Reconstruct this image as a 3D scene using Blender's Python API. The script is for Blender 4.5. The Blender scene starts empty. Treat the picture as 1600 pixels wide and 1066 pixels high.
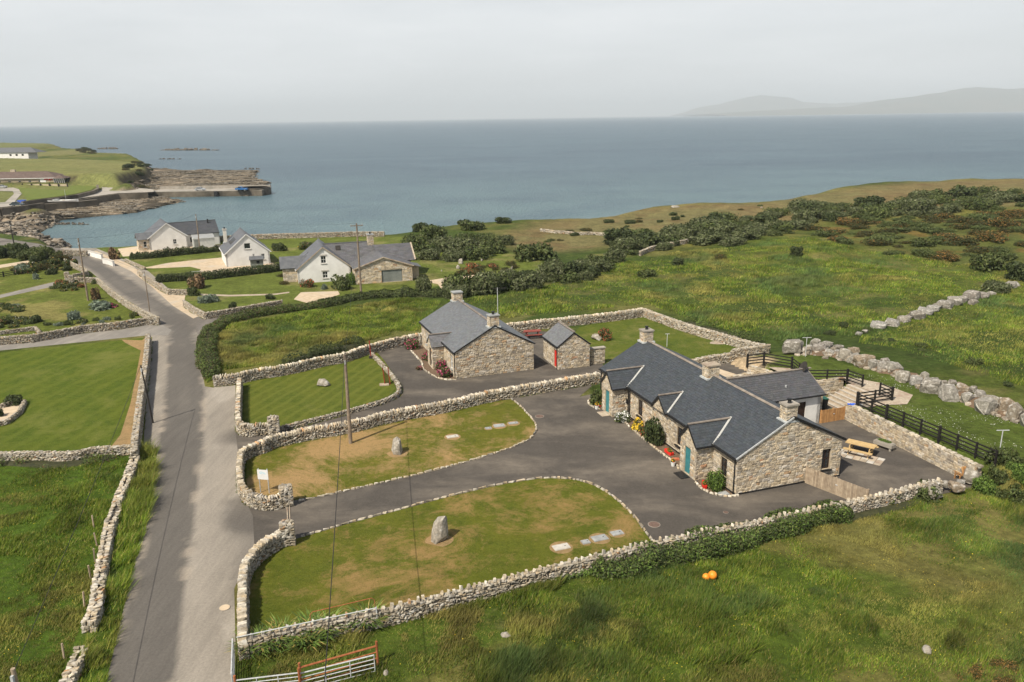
import bpy, bmesh, math, random
import numpy as np
from mathutils import Vector, Matrix
from mathutils.geometry import tessellate_polygon

S = bpy.context.scene
COL = S.collection
rng = np.random.default_rng(11)
random.seed(5)

# ------------------------------------------------------------------ camera
F_PX, PITCH, ROLL, CAM_H = 1244.0, math.atan(349 / 1244.0), 0.015, 25.0
cam_d = bpy.data.cameras.new("camera")
cam = bpy.data.objects.new("camera", cam_d)
COL.objects.link(cam)
cam_d.sensor_width = 36.0
cam_d.lens = F_PX / 1600.0 * 36.0
cam_d.clip_start = 0.5
cam_d.clip_end = 120000.0
cP, sP, cR, sR = math.cos(PITCH), math.sin(PITCH), math.cos(ROLL), math.sin(ROLL)
right, up, fwd = Vector((1, 0, 0)), Vector((0, sP, cP)), Vector((0, cP, -sP))
cx, cy = right * cR - up * sR, right * sR + up * cR
cam.matrix_world = Matrix(((cx.x, cy.x, -fwd.x, 0), (cx.y, cy.y, -fwd.y, 0), (cx.z, cy.z, -fwd.z, CAM_H), (0, 0, 0, 1)))
S.camera = cam

# ------------------------------------------------------------------ light
SUN_EL, SUN_AZ = math.radians(51), math.radians(220)      # azimuth clockwise from +Y
world = bpy.data.worlds.new("World")
S.world = world
world.use_nodes = True
wn, wl = world.node_tree.nodes, world.node_tree.links
wn.clear()
w_out = wn.new("ShaderNodeOutputWorld")
w_bg = wn.new("ShaderNodeBackground")
w_sky = wn.new("ShaderNodeTexSky")
w_sky.sky_type = 'NISHITA'
w_sky.sun_disc = False
w_sky.sun_elevation, w_sky.sun_rotation = SUN_EL, SUN_AZ
w_sky.altitude, w_sky.air_density, w_sky.dust_density, w_sky.ozone_density = 20, 1.0, 3.0, 1.0
w_bg.inputs["Strength"].default_value = 0.075
w_bg2 = wn.new("ShaderNodeBackground")                     # thin high cloud
w_bg2.inputs["Color"].default_value = (0.553, 0.568, 0.578, 1)
w_bg2.inputs["Strength"].default_value = 1.32
w_tc = wn.new("ShaderNodeTexCoord")
w_map = wn.new("ShaderNodeMapping")
w_map.inputs["Scale"].default_value = (1.2, 1.2, 7.0)
w_noise = wn.new("ShaderNodeTexNoise")
w_noise.inputs["Scale"].default_value = 2.2
w_noise.inputs["Detail"].default_value = 7
w_noise.inputs["Roughness"].default_value = 0.55
w_ramp = wn.new("ShaderNodeMapRange")
w_ramp.inputs[1].default_value, w_ramp.inputs[2].default_value = 0.36, 0.66
w_ramp.inputs[3].default_value, w_ramp.inputs[4].default_value = 0.80, 0.98
w_mix = wn.new("ShaderNodeMixShader")
wl.new(w_tc.outputs["Generated"], w_map.inputs[0]); wl.new(w_map.outputs[0], w_noise.inputs["Vector"])
w_sep = wn.new("ShaderNodeSeparateXYZ"); w_el = wn.new("ShaderNodeMapRange"); w_mul = wn.new("ShaderNodeMath"); w_mul.operation = 'MULTIPLY'
w_el.interpolation_type = 'SMOOTHSTEP'
for i_, v_ in enumerate((0.12, 0.60, 1.0, 0.16)): w_el.inputs[i_ + 1].default_value = v_     # the veil thins out overhead
wl.new(w_tc.outputs["Generated"], w_sep.inputs[0]); wl.new(w_sep.outputs[2], w_el.inputs[0])
wl.new(w_noise.outputs["Fac"], w_ramp.inputs[0]); wl.new(w_ramp.outputs[0], w_mul.inputs[0]); wl.new(w_el.outputs[0], w_mul.inputs[1]); wl.new(w_mul.outputs[0], w_mix.inputs[0])
wl.new(w_sky.outputs[0], w_bg.inputs[0])
wl.new(w_bg.outputs[0], w_mix.inputs[1]); wl.new(w_bg2.outputs[0], w_mix.inputs[2])
wl.new(w_mix.outputs[0], w_out.inputs["Surface"])

sun_d = bpy.data.lights.new("sun", 'SUN')
sun_d.energy, sun_d.angle, sun_d.color = 5.0, math.radians(0.5), (1.0, 0.915, 0.775)
sun = bpy.data.objects.new("sun", sun_d)
COL.objects.link(sun)
to_sun = Vector((math.sin(SUN_AZ) * math.cos(SUN_EL), math.cos(SUN_AZ) * math.cos(SUN_EL), math.sin(SUN_EL)))
sun.rotation_euler = to_sun.to_track_quat('Z', 'Y').to_euler()

S.render.engine = 'CYCLES'
S.view_settings.view_transform = 'Standard'
S.view_settings.look = 'None'
S.view_settings.exposure = 0.32
S.view_settings.gamma = 1.0
S.view_settings.use_curve_mapping = False
S.cycles.use_denoising = True
S.cycles.max_bounces = 4
S.cycles.diffuse_bounces = 2
S.cycles.glossy_bounces = 2
S.cycles.transparent_max_bounces = 4
S.cycles.volume_bounces = 0

# ------------------------------------------------------------------ image point -> place on a level plane
def at(px, py, z=0.0):
    u, v = (px - 800) / F_PX, (533 - py) / F_PX
    u2, v2 = u * cR + v * sR, -u * sR + v * cR
    d = (u2, cP + v2 * sP, -sP + v2 * cP)
    t = (z - CAM_H) / d[2]
    return (d[0] * t, d[1] * t, z)

GX, GY = math.cos(math.radians(18.6)), math.sin(math.radians(18.6))
H0 = at(1149, 773.5)
def HL(s, l, z=0.0):       # local frame of the main cottage: s across the gable, l along the house
    return (H0[0] + s * GX - l * GY, H0[1] + s * GY + l * GX, z)

# ------------------------------------------------------------------ numpy noise
def vnoise(x, y, scale, seed=0):
    x = np.asarray(x, float) / scale; y = np.asarray(y, float) / scale
    xi, yi = np.floor(x).astype(np.int64), np.floor(y).astype(np.int64)
    fx, fy = x - xi, y - yi
    fx, fy = fx * fx * (3 - 2 * fx), fy * fy * (3 - 2 * fy)
    def h(a, b):
        n = (a * 374761393 + b * 668265263 + seed * 1442695041) & 0x7fffffff
        n = ((n ^ (n >> 13)) * 1274126177) & 0x7fffffff
        return ((n ^ (n >> 16)) & 0xffff) / 65535.0
    a, b, c, d = h(xi, yi), h(xi + 1, yi), h(xi, yi + 1), h(xi + 1, yi + 1)
    return (a * (1 - fx) + b * fx) * (1 - fy) + (c * (1 - fx) + d * fx) * fy
def fbm(x, y, scale, seed=0, oct=4):
    r, a, t = 0, 1.0, 0
    for k in range(oct):
        r = r + a * vnoise(x, y, scale / 2 ** k, seed + k * 17); t += a; a *= .5
    return r / t
def sstep(t):
    t = np.clip(t, 0, 1); return t * t * (3 - 2 * t)
def sd_poly(x, y, poly):   # signed distance, positive inside
    P = np.array([p[:2] for p in poly], float)
    x = np.atleast_1d(np.asarray(x, float)); y = np.atleast_1d(np.asarray(y, float))
    best = np.full(x.shape, 1e18); inside = np.zeros(x.shape, bool)
    for i in range(len(P)):
        a, b = P[i], P[(i + 1) % len(P)]
        e = b - a; wx, wy = x - a[0], y - a[1]
        t = np.clip((wx * e[0] + wy * e[1]) / (e @ e + 1e-12), 0, 1)
        dx, dy = wx - e[0] * t, wy - e[1] * t
        best = np.minimum(best, dx * dx + dy * dy)
        c = ((a[1] <= y) & (b[1] > y)) | ((b[1] <= y) & (a[1] > y))
        with np.errstate(divide='ignore', invalid='ignore'):
            xc = a[0] + (y - a[1]) / (b[1] - a[1] + 1e-30) * (b[0] - a[0])
        inside ^= c & (x < xc)
    return np.where(inside, 1, -1) * np.sqrt(best)

# ------------------------------------------------------------------ terrain
SEA = -5.5
def push(p, d):            # a point d metres farther from the camera
    r = math.hypot(p[0], p[1]); return (p[0] * (r + d) / r, p[1] * (r + d) / r)
LAND = [(900, -60), (900, 330), push(at(1600, 281, 3), 12), push(at(1500, 278, 3), 12), push(at(1400, 284, 3), 12),
        push(at(1330, 291, 2.5), 10), push(at(1190, 315, 1), 9), push(at(1100, 321, .5), 9), push(at(1000, 327, 0), 9),
        push(at(930, 337), 9), push(at(840, 346), 9), push(at(760, 349), 9), push(at(700, 351), 8), push(at(640, 360), 8),
        push(at(600, 365), 6), push(at(500, 365), 6), push(at(395, 366), 6), push(at(340, 369.5), 4), push(at(215, 379.5), 3), push(at(150, 382), 3), push(at(122, 384.5), 5), at(104, 381, SEA), at(79, 378, SEA),
        at(62, 367, SEA), at(85, 352, SEA), at(105, 344, SEA), at(163, 338, SEA), at(215, 333, SEA), at(250, 324, SEA), at(288, 315.5, SEA),
        at(270, 311, SEA), at(231, 309, SEA), at(236, 300, SEA), at(380, 293, SEA), at(402, 284, SEA), at(375, 279, SEA), at(405, 268, SEA), at(300, 267.5, SEA), at(243, 264, SEA),
        at(238, 262, SEA), at(215, 249.5, SEA), at(160, 247, SEA), at(152, 244.5, SEA), at(149, 242.5, SEA), at(143, 240.5, SEA), at(125, 240, SEA), at(98, 237, SEA), at(92, 234, SEA), at(90, 231.5, SEA), at(82, 230, SEA),
        (-1400, 1500), (-1800, 1200), (-900, -60)]
HEAD1 = [at(-400, 249, 3), at(0, 246, 3), at(105, 246.5, 3), at(197, 249.5, 3), at(222, 251.5, 3), at(234, 256, 3), at(231, 262, 2.6), at(205, 267, 2.6), at(181, 277, 2), at(147, 275, 2), at(102, 274, 2), at(0, 276, 2), at(-400, 280, 2)]
HEAD2 = [at(-500, 240, 3), at(60, 238, 1.5), at(97, 235.5, 1), at(138, 233.3, .5), at(144, 237, .5), at(120, 243, 0), at(0, 245, 2), at(-500, 249, 3)]
HEAD3 = [at(-500, 222, 8), at(0, 221.5, 5), at(47, 221.7, 5), at(87, 225.5, 3), at(85, 231, 0), at(0, 235, 2), at(-500, 240, 2)]
LOWROCK = [at(231, 309, SEA), at(290, 314, SEA), at(215, 333, SEA), at(163, 338, SEA), at(105, 342, SEA), at(0, 352, SEA), at(-60, 345, SEA), at(-60, 333, -4), at(67, 322, -4), at(120, 318, -4), at(180, 309, -5)]
LOWROCK2 = [at(240, 262, SEA), at(300, 266, SEA), at(410, 266, SEA), at(400, 279, SEA), at(425, 284, SEA), at(425, 302, SEA), at(231, 307, SEA), at(195, 300, SEA), at(192, 288, SEA), at(205, 276, SEA)]
BEACH = [at(0, 352, SEA), at(85, 350, SEA), at(60, 366, SEA), at(79, 379, SEA), at(113, 382, SEA), at(105, 386, -3), at(40, 378, -3), at(0, 372, -3), at(-200, 366, -2), at(-200, 345, -4)]
HARBOUR = [at(-300, 290, -1.5), at(0, 290, -1.5), at(100, 288, -1.5), at(175, 285, -2), at(190, 295, -3), at(180, 302, -3), at(113, 314, -3), at(67, 320, -3), at(0, 325, -3), at(-300, 330, -3)]
NOTCH = [HL(17, 9), HL(17, 14.2), HL(20.9, 14.2), HL(20.9, 9)]

def hgt(x, y):
    x = np.atleast_1d(np.asarray(x, float)); y = np.atleast_1d(np.asarray(y, float))
    dx, dy = x - H0[0], y - H0[1]
    s, l = dx * GX + dy * GY, -dx * GY + dy * GX
    base = 1.3 * sstep((s - 17.0) / 0.35) * sstep((29.5 - l) / 9.0) * sstep((l + 13) / 7.0)
    base = base * (1 - sstep((sd_poly(x, y, NOTCH) + .2) / .4))
    far = sstep((np.hypot(x + 5, y - 60) - 62) / 40) * sstep((x + 12) / 25)
    base = base + far * (fbm(x, y, 26, 3, 3) - .42) * 2.6
    base = base + 2.6 * sstep((x - 25) / 110) * sstep((y - 95) / 110)
    rough = sstep((-l - 5.8) / 2.5) * sstep((x + 12) / 6)
    base = base + rough * (fbm(x, y, 5, 9, 3) - .4) * .55
    sd = sd_poly(x, y, LAND)
    h = -9.0 + (base + 9.0) * sstep((sd + 3) / 11.0)
    def area(h, poly, z, w):
        return h + (z - h) * sstep((sd_poly(x, y, poly) + w * .5) / w)
    h = area(h, HARBOUR, -2.4, 8)
    rock = (fbm(x, y, 9, 21, 4) - .5) * 1.9
    h = area(h, BEACH, -4.0 + rock * .6, 16)
    h = area(h, LOWROCK, -4.9 + rock * .8, 10)
    h = area(h, LOWROCK2, -4.95 + rock * .9, 10)
    fld = fbm(x, y, 60, 5, 3) - .5
    h = area(h, HEAD1, 2.6 + fld, 7)
    h = area(h, HEAD2, 1.2 + fld, 12)
    h = area(h, HEAD3, 4.0 + fld * 2, 20)
    return h
def hz(x, y): return float(hgt(x, y)[0])
def on(px, py, dz=0.0):    # where the line of sight meets the terrain
    z = 0.0
    for _ in range(7):
        p = at(px, py, z); z = hz(p[0], p[1])
    return (p[0], p[1], z + dz)

# ------------------------------------------------------------------ materials
def new_mat(name):
    m = bpy.data.materials.new(name); m.use_nodes = True
    nt = m.node_tree; b = nt.nodes["Principled BSDF"]
    return m, nt, b
def N(nt, t, **kw):
    n = nt.nodes.new(t)
    for k, v in kw.items():
        if k.startswith('i_'): n.inputs[k[2:].replace('_', ' ')].default_value = v
        else: setattr(n, k, v)
    return n
def mixc(nt, fac, a, b, mode='MIX'):
    n = nt.nodes.new("ShaderNodeMix"); n.data_type = 'RGBA'; n.blend_type = mode
    for s, v in ((0, fac), (6, a), (7, b)):
        if hasattr(v, 'is_output') or hasattr(v, 'links'): nt.links.new(v, n.inputs[s])
        elif s == 0: n.inputs[0].default_value = v
        else: n.inputs[s].default_value = (v[0], v[1], v[2], 1)
    return n.outputs[2]
def noise(nt, scale, detail=4, rough=.55, vec=None, dist=0.0):
    n = nt.nodes.new("ShaderNodeTexNoise"); n.inputs["Scale"].default_value = scale
    n.inputs["Detail"].default_value = detail; n.inputs["Roughness"].default_value = rough; n.inputs["Distortion"].default_value = dist
    if vec is None:
        g = nt.nodes.new("ShaderNodeNewGeometry"); vec = g.outputs["Position"]
    nt.links.new(vec, n.inputs["Vector"])
    return n.outputs["Fac"]
def rng_(nt, src, a, b, c=0.0, d=1.0):
    n = nt.nodes.new("ShaderNodeMapRange"); nt.links.new(src, n.inputs[0])
    for i, v in enumerate((a, b, c, d)): n.inputs[i + 1].default_value = v
    return n.outputs[0]
def stretched(nt, sx, sy, sz, rotz=0.0):
    g = nt.nodes.new("ShaderNodeNewGeometry"); m = nt.nodes.new("ShaderNodeMapping")
    m.inputs["Scale"].default_value = (sx, sy, sz); m.inputs["Rotation"].default_value = (0, 0, rotz)
    nt.links.new(g.outputs["Position"], m.inputs[0]); return m.outputs[0]
def bump(nt, b, src, strength, dist=0.02):
    n = nt.nodes.new("ShaderNodeBump"); n.inputs["Strength"].default_value = strength; n.inputs["Distance"].default_value = dist
    nt.links.new(src, n.inputs["Height"]); nt.links.new(n.outputs[0], b.inputs["Normal"])

def mat_var(name, c1, c2, scale=3.0, rough=.85, bmp=.3, bd=.01, c3=None, s3=.4, spec=.3, lo=.35, hi=.65, detail=5, vary=0.06):
    m, nt, b = new_mat(name)
    col = mixc(nt, rng_(nt, noise(nt, scale, detail), lo, hi), c1, c2)
    if c3: col = mixc(nt, rng_(nt, noise(nt, s3, 4), .5, .68), col, c3)
    oi = nt.nodes.new("ShaderNodeObjectInfo"); vv = nt.nodes.new("ShaderNodeVectorMath"); vv.operation = 'SCALE'
    nt.links.new(col, vv.inputs[0]); nt.links.new(rng_(nt, oi.outputs["Random"], 0, 1, 1 - vary, 1 + vary), vv.inputs[3])
    nt.links.new(vv.outputs[0], b.inputs["Base Color"])
    b.inputs["Roughness"].default_value = rough; b.inputs["Specular IOR Level"].default_value = spec
    if bmp: bump(nt, b, noise(nt, scale * 3, 4), bmp, bd)
    return m
def mat_attr(name, scale=6.0, amp=.35, rough=.85, bmp=.4, bd=.01, spec=.25, trans=0.0, stain=None, ss=1.0):
    m, nt, b = new_mat(name)
    a = nt.nodes.new("ShaderNodeAttribute"); a.attribute_name = "Col"
    f = rng_(nt, noise(nt, scale, 5), .25, .75, 1 - amp, 1 + amp)
    v = nt.nodes.new("ShaderNodeVectorMath"); v.operation = 'SCALE'
    nt.links.new(a.outputs["Color"], v.inputs[0]); nt.links.new(f, v.inputs[3])
    col = v.outputs[0]
    if stain: col = mixc(nt, rng_(nt, noise(nt, ss, 5), .52, .7, 0, .8), col, stain)
    nt.links.new(col, b.inputs["Base Color"])
    b.inputs["Roughness"].default_value = rough; b.inputs["Specular IOR Level"].default_value = spec
    if bmp: bump(nt, b, noise(nt, scale * 2, 4), bmp, bd)
    if trans:
        t = nt.nodes.new("ShaderNodeBsdfTranslucent"); nt.links.new(col, t.inputs[0])
        mx = nt.nodes.new("ShaderNodeMixShader"); mx.inputs[0].default_value = trans
        nt.links.new(b.outputs[0], mx.inputs[1]); nt.links.new(t.outputs[0], mx.inputs[2])
        nt.links.new(mx.outputs[0], nt.nodes["Material Output"].inputs[0])
    return m

M = {}
M['stone'] = mat_attr('rubble_stone', 5, .38, .9, .5, .015, stain=(.44, .40, .33), ss=1.9)
M['mortar'] = mat_var('lime_mortar', (.34, .285, .205), (.44, .375, .28), 2.5, bmp=.4)
M['buff'] = mat_var('buff_render', (.36, .30, .20), (.44, .37, .26), 1, bmp=.1)
M['dry'] = mat_attr('field_stone', 7, .45, .92, .6, .02, stain=(.50, .48, .44), ss=3.1)
M['dark_core'] = mat_var('wall_heart', (.05, .043, .035), (.10, .09, .07), 4)
M['slate'] = mat_attr('roof_slate', 5, .22, .55, .25, .004, spec=.4)
M['slate_plain'] = mat_var('far_slate', (.085, .09, .098), (.12, .125, .13), 1.5, .6, .2)
M['ridge'] = mat_var('ridge_tile', (.16, .135, .115), (.25, .215, .18), 2)
M['lead'] = mat_var('lead_flashing', (.34, .36, .36), (.46, .48, .48), 3, .5, .1)
M['valley'] = mat_var('pale_valley', (.36, .36, .34), (.44, .44, .42), 3, .5, .1)
M['black'] = mat_var('black_plastic', (.012, .012, .013), (.02, .02, .02), 5, .45, 0)
M['black_timber'] = mat_var('black_stained_timber', (.010, .009, .008), (.02, .018, .016), 8, .7, .3)
M['teal'] = mat_var('teal_paint', (.035, .17, .19), (.05, .21, .23), 3, .45, .1)
M['red'] = mat_var('red_paint', (.50, .02, .015), (.6, .03, .02), 3, .45, .1)
M['dark_frame'] = mat_var('dark_window_timber', (.028, .015, .010), (.04, .022, .014), 6, .5, .1)
M['white'] = mat_var('white_render', (.60, .59, .56), (.70, .69, .66), .8, .85, .15)
M['cream'] = mat_var('cream_render', (.55, .53, .47), (.64, .62, .56), .8, .85, .15)
M['white_paint'] = mat_var('white_paint', (.62, .62, .60), (.68, .68, .66), 5, .5, 0)
M['timber'] = mat_var('pale_timber', (.33, .215, .115), (.45, .31, .18), 4, .75, .3, vary=.2)
M['timber_orange'] = mat_var('orange_timber', (.33, .17, .065), (.43, .24, .10), 4, .7, .3, vary=.2)
M['timber_grey'] = mat_var('weathered_timber', (.26, .20, .14), (.36, .29, .21), 4, .85, .3, vary=.2)
M['table'] = mat_var('new_pine', (.42, .29, .13), (.52, .37, .18), 5, .7, .2)
M['red_table'] = mat_var('red_stained_timber', (.20, .045, .035), (.27, .07, .05), 5, .7, .2)
M['pole'] = mat_var('pole_timber', (.15, .115, .085), (.24, .19, .14), 3, .9, .3)
M['pole_dark'] = mat_var('tarred_pole', (.02, .018, .016), (.04, .035, .03), 3, .8, .3)
M['steel'] = mat_var('galvanised_steel', (.36, .37, .37), (.48, .49, .49), 6, .45, .1)
M['rust'] = mat_var('rusty_steel', (.22, .07, .025), (.33, .12, .05), 7, .85, .3)
M['rust_red'] = mat_var('rust_red_iron', (.16, .015, .01), (.28, .035, .02), 7, .8, .3)
M['wire'] = mat_var('wire', (.015, .015, .015), (.02, .02, .02), 3, .6, 0)
M['slab'] = mat_var('concrete_slab', (.24, .25, .25), (.33, .34, .335), 4, .8, .2)
M['slab_pale'] = mat_var('pale_slab', (.38, .36, .32), (.50, .47, .42), 4, .8, .2)
M['paving'] = mat_var('sandstone_paving', (.32, .265, .20), (.43, .365, .28), 3, .85, .2, c3=(.29, .21, .16), s3=1.2, vary=.12)
M['concrete'] = mat_var('old_concrete', (.26, .235, .20), (.36, .33, .285), .7, .9, .3, c3=(.2, .19, .16), s3=.2)
M['gravel'] = mat_var('sandy_gravel', (.40, .315, .215), (.52, .42, .30), 1.3, .95, .5, .02, c3=(.44, .38, .30), s3=.3)
M['soil'] = mat_var('soil', (.09, .06, .04), (.16, .11, .07), 4, .95, .5)
M['grey_door'] = mat_var('grey_shutter', (.13, .145, .14), (.20, .215, .20), 1.0, .5, .1)
M['tin'] = mat_var('corrugated_tin', (.38, .40, .39), (.48, .50, .48), 2, .5, .1)
M['green_box'] = mat_var('grey_green_timber', (.115, .135, .12), (.16, .18, .16), 3, .7, .1)
M['orange'] = mat_var('orange_buoy', (.75, .22, .015), (.8, .28, .03), 3, .4, 0)
M['blue'] = mat_var('blue_plastic', (.03, .10, .55), (.05, .14, .6), 3, .4, 0)
M['brown_roof'] = mat_var('brown_tiles', (.085, .06, .05), (.13, .095, .08), 1, .8, .2)
M['terracotta'] = mat_var('terracotta', (.36, .10, .05), (.45, .15, .08), 5, .7, .1)
m, nt, b = new_mat('window_glass'); b.inputs["Base Color"].default_value = (.02, .024, .028, 1); b.inputs["Roughness"].default_value = .06; b.inputs["Specular IOR Level"].default_value = .8
M['glass'] = m
m, nt, b = new_mat('car_paint_silver'); b.inputs["Base Color"].default_value = (.5, .52, .54, 1); b.inputs["Metallic"].default_value = .5; b.inputs["Roughness"].default_value = .3
M['car_silver'] = m
m, nt, b = new_mat('car_paint_dark'); b.inputs["Base Color"].default_value = (.06, .08, .09, 1); b.inputs["Roughness"].default_value = .25
M['car_dark'] = m
m, nt, b = new_mat('car_paint_blue'); b.inputs["Base Color"].default_value = (.02, .12, .32, 1); b.inputs["Roughness"].default_value = .3
M['car_blue'] = m
M['leaf'] = mat_attr('leaves', 1.5, .25, .65, 0, spec=.3, trans=.22)
M['blade'] = mat_attr('grass_blades', .8, .2, .7, 0, spec=.2, trans=.25)

def asphalt(name, dark, light, patch, patch_scale, patch_lo=.5, patch_hi=.7, rotz=0.0, streak=(1.0, .16)):
    m, nt, b = new_mat(name)
    col = mixc(nt, rng_(nt, noise(nt, 6, 7, .85), .34, .66), dark, light)
    col = mixc(nt, rng_(nt, noise(nt, .35, 6, .6), .42, .62, 0, .55), col, light)
    st = noise(nt, patch_scale, 7, .62, stretched(nt, streak[0], streak[1], 1, rotz), .4)
    col = mixc(nt, rng_(nt, st, patch_lo, patch_hi, 0, .85), col, patch)
    scuff = noise(nt, 2.3, 9, .9); col = mixc(nt, rng_(nt, scuff, .575, .66, 0, .45), col, patch)
    crack = noise(nt, 1.1, 8, .75)
    col = mixc(nt, rng_(nt, crack, .485, .5, 0, .18), col, tuple(c * .8 for c in dark))
    nt.links.new(col, b.inputs["Base Color"]); b.inputs["Roughness"].default_value = .9; b.inputs["Specular IOR Level"].default_value = .25
    bump(nt, b, noise(nt, 30, 3), .4, .006)
    return m
M['drive'] = asphalt('driveway_asphalt', (.050, .044, .038), (.088, .078, .067), (.170, .146, .118), .26, .46, .70, .5, (.5, 1.0))
M['road'] = asphalt('road_asphalt', (.105, .094, .083), (.150, .136, .121), (.225, .205, .18), .45, .48, .68, .22)
M['apron'] = asphalt('worn_road_edge', (.20, .178, .150), (.265, .24, .205), (.39, .35, .295), .33, .47, .68, .12, (1.0, .35))
M['lane'] = asphalt('lane_asphalt', (.17, .157, .14), (.22, .205, .182), (.30, .275, .24), .5, .5, .7, -1.45)

def lawn_mat(name, g1, g2, dry, amount, scale=.22, stripes=None, fine=16, dry2=None, spots=()):
    m, nt, b = new_mat(name)
    col = mixc(nt, rng_(nt, noise(nt, 5.5, 6, .85), .36, .64), g1, g2)
    col = mixc(nt, rng_(nt, noise(nt, 1.5, 6, .8), .42, .62, 0, .65), col, tuple(c * .68 for c in g1))
    col = mixc(nt, rng_(nt, noise(nt, .35, 5, .7), .42, .62, 0, .5), col, (g2[0] * 1.15, g2[1] * 1.02, g2[2]))
    if stripes:
        w = nt.nodes.new("ShaderNodeTexWave"); w.inputs["Scale"].default_value = stripes[0]; w.inputs["Distortion"].default_value = 2.6
        w.inputs["Detail"].default_value = 4; w.inputs["Detail Scale"].default_value = 1.3
        nt.links.new(stretched(nt, 1, 1, 1, stripes[1]), w.inputs["Vector"])
        col = mixc(nt, rng_(nt, w.outputs["Fac"], .5, .98, 0, stripes[2]), col, (g2[0] * 1.3, g2[1] * 1.15, g2[2] * 1.4))
    big = noise(nt, scale, 10, .80, None, .5)
    for (sx_, sy_, r_, w_) in spots:       # worn or lusher places in the turf
        g_ = nt.nodes.new("ShaderNodeNewGeometry"); ds = nt.nodes.new("ShaderNodeVectorMath"); ds.operation = 'DISTANCE'; ds.inputs[1].default_value = (sx_, sy_, 0); nt.links.new(g_.outputs["Position"], ds.inputs[0])
        ad_ = nt.nodes.new("ShaderNodeMath"); ad_.operation = 'ADD'; nt.links.new(big, ad_.inputs[0]); nt.links.new(rng_(nt, ds.outputs["Value"], r_ * .25, r_, w_, 0), ad_.inputs[1]); big = ad_.outputs[0]
    col = mixc(nt, rng_(nt, big, .60 - amount, .71 - amount, 0, .88), col, dry)
    if dry2: col = mixc(nt, rng_(nt, noise(nt, scale * 3.2, 9, .82), .52, .60, 0, .7), col, dry2)
    sp = noise(nt, 3.6, 7, .9)
    col = mixc(nt, rng_(nt, sp, .53, .63, 0, .6), col, tuple(c * .62 for c in g1))
    sp2 = noise(nt, 9, 4, .8)
    col = mixc(nt, rng_(nt, sp2, .58, .7, 0, .4), col, tuple(min(.5, c * 1.5 + .02) for c in g2))
    nt.links.new(col, b.inputs["Base Color"]); b.inputs["Roughness"].default_value = .95; b.inputs["Specular IOR Level"].default_value = .1
    bump(nt, b, noise(nt, 7, 7, .85), 1.0, .09)
    return m
M['lawn_left'] = lawn_mat('mown_lawn', (.058, .092, .010), (.098, .128, .016), (.14, .15, .035), .09, .10, (.17, .12, .34))
M['lawn_small'] = lawn_mat('striped_lawn', (.068, .095, .012), (.108, .130, .020), (.15, .15, .04), .03, .2, (.26, .30, .5))
M['lawn_dry'] = lawn_mat('dry_lawn', (.078, .096, .011), (.130, .132, .020), (.35, .225, .105), .095, .13, None, 16, (.25, .175, .075), [at(500, 725)[:2] + (6.5, .08), at(640, 712)[:2] + (5.5, .07), at(430, 765)[:2] + (3.5, .08), at(690, 665)[:2] + (5, .06), at(560, 690)[:2] + (4, .08), at(800, 660)[:2] + (6, -.07), at(405, 725)[:2] + (3, -.14)])
M['lawn_low'] = lawn_mat('patchy_lawn', (.070, .094, .010), (.118, .128, .017), (.29, .185, .075), .075, .14, None, 16, (.20, .145, .048), [at(700, 868)[:2] + (4.2, .07), at(520, 915)[:2] + (4, .07), at(650, 915)[:2] + (3.5, .05), at(860, 800)[:2] + (4.5, .05), at(800, 885)[:2] + (3, .07), at(980, 820)[:2] + (2.5, .10), at(440, 880)[:2] + (5, -.10), at(430, 950)[:2] + (4, -.06)])
M['lawn_rear'] = lawn_mat('rear_lawn', (.060, .092, .012), (.105, .128, .021), (.15, .145, .042), .09, .3)
M['dead_grass'] = lawn_mat('dead_grass', (.26, .18, .085), (.34, .24, .12), (.16, .13, .05), .03, .8)

m, nt, b = new_mat('terrain')
a = nt.nodes.new("ShaderNodeAttribute"); a.attribute_name = "Col"
f = rng_(nt, noise(nt, 1.5, 9, .85), .3, .7, .40, 1.62)
f2 = rng_(nt, noise(nt, .28, 7, .75), .3, .7, .62, 1.4)
mm = nt.nodes.new("ShaderNodeMath"); mm.operation = 'MULTIPLY'; nt.links.new(f, mm.inputs[0]); nt.links.new(f2, mm.inputs[1])
v = nt.nodes.new("ShaderNodeVectorMath"); v.operation = 'SCALE'; nt.links.new(a.outputs["Color"], v.inputs[0]); nt.links.new(mm.outputs[0], v.inputs[3])
straw = rng_(nt, noise(nt, .9, 6, .75), .56, .72, 0, .35)
col = mixc(nt, straw, v.outputs[0], (.23, .19, .085))
nt.links.new(col, b.inputs["Base Color"]); b.inputs["Roughness"].default_value = .95; b.inputs["Specular IOR Level"].default_value = .1
bump(nt, b, noise(nt, 2.6, 8, .75), 1.0, .28)
M['terrain'] = m

m, nt, b = new_mat('sea_water')
big = noise(nt, .006, 5, .6, stretched(nt, 1, 2.2, 1, .2), .6)
sp_ = nt.nodes.new("ShaderNodeSeparateXYZ"); g_ = nt.nodes.new("ShaderNodeNewGeometry"); nt.links.new(g_.outputs["Position"], sp_.inputs[0])
near = rng_(nt, sp_.outputs[1], 170, 520, 0, 1)
c_ = mixc(nt, rng_(nt, big, .35, .65), (.082, .138, .175), (.050, .092, .128))
c_ = mixc(nt, rng_(nt, noise(nt, .22, 6, .8, stretched(nt, 1.6, .6, 1, .35)), .38, .62, 0, .5), c_, (.022, .050, .064))
c_ = mixc(nt, near, mixc(nt, rng_(nt, noise(nt, .03, 4), .4, .65), (.120, .195, .205), (.078, .135, .158)), c_)
nt.links.new(c_, b.inputs["Base Color"]); b.inputs["Roughness"].default_value = .32; b.inputs["IOR"].default_value = 1.33; b.inputs["Specular IOR Level"].default_value = .38
wv = noise(nt, .55, 5, .7, stretched(nt, 1.5, .7, 1, .35), .3)
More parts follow.
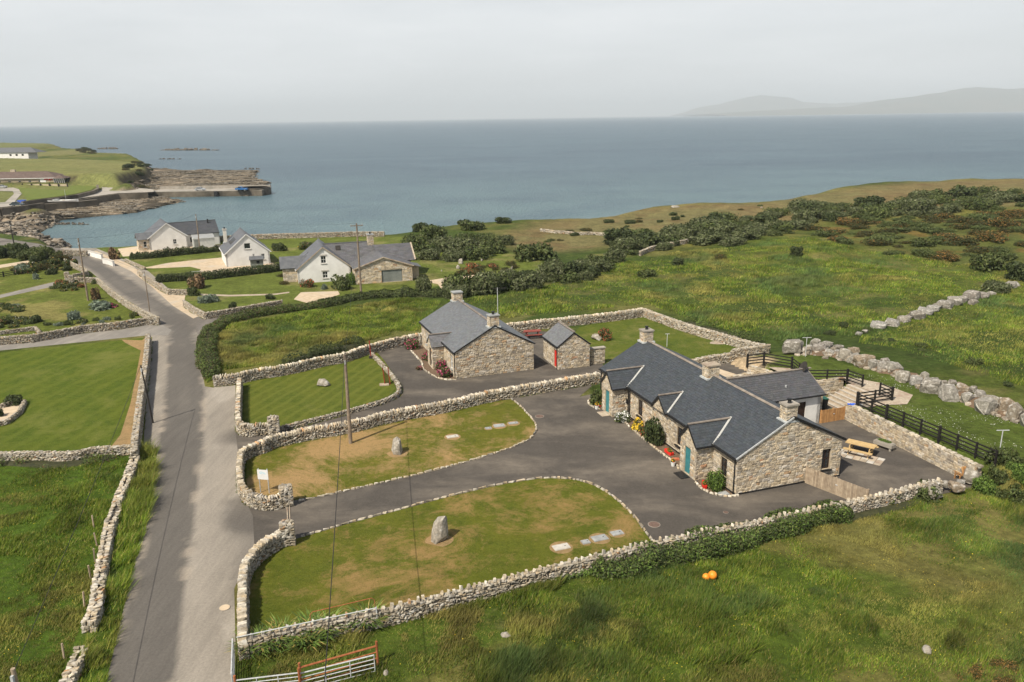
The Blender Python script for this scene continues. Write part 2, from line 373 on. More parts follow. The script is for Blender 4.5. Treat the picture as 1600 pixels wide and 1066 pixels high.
wv2 = noise(nt, .05, 4, .6, stretched(nt, 1, .6, 1, .3))
ad = nt.nodes.new("ShaderNodeMath"); ad.operation = 'ADD'; nt.links.new(wv, ad.inputs[0]); nt.links.new(wv2, ad.inputs[1])
bump(nt, b, ad.outputs[0], 1.0, 1.3)
M['sea'] = m
# ------------------------------------------------------------------ mesh helpers
def mesh_np(name, V, faces_flat, counts, col=None, mat=None, smooth=False):
    me = bpy.data.meshes.new(name)
    V = np.ascontiguousarray(V, np.float32); counts = np.asarray(counts, np.int32); faces_flat = np.asarray(faces_flat, np.int32)
    me.vertices.add(len(V)); me.vertices.foreach_set("co", V.ravel())
    me.loops.add(len(faces_flat)); me.loops.foreach_set("vertex_index", faces_flat)
    me.polygons.add(len(counts))
    st = np.zeros(len(counts), np.int32); st[1:] = np.cumsum(counts)[:-1]
    me.polygons.foreach_set("loop_start", st); me.polygons.foreach_set("loop_total", counts)
    me.polygons.foreach_set("use_smooth", np.full(len(counts), bool(smooth)))
    me.update(calc_edges=True)
    if col is not None:
        a = me.color_attributes.new("Col", 'FLOAT_COLOR', 'POINT')
        c = np.ones((len(V), 4), np.float32); c[:, :3] = col
        a.data.foreach_set("color", c.ravel())
    if mat is not None: me.materials.append(mat)
    return me
def link(name, me, parent=None, loc=None, kind=None):
    o = bpy.data.objects.new(name, me); COL.objects.link(o)
    if parent is not None: o.parent = parent
    if loc is not None: o.location = loc
    if kind: o['kind'] = kind
    return o
def tag(o, label, cat, group=None, kind=None):
    o['label'] = label
    if cat: o['category'] = cat
    if group: o['group'] = group
    if kind: o['kind'] = kind
    return o
def thing(name, label, cat, loc=(0, 0, 0), rot=0.0, group=None):
    o = bpy.data.objects.new(name, None); COL.objects.link(o); o.empty_display_size = .5
    o.location = loc; o.rotation_euler = (0, 0, rot)
    return tag(o, label, cat, group)

class MB:
    def __init__(s): s.v, s.f, s.c = [], [], []
    def add(s, vs, fs, col=None):
        k = len(s.v); s.v += [tuple(v) for v in vs]; s.f += [tuple(i + k for i in f) for f in fs]
        s.c += [col or (.5, .5, .5)] * len(vs); return s
    def box(s, c, size, rz=0.0, tilt=None, col=None):
        hx, hy, hz_ = size[0] / 2, size[1] / 2, size[2] / 2
        R = Matrix.Rotation(rz, 3, 'Z')
        if tilt is not None: R = R @ Matrix.Rotation(tilt[0], 3, 'X') @ Matrix.Rotation(tilt[1], 3, 'Y')
        vs = [Vector(c) + R @ Vector((x * hx, y * hy, z * hz_)) for x, y, z in
              ((-1,-1,-1),(1,-1,-1),(1,1,-1),(-1,1,-1),(-1,-1,1),(1,-1,1),(1,1,1),(-1,1,1))]
        return s.add(vs, [(0,3,2,1),(4,5,6,7),(0,1,5,4),(1,2,6,5),(2,3,7,6),(3,0,4,7)], col)
    def bar(s, a, b, w, h=None, col=None):       # rectangular bar from a to b
        a, b = Vector(a), Vector(b); d = (b - a).normalized(); h = h or w
        sd = d.cross(Vector((0, 0, 1)))
        sd = Vector((1, 0, 0)) if sd.length < 1e-4 else sd.normalized()
        u = sd.cross(d).normalized()
        vs = [p + sd * x * w / 2 + u * z * h / 2 for p in (a, b) for x, z in ((-1,-1),(1,-1),(1,1),(-1,1))]
        return s.add(vs, [(3,2,1,0),(4,5,6,7),(0,1,5,4),(1,2,6,5),(2,3,7,6),(3,0,4,7)], col)
    def tube(s, pts, rad, n=8, col=None, cap=True):
        pts = [Vector(p) for p in pts]; rad = rad if isinstance(rad, (list, tuple)) else [rad] * len(pts)
        rings = []
        for i, p in enumerate(pts):
            d = (pts[min(i + 1, len(pts) - 1)] - pts[max(i - 1, 0)]).normalized()
            sd = d.cross(Vector((0, 0, 1)))
            sd = Vector((1, 0, 0)) if sd.length < 1e-4 else sd.normalized()
            u = sd.cross(d)
            rings.append([p + (sd * math.cos(t) + u * math.sin(t)) * rad[i] for t in (2 * math.pi * k / n for k in range(n))])
        vs = [v for r in rings for v in r]; fs = []
        for i in range(len(rings) - 1):
            for k in range(n):
                fs.append((i * n + k, i * n + (k + 1) % n, (i + 1) * n + (k + 1) % n, (i + 1) * n + k))
        if cap: fs += [tuple(range(n))[::-1], tuple(range((len(rings) - 1) * n, len(rings) * n))]
        return s.add(vs, fs, col)
    def prism(s, poly, vec, col=None):           # polygon (3D points) extruded by vec
        n = len(poly); vec = Vector(vec); p = [Vector(q) for q in poly]
        return s.add(p + [q + vec for q in p], [tuple(range(n))[::-1], tuple(range(n, 2 * n))] + [(i, (i + 1) % n, n + (i + 1) % n, n + i) for i in range(n)], col)
    def lathe(s, c, prof, n=12, col=None):
        return s.tube([(c[0], c[1], c[2] + z) for z, r in prof], [r for z, r in prof], n, col)
    def mesh(s, name, mat, smooth=False):
        flat = [i for f in s.f for i in f]
        return mesh_np(name, np.array(s.v, float).reshape(-1, 3), flat, [len(f) for f in s.f], np.array(s.c, float).reshape(-1, 3), mat, smooth)
    def build(s, name, mat, parent=None, loc=None, kind=None, smooth=False):
        return link(name, s.mesh(name, mat, smooth), parent, loc, kind)

def recenter(o):                                # origin of a world-space mesh at its footprint
    me = o.data; n = len(me.vertices); a = np.empty(n * 3, np.float32); me.vertices.foreach_get("co", a); a = a.reshape(-1, 3)
    c = np.array([(a[:, 0].min() + a[:, 0].max()) / 2, (a[:, 1].min() + a[:, 1].max()) / 2, a[:, 2].min()], np.float32)
    me.vertices.foreach_set("co", (a - c).ravel()); o.location = o.location + Vector(c.tolist()); me.update()
    return o

# rock templates: convex hulls, about 20-30 triangles
def hull(pts):
    bm = bmesh.new()
    for p in pts: bm.verts.new(p)
    bmesh.ops.convex_hull(bm, input=bm.verts[:])
    bmesh.ops.delete(bm, geom=[v for v in bm.verts if not v.link_faces], context='VERTS')
    bmesh.ops.triangulate(bm, faces=bm.faces[:])
    bm.verts.index_update()
    V = np.array([v.co[:] for v in bm.verts]); Fc = np.array([[v.index for v in f.verts] for f in bm.faces]); bm.free()
    return V, Fc
def rock_pts(n, sq, r):
    out = []
    for _ in range(n):
        d = r.normal(size=3); d /= np.linalg.norm(d)
        p = np.sign(d) * np.abs(d) ** sq; p /= max(np.abs(p).max(), 1e-6) ** .75
        out.append(p * r.uniform(.86, 1.0))
    return out
ROCKS = [hull(rock_pts(15, .45, np.random.default_rng(100 + k))) for k in range(14)]
SLABS = [hull(rock_pts(12, .3, np.random.default_rng(200 + k))) for k in range(10)]
BOULD = [hull(rock_pts(34, .62, np.random.default_rng(300 + k))) for k in range(10)]

def batch(templates, pos, scl, R, col):
    """many rocks in one mesh: pos Nx3, scl Nx3 (half sizes), R Nx3x3, col Nx3"""
    pos, scl, col = np.asarray(pos, float), np.asarray(scl, float), np.asarray(col, float)
    idx = rng.integers(0, len(templates), len(pos)); Vs, Fs, Cs, off = [], [], [], 0
    for k, (tv, tf) in enumerate(templates):
        m = idx == k; n = int(m.sum())
        if not n: continue
        P = tv[None] * scl[m][:, None, :]
        P = np.einsum('nij,nvj->nvi', R[m], P) + pos[m][:, None, :]
        Vs.append(P.reshape(-1, 3)); Cs.append(np.repeat(col[m], len(tv), 0))
        Fs.append((tf[None] + (np.arange(n) * len(tv))[:, None, None] + off).reshape(-1, 3)); off += n * len(tv)
    F_ = np.concatenate(Fs)
    return np.concatenate(Vs), F_.ravel(), np.full(len(F_), 3), np.concatenate(Cs)
def rotz(a):
    a = np.asarray(a, float); c, s_, z, o = np.cos(a), np.sin(a), np.zeros_like(a), np.ones_like(a)
    return np.stack([np.stack([c, -s_, z], -1), np.stack([s_, c, z], -1), np.stack([z, z, o], -1)], -2)
def rot_axis(ax, a):
    c, s_, z, o = np.cos(a), np.sin(a), np.zeros_like(a), np.ones_like(a)
    if ax == 0: return np.stack([np.stack([o, z, z], -1), np.stack([z, c, -s_], -1), np.stack([z, s_, c], -1)], -2)
    return np.stack([np.stack([c, z, s_], -1), np.stack([z, o, z], -1), np.stack([-s_, z, c], -1)], -2)

DRY = np.array([1.0, .965, .90]) * np.array([(.44, .40, .33), (.36, .32, .26), (.50, .47, .41), (.28, .25, .20), (.42, .36, .27), (.33, .31, .28), (.46, .38, .27), (.40, .25, .14), (.55, .52, .46)])
DRYP = np.array([.2, .18, .15, .12, .12, .09, .07, .02, .05]); DRYP /= DRYP.sum()
def dry_cols(n, lift=1.0):
    c = DRY[rng.choice(len(DRY), n, p=DRYP)] * rng.uniform(.8, 1.18, (n, 1)) * lift
    return np.clip(c, 0, .8)

class Path:
    def __init__(s, pts):
        s.p = np.array([q[:2] for q in pts], float)
        d = np.hypot(*(s.p[1:] - s.p[:-1]).T); s.t = np.concatenate([[0], np.cumsum(d)]); s.L = s.t[-1]
    def __call__(s, t):
        t = np.clip(np.asarray(t, float), 0, s.L); x = np.interp(t, s.t, s.p[:, 0]); y = np.interp(t, s.t, s.p[:, 1])
        e = .25; t0, t1 = np.clip(t - e, 0, s.L), np.clip(t + e, 0, s.L)
        dx = np.interp(t1, s.t, s.p[:, 0]) - np.interp(t0, s.t, s.p[:, 0]); dy = np.interp(t1, s.t, s.p[:, 1]) - np.interp(t0, s.t, s.p[:, 1])
        n = np.hypot(dx, dy) + 1e-9
        return x, y, dx / n, dy / n

def smooth_path(pts, it=2):
    p = [tuple(q[:2]) for q in pts]
    for _ in range(it):
        q = [p[0]]
        for a, b in zip(p[:-1], p[1:]):
            q += [(a[0] * .75 + b[0] * .25, a[1] * .75 + b[1] * .25), (a[0] * .25 + b[0] * .75, a[1] * .25 + b[1] * .75)]
        q.append(p[-1]); p = q
    return p

WALLS = []
def dry_wall(label, pts, h=1.0, w=.5, sl=.34, cope='flat', pillars=(), single=False, group=None, near=False, lift=1.0, cat='stone wall', cope_gap=1.0, ragged=0.0, name='stone_wall'):
    sl *= .64; lift *= .70; w *= .88
    """pts: plan polyline. Heart + stones laid in both faces + coping, standing on the terrain."""
    P = Path(pts); root_xy = P.p[0]
    root = thing(name, label, cat, (root_xy[0], root_xy[1], hz(*root_xy)), 0, group)
    o3 = np.array(root.location); WALLS.append((P, w))
    n = max(2, int(P.L / .8)); t = np.linspace(0, P.L, n + 1); x, y, dx, dy = P(t); z = hgt(x, y); hw = w * .36; hh = h * (.55 if ragged else .86)
    V, Fc = [], []
    for i in range(n + 1):
        for sx, zz in ((-1, -.3), (-1, hh), (1, hh), (1, -.3)):
            V.append((x[i] - dy[i] * sx * hw, y[i] + dx[i] * sx * hw, z[i] + zz))
    for i in range(n):
        a = i * 4
        for k in range(3): Fc.append((a + k, a + 4 + k, a + 5 + k, a + 1 + k))
    Fc += [(0, 1, 2, 3), (4 * n + 3, 4 * n + 2, 4 * n + 1, 4 * n)]
    link('wall_heart', mesh_np('wall_heart', np.array(V) - o3, [i for f in Fc for i in f], [4] * len(Fc), None, M['dark_core']), root)
    rh = sl * .5; hb = h - (.2 if cope == 'upright' else .05)
    pos, scl, ang, tl = [], [], [], []
    rows = max(1, int(round(hb / rh))); rh = hb / rows
    for side in (-1, 1):
        for r in range(rows):
            t = -.1 + rng.uniform(0, sl)
            while t < P.L + .05:
                ln = sl * rng.uniform(.55, 1.5); tc = t + ln / 2; t += ln * .93
                if tc > P.L: break
                k = np.interp(0, [0], [0])
                if ragged and r >= rows * (.45 + .6 * vnoise(tc, side, 2.2, 4)): continue
                px_, py_, ux, uy = P(tc); off = side * (w / 2 - .1 - .05 * r / rows) + rng.uniform(-.03, .03)
                pos.append((px_ - uy * off, py_ + ux * off, 0, rh * (r + .5) + rng.uniform(-.02, .02)))
                scl.append((ln / 2 * 1.04, .15, rh / 2 * rng.uniform(1.0, 1.3))); ang.append(math.atan2(uy, ux) + rng.uniform(-.15, .15)); tl.append(rng.uniform(-.15, .15))
    # ends of the wall
    for tc in (0.06, P.L - .06):
        for r in range(rows):
            px_, py_, ux, uy = P(tc)
            for off in np.arange(-w / 2 + .12, w / 2 - .05, .24):
                pos.append((px_ - uy * off, py_ + ux * off, 0, rh * (r + .5))); scl.append((.13, .14, rh / 2 * 1.15)); ang.append(math.atan2(uy, ux)); tl.append(0)
    # hearting seen on top
    t = 0
    while t < P.L:
        t += sl * rng.uniform(.4, .8)
        px_, py_, ux, uy = P(t)
        for off in ((-.12, .12) if w > .45 else (0,)):
            if ragged and vnoise(t, 0, 2.2, 4) < .35: continue
            pos.append((px_ - uy * off, py_ + ux * off, 0, hb - .03 + rng.uniform(-.04, .05) - (ragged * rng.uniform(0, .5) if ragged else 0)))
            scl.append((sl * rng.uniform(.35, .55), w * rng.uniform(.24, .34), .09)); ang.append(math.atan2(uy, ux) + rng.uniform(-.6, .6)); tl.append(rng.uniform(-.3, .3))
    def emit2(nm, pos, scl, ang, tl, temps, lf):
        pos = np.array(pos); zz = hgt(pos[:, 0], pos[:, 1]) + pos[:, 3]
        R = rotz(ang) @ rot_axis(1, np.array(tl))
        V, Ff, Cn, Cc = batch(temps, np.column_stack([pos[:, 0], pos[:, 1], zz]) - o3, scl, R, dry_cols(len(pos), lf))
        link(nm, mesh_np(nm, V, Ff, Cn, Cc, M['dry']), root, None, 'stuff')
    emit2('wall_stones', pos, scl, ang, tl, ROCKS, lift)
    if cope != 'flat':
        pos, scl, ang, tl = [], [], [], []; t = .05
        while t < P.L - .03:
            th = rng.uniform(.09, .17) if cope == 'upright' else rng.uniform(.10, .18)
            px_, py_, ux, uy = P(t)
            if cope == 'upright': hgh = rng.uniform(.13, .22)
            else: hgh = rng.uniform(.10, .19)
            pos.append((px_ + rng.uniform(-.02, .02), py_, 0, hb + hgh * .75)); scl.append((th / 2 * 1.15, w * (.52 if cope == 'upright' else .22), hgh)); ang.append(math.atan2(uy, ux) + rng.uniform(-.12, .12)); tl.append(rng.uniform(.1, .5) if cope == 'upright' else rng.uniform(-.1, .3))
            t += th * (1.12 if cope == 'upright' else 1) + (0 if cope == 'upright' else cope_gap * rng.uniform(.5, 1.2))
        if near and len(pos) <= 290:       # coping stones one can pick apart: one object each
            meshes = {}
            for (px_, py_, _, zz), sc, a_, tt in zip(pos, scl, ang, tl):
                k = random.randrange(len(SLABS)); ci = random.randrange(5)
                if (k, ci) not in meshes:
                    tv, tf = SLABS[k]
                    meshes[(k, ci)] = mesh_np('cope_stone', tv, tf.ravel(), np.full(len(tf), 3), np.repeat(dry_cols(1, lift * 1.5), len(tv), 0), M['dry'])
                o = bpy.data.objects.new('cope_stone', meshes[(k, ci)]); COL.objects.link(o); o.parent = root
                o.location = Vector((px_, py_, hz(px_, py_) + zz)) - Vector(o3.tolist()); o.scale = sc; o.rotation_euler = (0, tt, a_)
        else: emit2('cope_stones', pos, scl, ang, tl, SLABS, lift * 1.5)
    for (pp, pw, ph) in pillars:           # square pillars built of the same stone
        pos, scl, ang, tl = [], [], [], []; q = MB(); a0 = math.radians(18.6)
        q.box((pp[0] - o3[0], pp[1] - o3[1], ph / 2 - .06), (pw * .8, pw * .8, ph - .05), a0); q.build('pillar_heart', M['dark_core'], root)
        for r in range(int(ph / .17) + 1):
            for fx, fy in ((1, 0), (-1, 0), (0, 1), (0, -1)):
                for e in (-.3, 0, .3):
                    lx, ly = fx * (pw / 2 - .1) + fy * e * pw, fy * (pw / 2 - .1) + fx * e * pw
                    pos.append((pp[0] + lx * math.cos(a0) - ly * math.sin(a0), pp[1] + lx * math.sin(a0) + ly * math.cos(a0), 0, .09 + r * .17 + rng.uniform(-.02, .02)))
                    scl.append((.17, .13, .1)); ang.append(a0 + (math.pi / 2 if fx else 0) + rng.uniform(-.1, .1)); tl.append(0)
        for e in (-.25, 0.02, .27):
            for e2 in (-.22, .22):
                pos.append((pp[0] + e * pw, pp[1] + e2 * pw, 0, ph + .1)); scl.append((.15 * pw + .02, .26 * pw, .15)); ang.append(a0 + rng.uniform(-.5, .5)); tl.append(rng.uniform(-.3, .3))
        emit2('pillar_stones', pos, scl, ang, tl, ROCKS, lift * 1.05)
    return root

# ------------------------------------------------------------------ tiles on a plane (masonry and slates)
def clip_poly(poly, planes):          # planes: (nx, ny, d) keep nx*x+ny*y <= d
    for nx, ny, d in planes:
        out = []
        for i in range(len(poly)):
            a, b = poly[i], poly[(i + 1) % len(poly)]
            da, db = nx * a[0] + ny * a[1] - d, nx * b[0] + ny * b[1] - d
            if da <= 0: out.append(a)
            if (da < 0 < db) or (db < 0 < da):
                t = da / (da - db); out.append((a[0] + (b[0] - a[0]) * t, a[1] + (b[1] - a[1]) * t))
        poly = out
        if len(poly) < 3: return []
    return poly
def planes_of(outline):               # convex, counter-clockwise
    pl = []
    for i in range(len(outline)):
        a, b = outline[i], outline[(i + 1) % len(outline)]
        ex, ey = b[0] - a[0], b[1] - a[1]; L = math.hypot(ex, ey); nx, ny = ey / L, -ex / L
        pl.append((nx, ny, nx * a[0] + ny * a[1]))
    return pl
def area2(p): return abs(sum(p[i][0] * p[(i + 1) % len(p)][1] - p[(i + 1) % len(p)][0] * p[i][1] for i in range(len(p)))) / 2

STONE = [(.40, .335, .24), (.36, .30, .22), (.46, .395, .30), (.30, .25, .19), (.42, .34, .23), (.48, .43, .36), (.35, .315, .26), (.38, .26, .155), (.34, .20, .12), (.27, .235, .19)]
STONEW = [20, 18, 16, 8, 10, 9, 9, 3, .7, 4]
def masonry(mb, O, U, Vv, Nn, outline, holes, lift=1.0, course=(.13, .24), length=(.16, .48), depth=(.012, .055), orange=0):
    O, U, Vv, Nn = Vector(O), Vector(U), Vector(Vv), Vector(Nn)
    pl = planes_of(outline); vmin = min(p[1] for p in outline); vmax = max(p[1] for p in outline); umin = min(p[0] for p in outline); umax = max(p[0] for p in outline)
    v = vmin
    while v < vmax - .03:
        ch = random.uniform(*course); v1 = min(v + ch, vmax)
        ivs = [(umin - .04, umax + .04)]
        for (a, b, c, d) in holes:
            if c < v1 - .04 and d > v + .04:
                nv = []
                for (p, q) in ivs:
                    if b <= p or a >= q: nv.append((p, q)); continue
                    if a > p: nv.append((p, a))
                    if b < q: nv.append((b, q))
                ivs = nv
        for (p, q) in ivs:
            u = p
            while u < q - .02:
                ln = random.uniform(*length) * (1.35 if ch > .2 else 1); u1 = u + ln
                if q - u1 < .12: u1 = q
                j = lambda s_: random.uniform(-s_, s_)
                g = .006
                quad = [(u + g + j(.01), v + g + j(.03)), ((u + u1) / 2 + j(.08), v + g + j(.04)), (u1 - g + j(.012), v + g + j(.018)), (u1 - g + j(.012), v1 - g + j(.018)), ((u + u1) / 2 + j(.08), v1 - g + j(.045)), (u + g + j(.01), v1 - g + j(.018))]
                if v <= vmin + 1e-6: quad = [(a_, max(b_, vmin)) for a_, b_ in quad]
                wide = [(nx, ny, d + .05 if abs(nx) > .95 else d) for nx, ny, d in pl]
                poly = clip_poly(quad, wide); u = u1
                if len(poly) < 3 or area2(poly) < .004: continue
                cx_ = sum(a_[0] for a_ in poly) / len(poly); cy_ = sum(a_[1] for a_ in poly) / len(poly)
                dp = random.uniform(*depth); n = len(poly); vs = []
                for (k, dd, tl) in ((1, -.05, 0), (1, dp * .35, 0), (.74, dp, .016)):
                    for a_, b_ in poly:
                        q3 = O + U * (cx_ + (a_ - cx_) * k) + Vv * (cy_ + (b_ - cy_) * k) + Nn * (dd + j(tl)); vs.append(q3)
                fs = [tuple(range(2 * n, 3 * n))] + [(r * n + i, r * n + (i + 1) % n, (r + 1) * n + (i + 1) % n, (r + 1) * n + i) for r in (0, 1) for i in range(n)]
                c = random.choices(STONE, [w_ + (orange * 4 if i in (7, 4) else 0) for i, w_ in enumerate(STONEW)])[0]; f = random.uniform(.80, 1.16) * lift * 1.0
                mb.add(vs, fs, tuple(min(.8, x * f) for x in c))
        v = v1
def slates(mb, O, U, Vv, Nn, outline, ch=.22, w=.3, base=(.047, .054, .061), lift=1.0, th=.008, holes=()):
    O, U, Vv, Nn = Vector(O), Vector(U), Vector(Vv), Vector(Nn); pl = planes_of(outline)
    vmin = min(p[1] for p in outline); vmax = max(p[1] for p in outline); umin = min(p[0] for p in outline); umax = max(p[0] for p in outline)
    r = 0; v = vmin
    while v < vmax:
        u = umin - (w / 2 if r % 2 else 0) - random.uniform(0, .02)
        while u < umax:
            poly = clip_poly([(u + .004, v), (u + w - .004, v), (u + w - .004, v + ch * 1.03), (u + .004, v + ch * 1.03)], pl)
            if len(poly) >= 3 and area2(poly) > .002:
                n = len(poly); lo = random.uniform(.8, 1.3); vs = []
                for top in (0, 1):
                    for a_, b_ in poly:
                        lift_ = th * 2.2 * lo * (1 - (b_ - v) / (ch * 1.03)) + th * .4
                        vs.append(O + U * a_ + Vv * b_ + Nn * (lift_ if top else lift_ - th * 1.6))
                f = random.uniform(.87, 1.14) * lift; c = (base[0] * f * random.uniform(.96, 1.05), base[1] * f, base[2] * f * random.uniform(.95, 1.06))
                mb.add(vs, [tuple(range(n, 2 * n))] + [(i, (i + 1) % n, n + (i + 1) % n, n + i) for i in range(n)], c)
            u += w
        v += ch; r += 1

def wall_prisms(mb, O, U, Vv, Nn, outline, holes, th):
    """solid wall of thickness th behind the plane, with holes; outline convex ccw in (u, v)"""
    O, U, Vv, Nn = Vector(O), Vector(U), Vector(Vv), Vector(Nn); pl = planes_of(outline)
    vmin = min(p[1] for p in outline); vmax = max(p[1] for p in outline); umin = min(p[0] for p in outline); umax = max(p[0] for p in outline)
    us = sorted({umin, umax} | {h_[0] for h_ in holes} | {h_[1] for h_ in holes}); us = [u for u in us if umin <= u <= umax]
    for a, b in zip(us[:-1], us[1:]):
        if b - a < 1e-4: continue
        spans = [(vmin, vmax)]
        for (p, q, c, d) in holes:
            if p <= a + 1e-5 and q >= b - 1e-5:
                nv = []
                for (e, f) in spans:
                    if c > e: nv.append((e, min(c, f)))
                    if d < f: nv.append((max(d, e), f))
                spans = nv
        for (c, d) in spans:
            if d - c < 1e-4: continue
            poly = clip_poly([(a, c), (b, c), (b, d), (a, d)], pl)
            if len(poly) >= 3 and area2(poly) > 1e-4: mb.prism([O + U * x + Vv * y - Nn * th for x, y in poly], Nn * th)

def window(root, O, U, Nn, hole, mat='dark_frame', rec=.12, bars=(1, 2), sill='slab', pane='glass', name='window', sillw=.06):
    O, U, Nn, Z = Vector(O), Vector(U), Vector(Nn), Vector((0, 0, 1)); a, b, c, d = hole; t = .06
    q = MB(); P = lambda u, v, n: O + U * u + Z * v + Nn * n
    def strip(u0, u1, v0, v1, n0=-rec, dn=.05): q.prism([P(u0, v0, n0), P(u1, v0, n0), P(u1, v1, n0), P(u0, v1, n0)], Nn * dn)
    strip(a, a + t, c, d); strip(b - t, b, c, d); strip(a + t, b - t, c, c + t); strip(a + t, b - t, d - t, d)
    for k in range(1, bars[0]): u = a + (b - a) * k / bars[0]; strip(u - t / 3, u + t / 3, c + t, d - t, -rec + .01, .03)
    for k in range(1, bars[1]): v = c + (d - c) * k / bars[1]; strip(a + t, b - t, v - t / 3, v + t / 3, -rec + .006, .038)
    w_ = q.build(name, M[mat], root)
    q = MB(); q.prism([P(a + .01, c + .01, -rec - .03), P(b - .01, c + .01, -rec - .03), P(b - .01, d - .01, -rec - .03), P(a + .01, d - .01, -rec - .03)], Nn * .04); q.build('pane', M[pane], w_)
    if sill:
        q = MB(); q.prism([P(a - .08, c - .10, -rec + .05), P(b + .08, c - .10, -rec + .05), P(b + .08, c - .012, -rec + .05), P(a - .08, c - .012, -rec + .05)], Nn * (rec - .05 + sillw + .05)); q.build('sill', M[sill], w_)
    return w_
def door(root, O, U, Nn, hole, mat='teal', rec=.16, planks=5):
    O, U, Nn, Z = Vector(O), Vector(U), Vector(Nn), Vector((0, 0, 1)); a, b, c, d = hole; q = MB()
    P = lambda u, v, n: O + U * u + Z * v + Nn * n
    for k in range(planks):
        u0, u1 = a + .05 + (b - a - .1) * k / planks + .004, a + .05 + (b - a - .1) * (k + 1) / planks - .004
        q.prism([P(u0, c + .02, -rec), P(u1, c + .02, -rec), P(u1, d - .05, -rec), P(u0, d - .05, -rec)], Nn * .045)
    q.prism([P(a + .05, c + .02, -rec - .02), P(b - .05, c + .02, -rec - .02), P(b - .05, d - .05, -rec - .02), P(a + .05, d - .05, -rec - .02)], Nn * .02)
    o = q.build('door', M[mat], root)
    q = MB()
    for (u0, u1, v0, v1) in ((a, a + .05, c, d), (b - .05, b, c, d), (a + .05, b - .05, d - .05, d)): q.prism([P(u0, v0, -rec - .01), P(u1, v0, -rec - .01), P(u1, v1, -rec - .01), P(u0, v1, -rec - .01)], Nn * .08)
    q.build('door_frame', M[mat], o)
    q = MB(); q.box(P(b - .13, 1.02, -rec + .07), (.05, .05, .14)); q.build('handle', M['black'], o)
    return o
X_, Y_, Z_ = Vector((1, 0, 0)), Vector((0, 1, 0)), Vector((0, 0, 1))

def sheet(name, pts, mat, lev=0, z=None, kind='structure'):
    P = [Vector((p[0], p[1], (0 if z is None else z) + .004 * lev)) for p in pts]
    tr = tessellate_polygon([P])
    me = mesh_np(name, np.array([p[:] for p in P]), [i for t in tr for i in t], [3] * len(tr), None, mat)
    if me.polygons and sum(p.normal.z * p.area for p in me.polygons) < 0: me.flip_normals()
    return link(name, me, None, None, kind)
def pxs(*p, z=0.0): return [at(a, b, z) for a, b in p]
